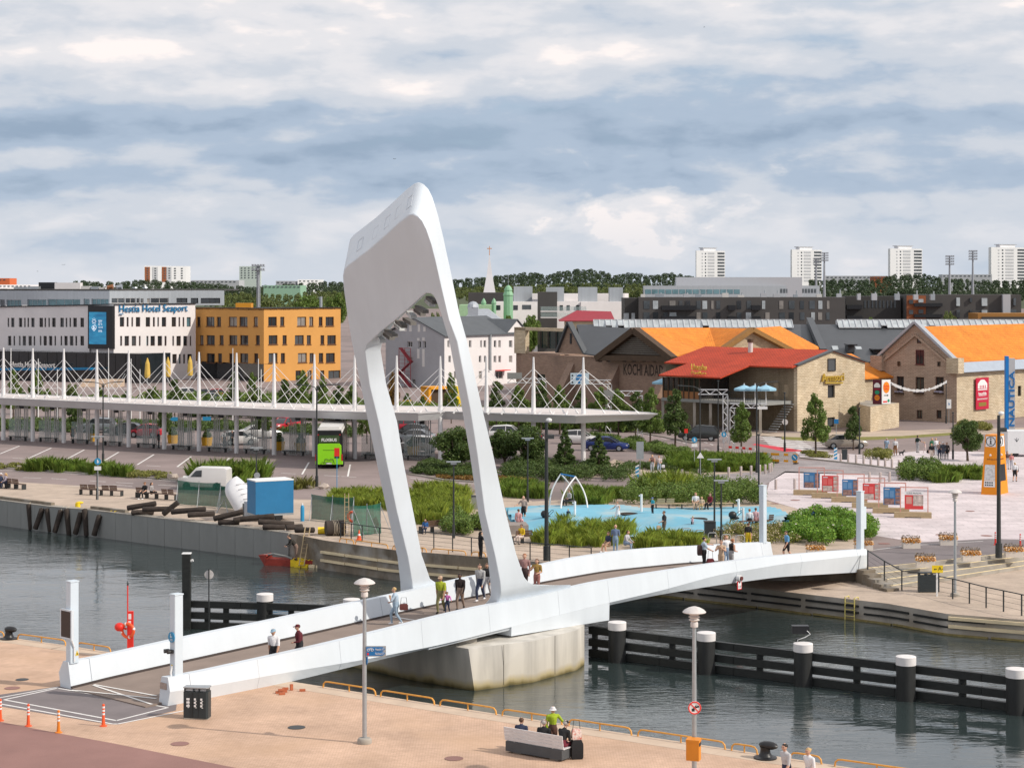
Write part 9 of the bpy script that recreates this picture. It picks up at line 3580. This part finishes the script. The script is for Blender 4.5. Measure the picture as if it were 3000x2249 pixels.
def flush_people():
	tmp=[]
	for t,mb,B,H,mats,hands in QUEUE:
		o=mb.build('tmp',m_blk)
		md=o.modifiers.new('r','REMESH')
		md.mode='VOXEL'
		md.voxel_size=.0115*H
		sm=o.modifiers.new('s','SMOOTH')
		sm.iterations=3
		tmp.append(o)
	dg=bpy.context.evaluated_depsgraph_get()
	for o,(t,mb,B,H,mats,hands)in zip(tmp,QUEUE):
		me=bpy.data.meshes.new_from_object(o.evaluated_get(dg))
		n=len(me.vertices)
		co=np.empty(n*3,np.float32)
		me.vertices.foreach_get('co',co)
		co=co.reshape(-1,3)/H
		best,lab=np.full(n,9.),np.zeros(n,int)
		for P,r,g,nm in B:
			for a,b,ra,rb in zip(P,P[1:],r,r[1:]):
				a,b=np.array(a),np.array(b)
				d=b-a
				tt=np.clip(((co-a)@d)/(d@d+1e-9),0,1)
				ds=np.linalg.norm(co-a-tt[:,None]*d,axis=1)-(ra+(rb-ra)*tt)
				k=ds<best
				best[k],lab[k]=ds[k],g
		me.materials.clear()
		for m in mats:
			me.materials.append(m)
		pv=np.empty(len(me.loops),np.int32)
		me.loops.foreach_get('vertex_index',pv)
		ls=np.empty(len(me.polygons),np.int32)
		me.polygons.foreach_get('loop_start',ls)
		me.polygons.foreach_set('material_index',lab[pv[ls]].astype(np.int32))
		bm=bmesh.new()
		bm.from_mesh(me)
		fm=MB()
		for c,dv,s in hands:
			sd=dv.orthogonal().normalized()
			for k in range(5):
				q=c+sd*((k-1.5)*.0095)if k<4 else c-dv*.02+dv.cross(sd)*.016*s
				L=(.03,.036,.034,.026,.028)[k]
				bend=dv.cross(sd)*(-.012*s)
				d2=dv if k<4 else(dv+dv.cross(sd)*s).normalized()
				fm.tube([q*H,(q+d2*L*.6)*H,(q+d2*L+bend)*H],[.0055*H,.005*H,.0035*H],5)
		vv=[bm.verts.new(p)for p in fm.v]
		for f in fm.f:
			fc=bm.faces.new([vv[i]for i in f])
			fc.material_index=3
		bm.to_mesh(me)
		bm.free()
		me.shade_smooth()
		b=bpy.data.objects.new('body',me)
		COL.objects.link(b)
		b.parent=t
		bpy.data.objects.remove(o)
def b_at(u,v):
	d=(BE1-BE0).normalized()
	return BE0+d*u+Vector((-d.y,d.x,0))*v
Pn=person
Pn('man in pale blue cap and white shirt with red stripe on the bridge',BD(803,1966),1.88,195,'w','dd',WH,BK,'m','bk','s',1,hat=((.25,.38,.48),'cap'))
Pn('man in maroon hoodie and cap looking left on the bridge',BD(878,1952),1.88,255,'w','fd',MR,BK,'l','br','s',2,hat=(MR,'cap'))
Pn('blond woman in pale blue T-shirt and jeans walking with a cup',BD(1160,1829),1.82,268,'w','uf',(.42,.52,.62),(.30,.40,.50),'l','bl','s',1,shoe=WH,glasses=1)
Pn('man in lime shirt and beige cap walking hand in hand with a child',BD(1292,1795),1.88,200,'w','dd',(.36,.42,.03),(.22,.20,.09),'m','gy','s',1,hat=(BE,'cap'),glasses=1)
Pn('small child in a pink jacket between two adults on the bridge',BD(1311,1795),1.07,200,'w','oo',(.58,.18,.46),NV,'m','br','t',2)
Pn('man in black jacket and khaki trousers holding the child in pink',BD(1349,1785),1.84,200,'w','dd',(.025,.017,.017),(.26,.19,.15),'d','bk','s',2)
Pn('dark-haired man in grey hoodie walking beside the near leg',BD(1408,1760),1.93,205,'w','dd',(.38,.38,.38),NV,'l','bk','s',2,shoe=WH,glasses=1)
Pn('person in dark clothes half hidden behind the near leg',BD(1428,1749),1.80,200,'w','dd',BK,(.4,.4,.42),'m','bk','s',2)
Pn('man in dusty pink long shirt right of the near leg',BD(1537,1727),1.93,195,'s','df',(.32,.18,.17),(.05,.03,.03),'l','gi','s',2)
Pn('woman in olive top and rose trousers beside the man in pink',BD(1573,1736),1.80,205,'s','fu',(.30,.19,.05),(.34,.15,.13),'l','br','l',1)
Pn('young man with big brown backpack pointing on the far span',BD(2062,1668),1.88,80,'s','po',(.36,.44,.52),BK,'l','bk','s',1)
Pn('woman in beige top and sunglasses looking at her phone on the far span',BD(2113,1672),1.78,200,'s','uu',BE,BE,'l','br','s',1,glasses=1)
Pn('long-haired woman standing behind the one with the phone',BD(2127,1658),1.82,160,'s','dd',WH,JN,'l','gi','l',1)
Pn('woman in black strap top leaning towards the parapet',BD(2142,1668),1.78,60,'s','of',BK,GY,'l','gi','t',0,lean=.04)
Pn('man in blue shirt and black shorts past the far bridge end',G(2307,1636),1.76,250,'w','dd',(.12,.32,.55),BK,'l','bk','s',1,1,glasses=1)
Pn('woman in black top and yellow trousers seen from behind',G(2192,1605),1.66,20,'w','dd',BK,(.55,.42,.02),'l','br','s',1)
Pn('bearded man in patterned shirt and black shorts at the playground',G(1534,1526),1.84,200,'s','do',(.34,.27,.24),BK,'l','gi','n',1,1)
Pn('woman in pink seated on the timber platform',G(1519,1556)+Vector((0,.3,.25)),1.66,30,'i','dd',PK,PK,'l','br','s',2)
Pn('person in yellow shirt seated on the brown bench',G(1528,1592),1.7,220,'i','ff',(.62,.42,.02),(.6,.5,.46),'m','bk','s',2)
Pn('toddler in dark jacket and pale hat near the white spray post',G(1665,1531),1.02,210,'s','od',NV,(.2,.18,.16),'l','br','s',2,hat=(BE,'brim'))
Pn('person with grey top sitting in the basket swing',G(1668,1482),1.7,240,'i','ff',(.45,.44,.44),BK,'l','br','s',2,shoe=WH)
Pn('girl in a white dress running on the blue surface',G(1810,1526),1.42,225,'w','oo',WH,WH,'l','gi','t',0,0,dress=1)
Pn('boy in turquoise T-shirt and cap standing on the mound',G(1912,1506),1.28,240,'s','fd',(.04,.34,.44),BK,'l','br','s',1,hat=((.03,.15,.4),'cap'))
Pn('man in dark shirt holding a beige jacket on the playground',G(1946,1571),1.76,260,'s','sd',(.03,.03,.035),(.12,.09,.07),'l','br','s',1)
Pn('toddler in pale pink jacket by the round trampoline',G(2028,1553),1.0,60,'w','fd',(.62,.42,.46),BK,'l','bl','s',2)
Pn('woman in white top leftmost on the long playground bench',G(2038,1492),1.7,190,'i','fs',WH,BE,'l','gi','l',1)
Pn('child in beige leaning in the middle of the playground bench',G(2056,1494),1.35,200,'i','ff',(.55,.42,.3),(.4,.3,.15),'l','bl','s',1)
Pn('woman in dark red with long hair right on the playground bench',G(2081,1493),1.68,230,'i','sf',(.16,.015,.03),BK,'l','br','l',2)
Pn('woman in white shirt sitting left on the low bench by the flower shrubs',G(2196,1543),1.68,20,'i','dd',WH,BK,'l','gi','s',2)
Pn('person in pale pink sitting right on the low bench by the flower shrubs',G(2214,1541),1.72,30,'i','dd',(.62,.38,.40),PK,'l','br','s',2,glasses=1)
Pn('long-haired woman in blue seated on a bench by the rose shrubs',G(2384,1540),1.68,290,'i','uf',(.03,.10,.30),(.03,.08,.2),'l','br','l',2)
Pn('man in striped shirt and jeans standing by the grass with his back turned',G(1803,1618),1.8,15,'s','ff',(.12,.17,.28),(.20,.30,.42),'l','gy','n',1)
Pn('seated person with bare legs in front of the grass',G(1783,1616),1.7,230,'i','sf',NV,BE,'l','br','s',1,1,shoe=WH)
Pn('person in jeans crouched beside the posts in the grass',G(1832,1612),1.7,120,'i','ss',(.45,.45,.48),JN,'l','br','s',2,lean=.08)
Pn('child in blue jacket seated on the dark bench',G(1246,1562),1.3,190,'i','ff',(.03,.12,.34),NV,'l','br','s',2)
Pn('person in a wide black coat behind the near leg on the promenade',G(1408,1636),1.74,60,'s','oo',BK,BK,'l','bk','l',2)
Pn('woman in dark top and wide jeans left of two walking',G(1911,1387),1.74,190,'w','du',(.16,.09,.08),(.42,.46,.5),'l','bl','s',0,shoe=WH)
Pn('woman in white blouse and jeans right of two walking',G(1931,1387),1.68,195,'w','fd',(.60,.52,.50),(.26,.33,.42),'l','br','s',1,shoe=WH)
Pn('woman in pale blue shirt walking near the silver saloon',G(2598,1330),1.66,200,'w','dd',(.34,.44,.58),(.34,.44,.58),'m','gy','s',1,1)
Pn('man in white shirt and brown trousers with a small dog',G(2623,1335),1.76,200,'w','dd',WH,(.22,.11,.05),'l','gi','s',2)
Pn('man in black printed T-shirt and grey trousers seen from behind',G(2688,1326),1.8,60,'s','do',(.012,.03,.025),GY,'m','bk','s',1)
Pn('little girl in pale pink by the man in the black T-shirt',G(2710,1326),1.12,250,'w','od',(.62,.46,.44),(.6,.5,.48),'l','bl','t',1)
Pn('woman in black top and cream trousers with a bag on the plaza',G(2729,1349),1.7,190,'w','dd',BK,(.66,.56,.48),'l','gi','s',1,glasses=1)
Pn('woman in green blouse behind the one in black',G(2731,1333),1.74,160,'s','fd',(.03,.14,.08),(.1,.1,.1),'l','bl','l',2)
Pn('woman in white blouse beside the green one',G(2742,1333),1.74,180,'s','ff',WH,(.3,.35,.4),'l','bl','l',2)
Pn('person in plaid jacket left in the group by the round tree',G(2752,1344),1.72,190,'s','ff',(.36,.26,.22),NV,'l','br','s',2)
Pn('man with white cap in the middle of the group by the round tree',G(2763,1345),1.74,200,'s','df',(.06,.07,.09),(.08,.09,.12),'l','gy','s',2,hat=(WH,'cap'))
Pn('person in dark jacket right in the group by the round tree',G(2774,1345),1.68,190,'s','dd',(.05,.04,.04),BK,'l','br','s',2)
Pn('woman in dark top near the kiosk at the right edge',G(2951,1374),1.7,170,'s','ff',(.1,.06,.06),(.5,.5,.55),'l','br','l',1)
Pn('woman with sun hat and checked shirt near the kiosk',G(2963,1374),1.5,170,'s','ff',(.5,.2,.2),(.4,.4,.45),'l','br','s',1,hat=(BE,'brim'))
Pn('woman in white shirt and black shorts walking away by the orange tower',G(2973,1411),1.7,30,'w','dd',WH,BK,'l','bl','s',1,1,hat=(WH,'cap'))
Pn('man in black with hat seated on the promenade bench',G(425,1461),1.78,215,'i','ss',BK,BK,'l','br','s',1,shoe=WH,hat=((.2,.1,.05),'cap'))
Pn('long-haired woman in grey seated beside the man in black',G(444,1459),1.68,110,'i','ff',(.32,.30,.30),BK,'l','br','l',2)
Pn('blond woman in lilac grey seated on the bench at the left edge',G(17,1430),1.7,250,'i','sf',(.34,.30,.36),NV,'l','bl','l',2)
Pn('person in white cap seated at the left picture edge',G(2,1430),1.7,100,'i','sf',NV,BK,'l','br','s',2,hat=(WH,'cap'))
Pn('woman in a dark dress waiting under the bus canopy',G(213,1293),1.7,190,'s','dd',BK,BK,'l','bk','l',0,0,dress=1)
Pn('man in black waiting by a canopy column',G(465,1312),1.8,90,'s','dd',BK,BK,'l','bk','s',2)
Pn('person in white shirt waiting under the canopy by the taxi',G(657,1308),1.72,150,'s','dd',WH,BK,'l','br','s',1)
Pn('man in dark clothes waiting under the canopy by the taxi',G(680,1309),1.76,200,'s','fd',(.05,.05,.06),BK,'l','br','s',2)
Pn('worker in dark top bending down on the work raft',G(868,1640,WZ+.42),1.75,250,'s','ss',(.04,.035,.03),(.22,.15,.12),'l','bk','s',2,lean=.22)
Pn('woman in navy top seated at the left end of the quay bench',b_at(.45,.36),1.66,20,'i','sd',NV,BK,'l','br','s',1)
Pn('man in black jacket and beige cap seated with back turned on the quay bench',b_at(1.45,.36),1.74,25,'i','ff',BK,BK,'l','gy','s',2,hat=((.22,.14,.10),'cap'))
Pn('man in black with maroon trousers leaning forward at the bench end',b_at(2.22,.36),1.78,40,'i','sf',BK,(.14,.015,.03),'l','gy','s',2,hat=(BK,'cap'),lean=.1)
Pn('woman in white sun hat and lime shirt standing behind the quay bench',b_at(1.3,1.15),1.66,165,'s','od',(.30,.40,.02),(.09,.045,.035),'l','gy','s',2,hat=(WH,'brim'),glasses=1)
Pn('dark-haired man in grey T-shirt and sunglasses at the lower right',G(2305,2330),1.78,240,'w','dd',(.48,.47,.48),NV,'l','bk','s',1,glasses=1)
Pn('woman in white T-shirt and sunglasses beside the man in grey',G(2373,2336),1.7,235,'w','fd',WH,JN,'l','bl','t',1,glasses=1)
flush_people()
def bag(name,label,cat,c,s,mat,rz=0,strap=None,rnd=.3):
	t=thing(name,label,cat,c,rz)
	mb=MB()
	a,b,h=s[0]/2,s[1]/2,s[2]
	mb.loft([[Vector((x*k,y*k,z))for x,y in((-a,-b),(a,-b),(a,b),(-a,b))]for k,z in((.85,0),(1,h*.12),(1,h*.8),(.75,h))])
	mb.build('body',mat,t,True)
	if strap:
		mb=MB()
		mb.tube([(-a*.8,0,h*.9),(-a*.6,0,h+strap),(a*.6,0,h+strap),(a*.8,0,h*.9)],.012,5)
		mb.build('handle',m_blk,t)
f_=lambda px,y,dx,dz:BD(px,y)+Vector((dx,-.1,dz))
bag('shoulder_bag','dark red shoulder bag of the blond woman with the cup','bag',f_(1160,1829,.38,.72),(.4,.14,.3),cloth((.13,.04,.035)),.2,.3)
bag('paper_cup','paper cup held by the blond woman','cup',f_(1160,1829,-.27,1.27),(.09,.09,.15),cloth(BE))
bag('backpack','big brown backpack on the young man on the far span','backpack',BD(2062,1668)+Vector((-.24,0,.82)),(.26,.36,.58),cloth((.06,.032,.03)),0)
bag('suitcase','dark red suitcase with raised handle on the far span','suitcase',BD(2075,1664)+Vector((.12,0,0)),(.4,.25,.55),cloth((.12,.015,.02)),.3,.45)
bag('backpack','dark brown backpack on the man in lime shirt','backpack',BD(1292,1795)+Vector((.1,.2,.92)),(.28,.2,.46),cloth((.07,.04,.03)),.3)
bag('suitcase','black suitcase standing at the end of the quay bench','suitcase',b_at(2.62,.75),(.42,.28,.68),cloth((.02,.02,.022)),.2)
bag('floral_bag','white floral tote bag on top of the black suitcase','bag',b_at(2.6,.75)+Vector((0,0,.69)),(.34,.2,.38),M('floral_print',(.72,.60,.55),.8,var=.35,scale=14,tint=(.6,.12,.08,9)),.2,.3)
bag('suitcase','yellow suitcase with tall handle behind the quay bench','suitcase',b_at(.95,1.1),(.38,.25,.52),M('yellow_paint',0),.1,.55)
bag('tote_bag','black tote bag of the woman in cream trousers','bag',G(2719,1346)+Vector((0,0,.62)),(.25,.12,.32),cloth(BK),0,.2)
bag('white_handbag','white handbag of the right walking woman','bag',G(1943,1386)+Vector((0,0,.5)),(.3,.12,.28),cloth(WH),0,.25)
bag('shoulder_bag','black shoulder bag of the woman in white by the orange tower','bag',G(2980,1411)+Vector((0,0,.85)),(.22,.12,.3),cloth(BK),0,.3)
bag('draped_jacket','beige jacket hanging from the hand of the man on the playground','jacket',G(1930,1572)+Vector((0,0,.15)),(.3,.12,.62),cloth(BE),.2)
t=thing('dog','small black dog beside the man in brown trousers','dog',G(2641,1334),.3)
mb=MB()
mb.tube([(-.22,0,.3),(-.1,0,.3),(.12,0,.31),(.22,0,.38),(.3,0,.46)],[.06,.09,.1,.075,.06],8)
mb.tube([(.28,0,.48),(.36,0,.48),(.43,0,.45)],[.06,.055,.025],8)
mb.tube([(-.22,0,.34),(-.32,0,.45)],[.03,.012],6)
for x in(-.17,.17):
	for s in(-.06,.06):
		mb.tube([(x,s,.3),(x-.02,s,.16),(x+.01,s,.02),(x+.05,s,.015)],[.045,.028,.02,.022],6)
for s in(-.04,.04):
	mb.tube([(.29,s,.52),(.27,s*1.3,.59)],[.025,.006],5)
mb.build('body',cloth(BK),t,True)
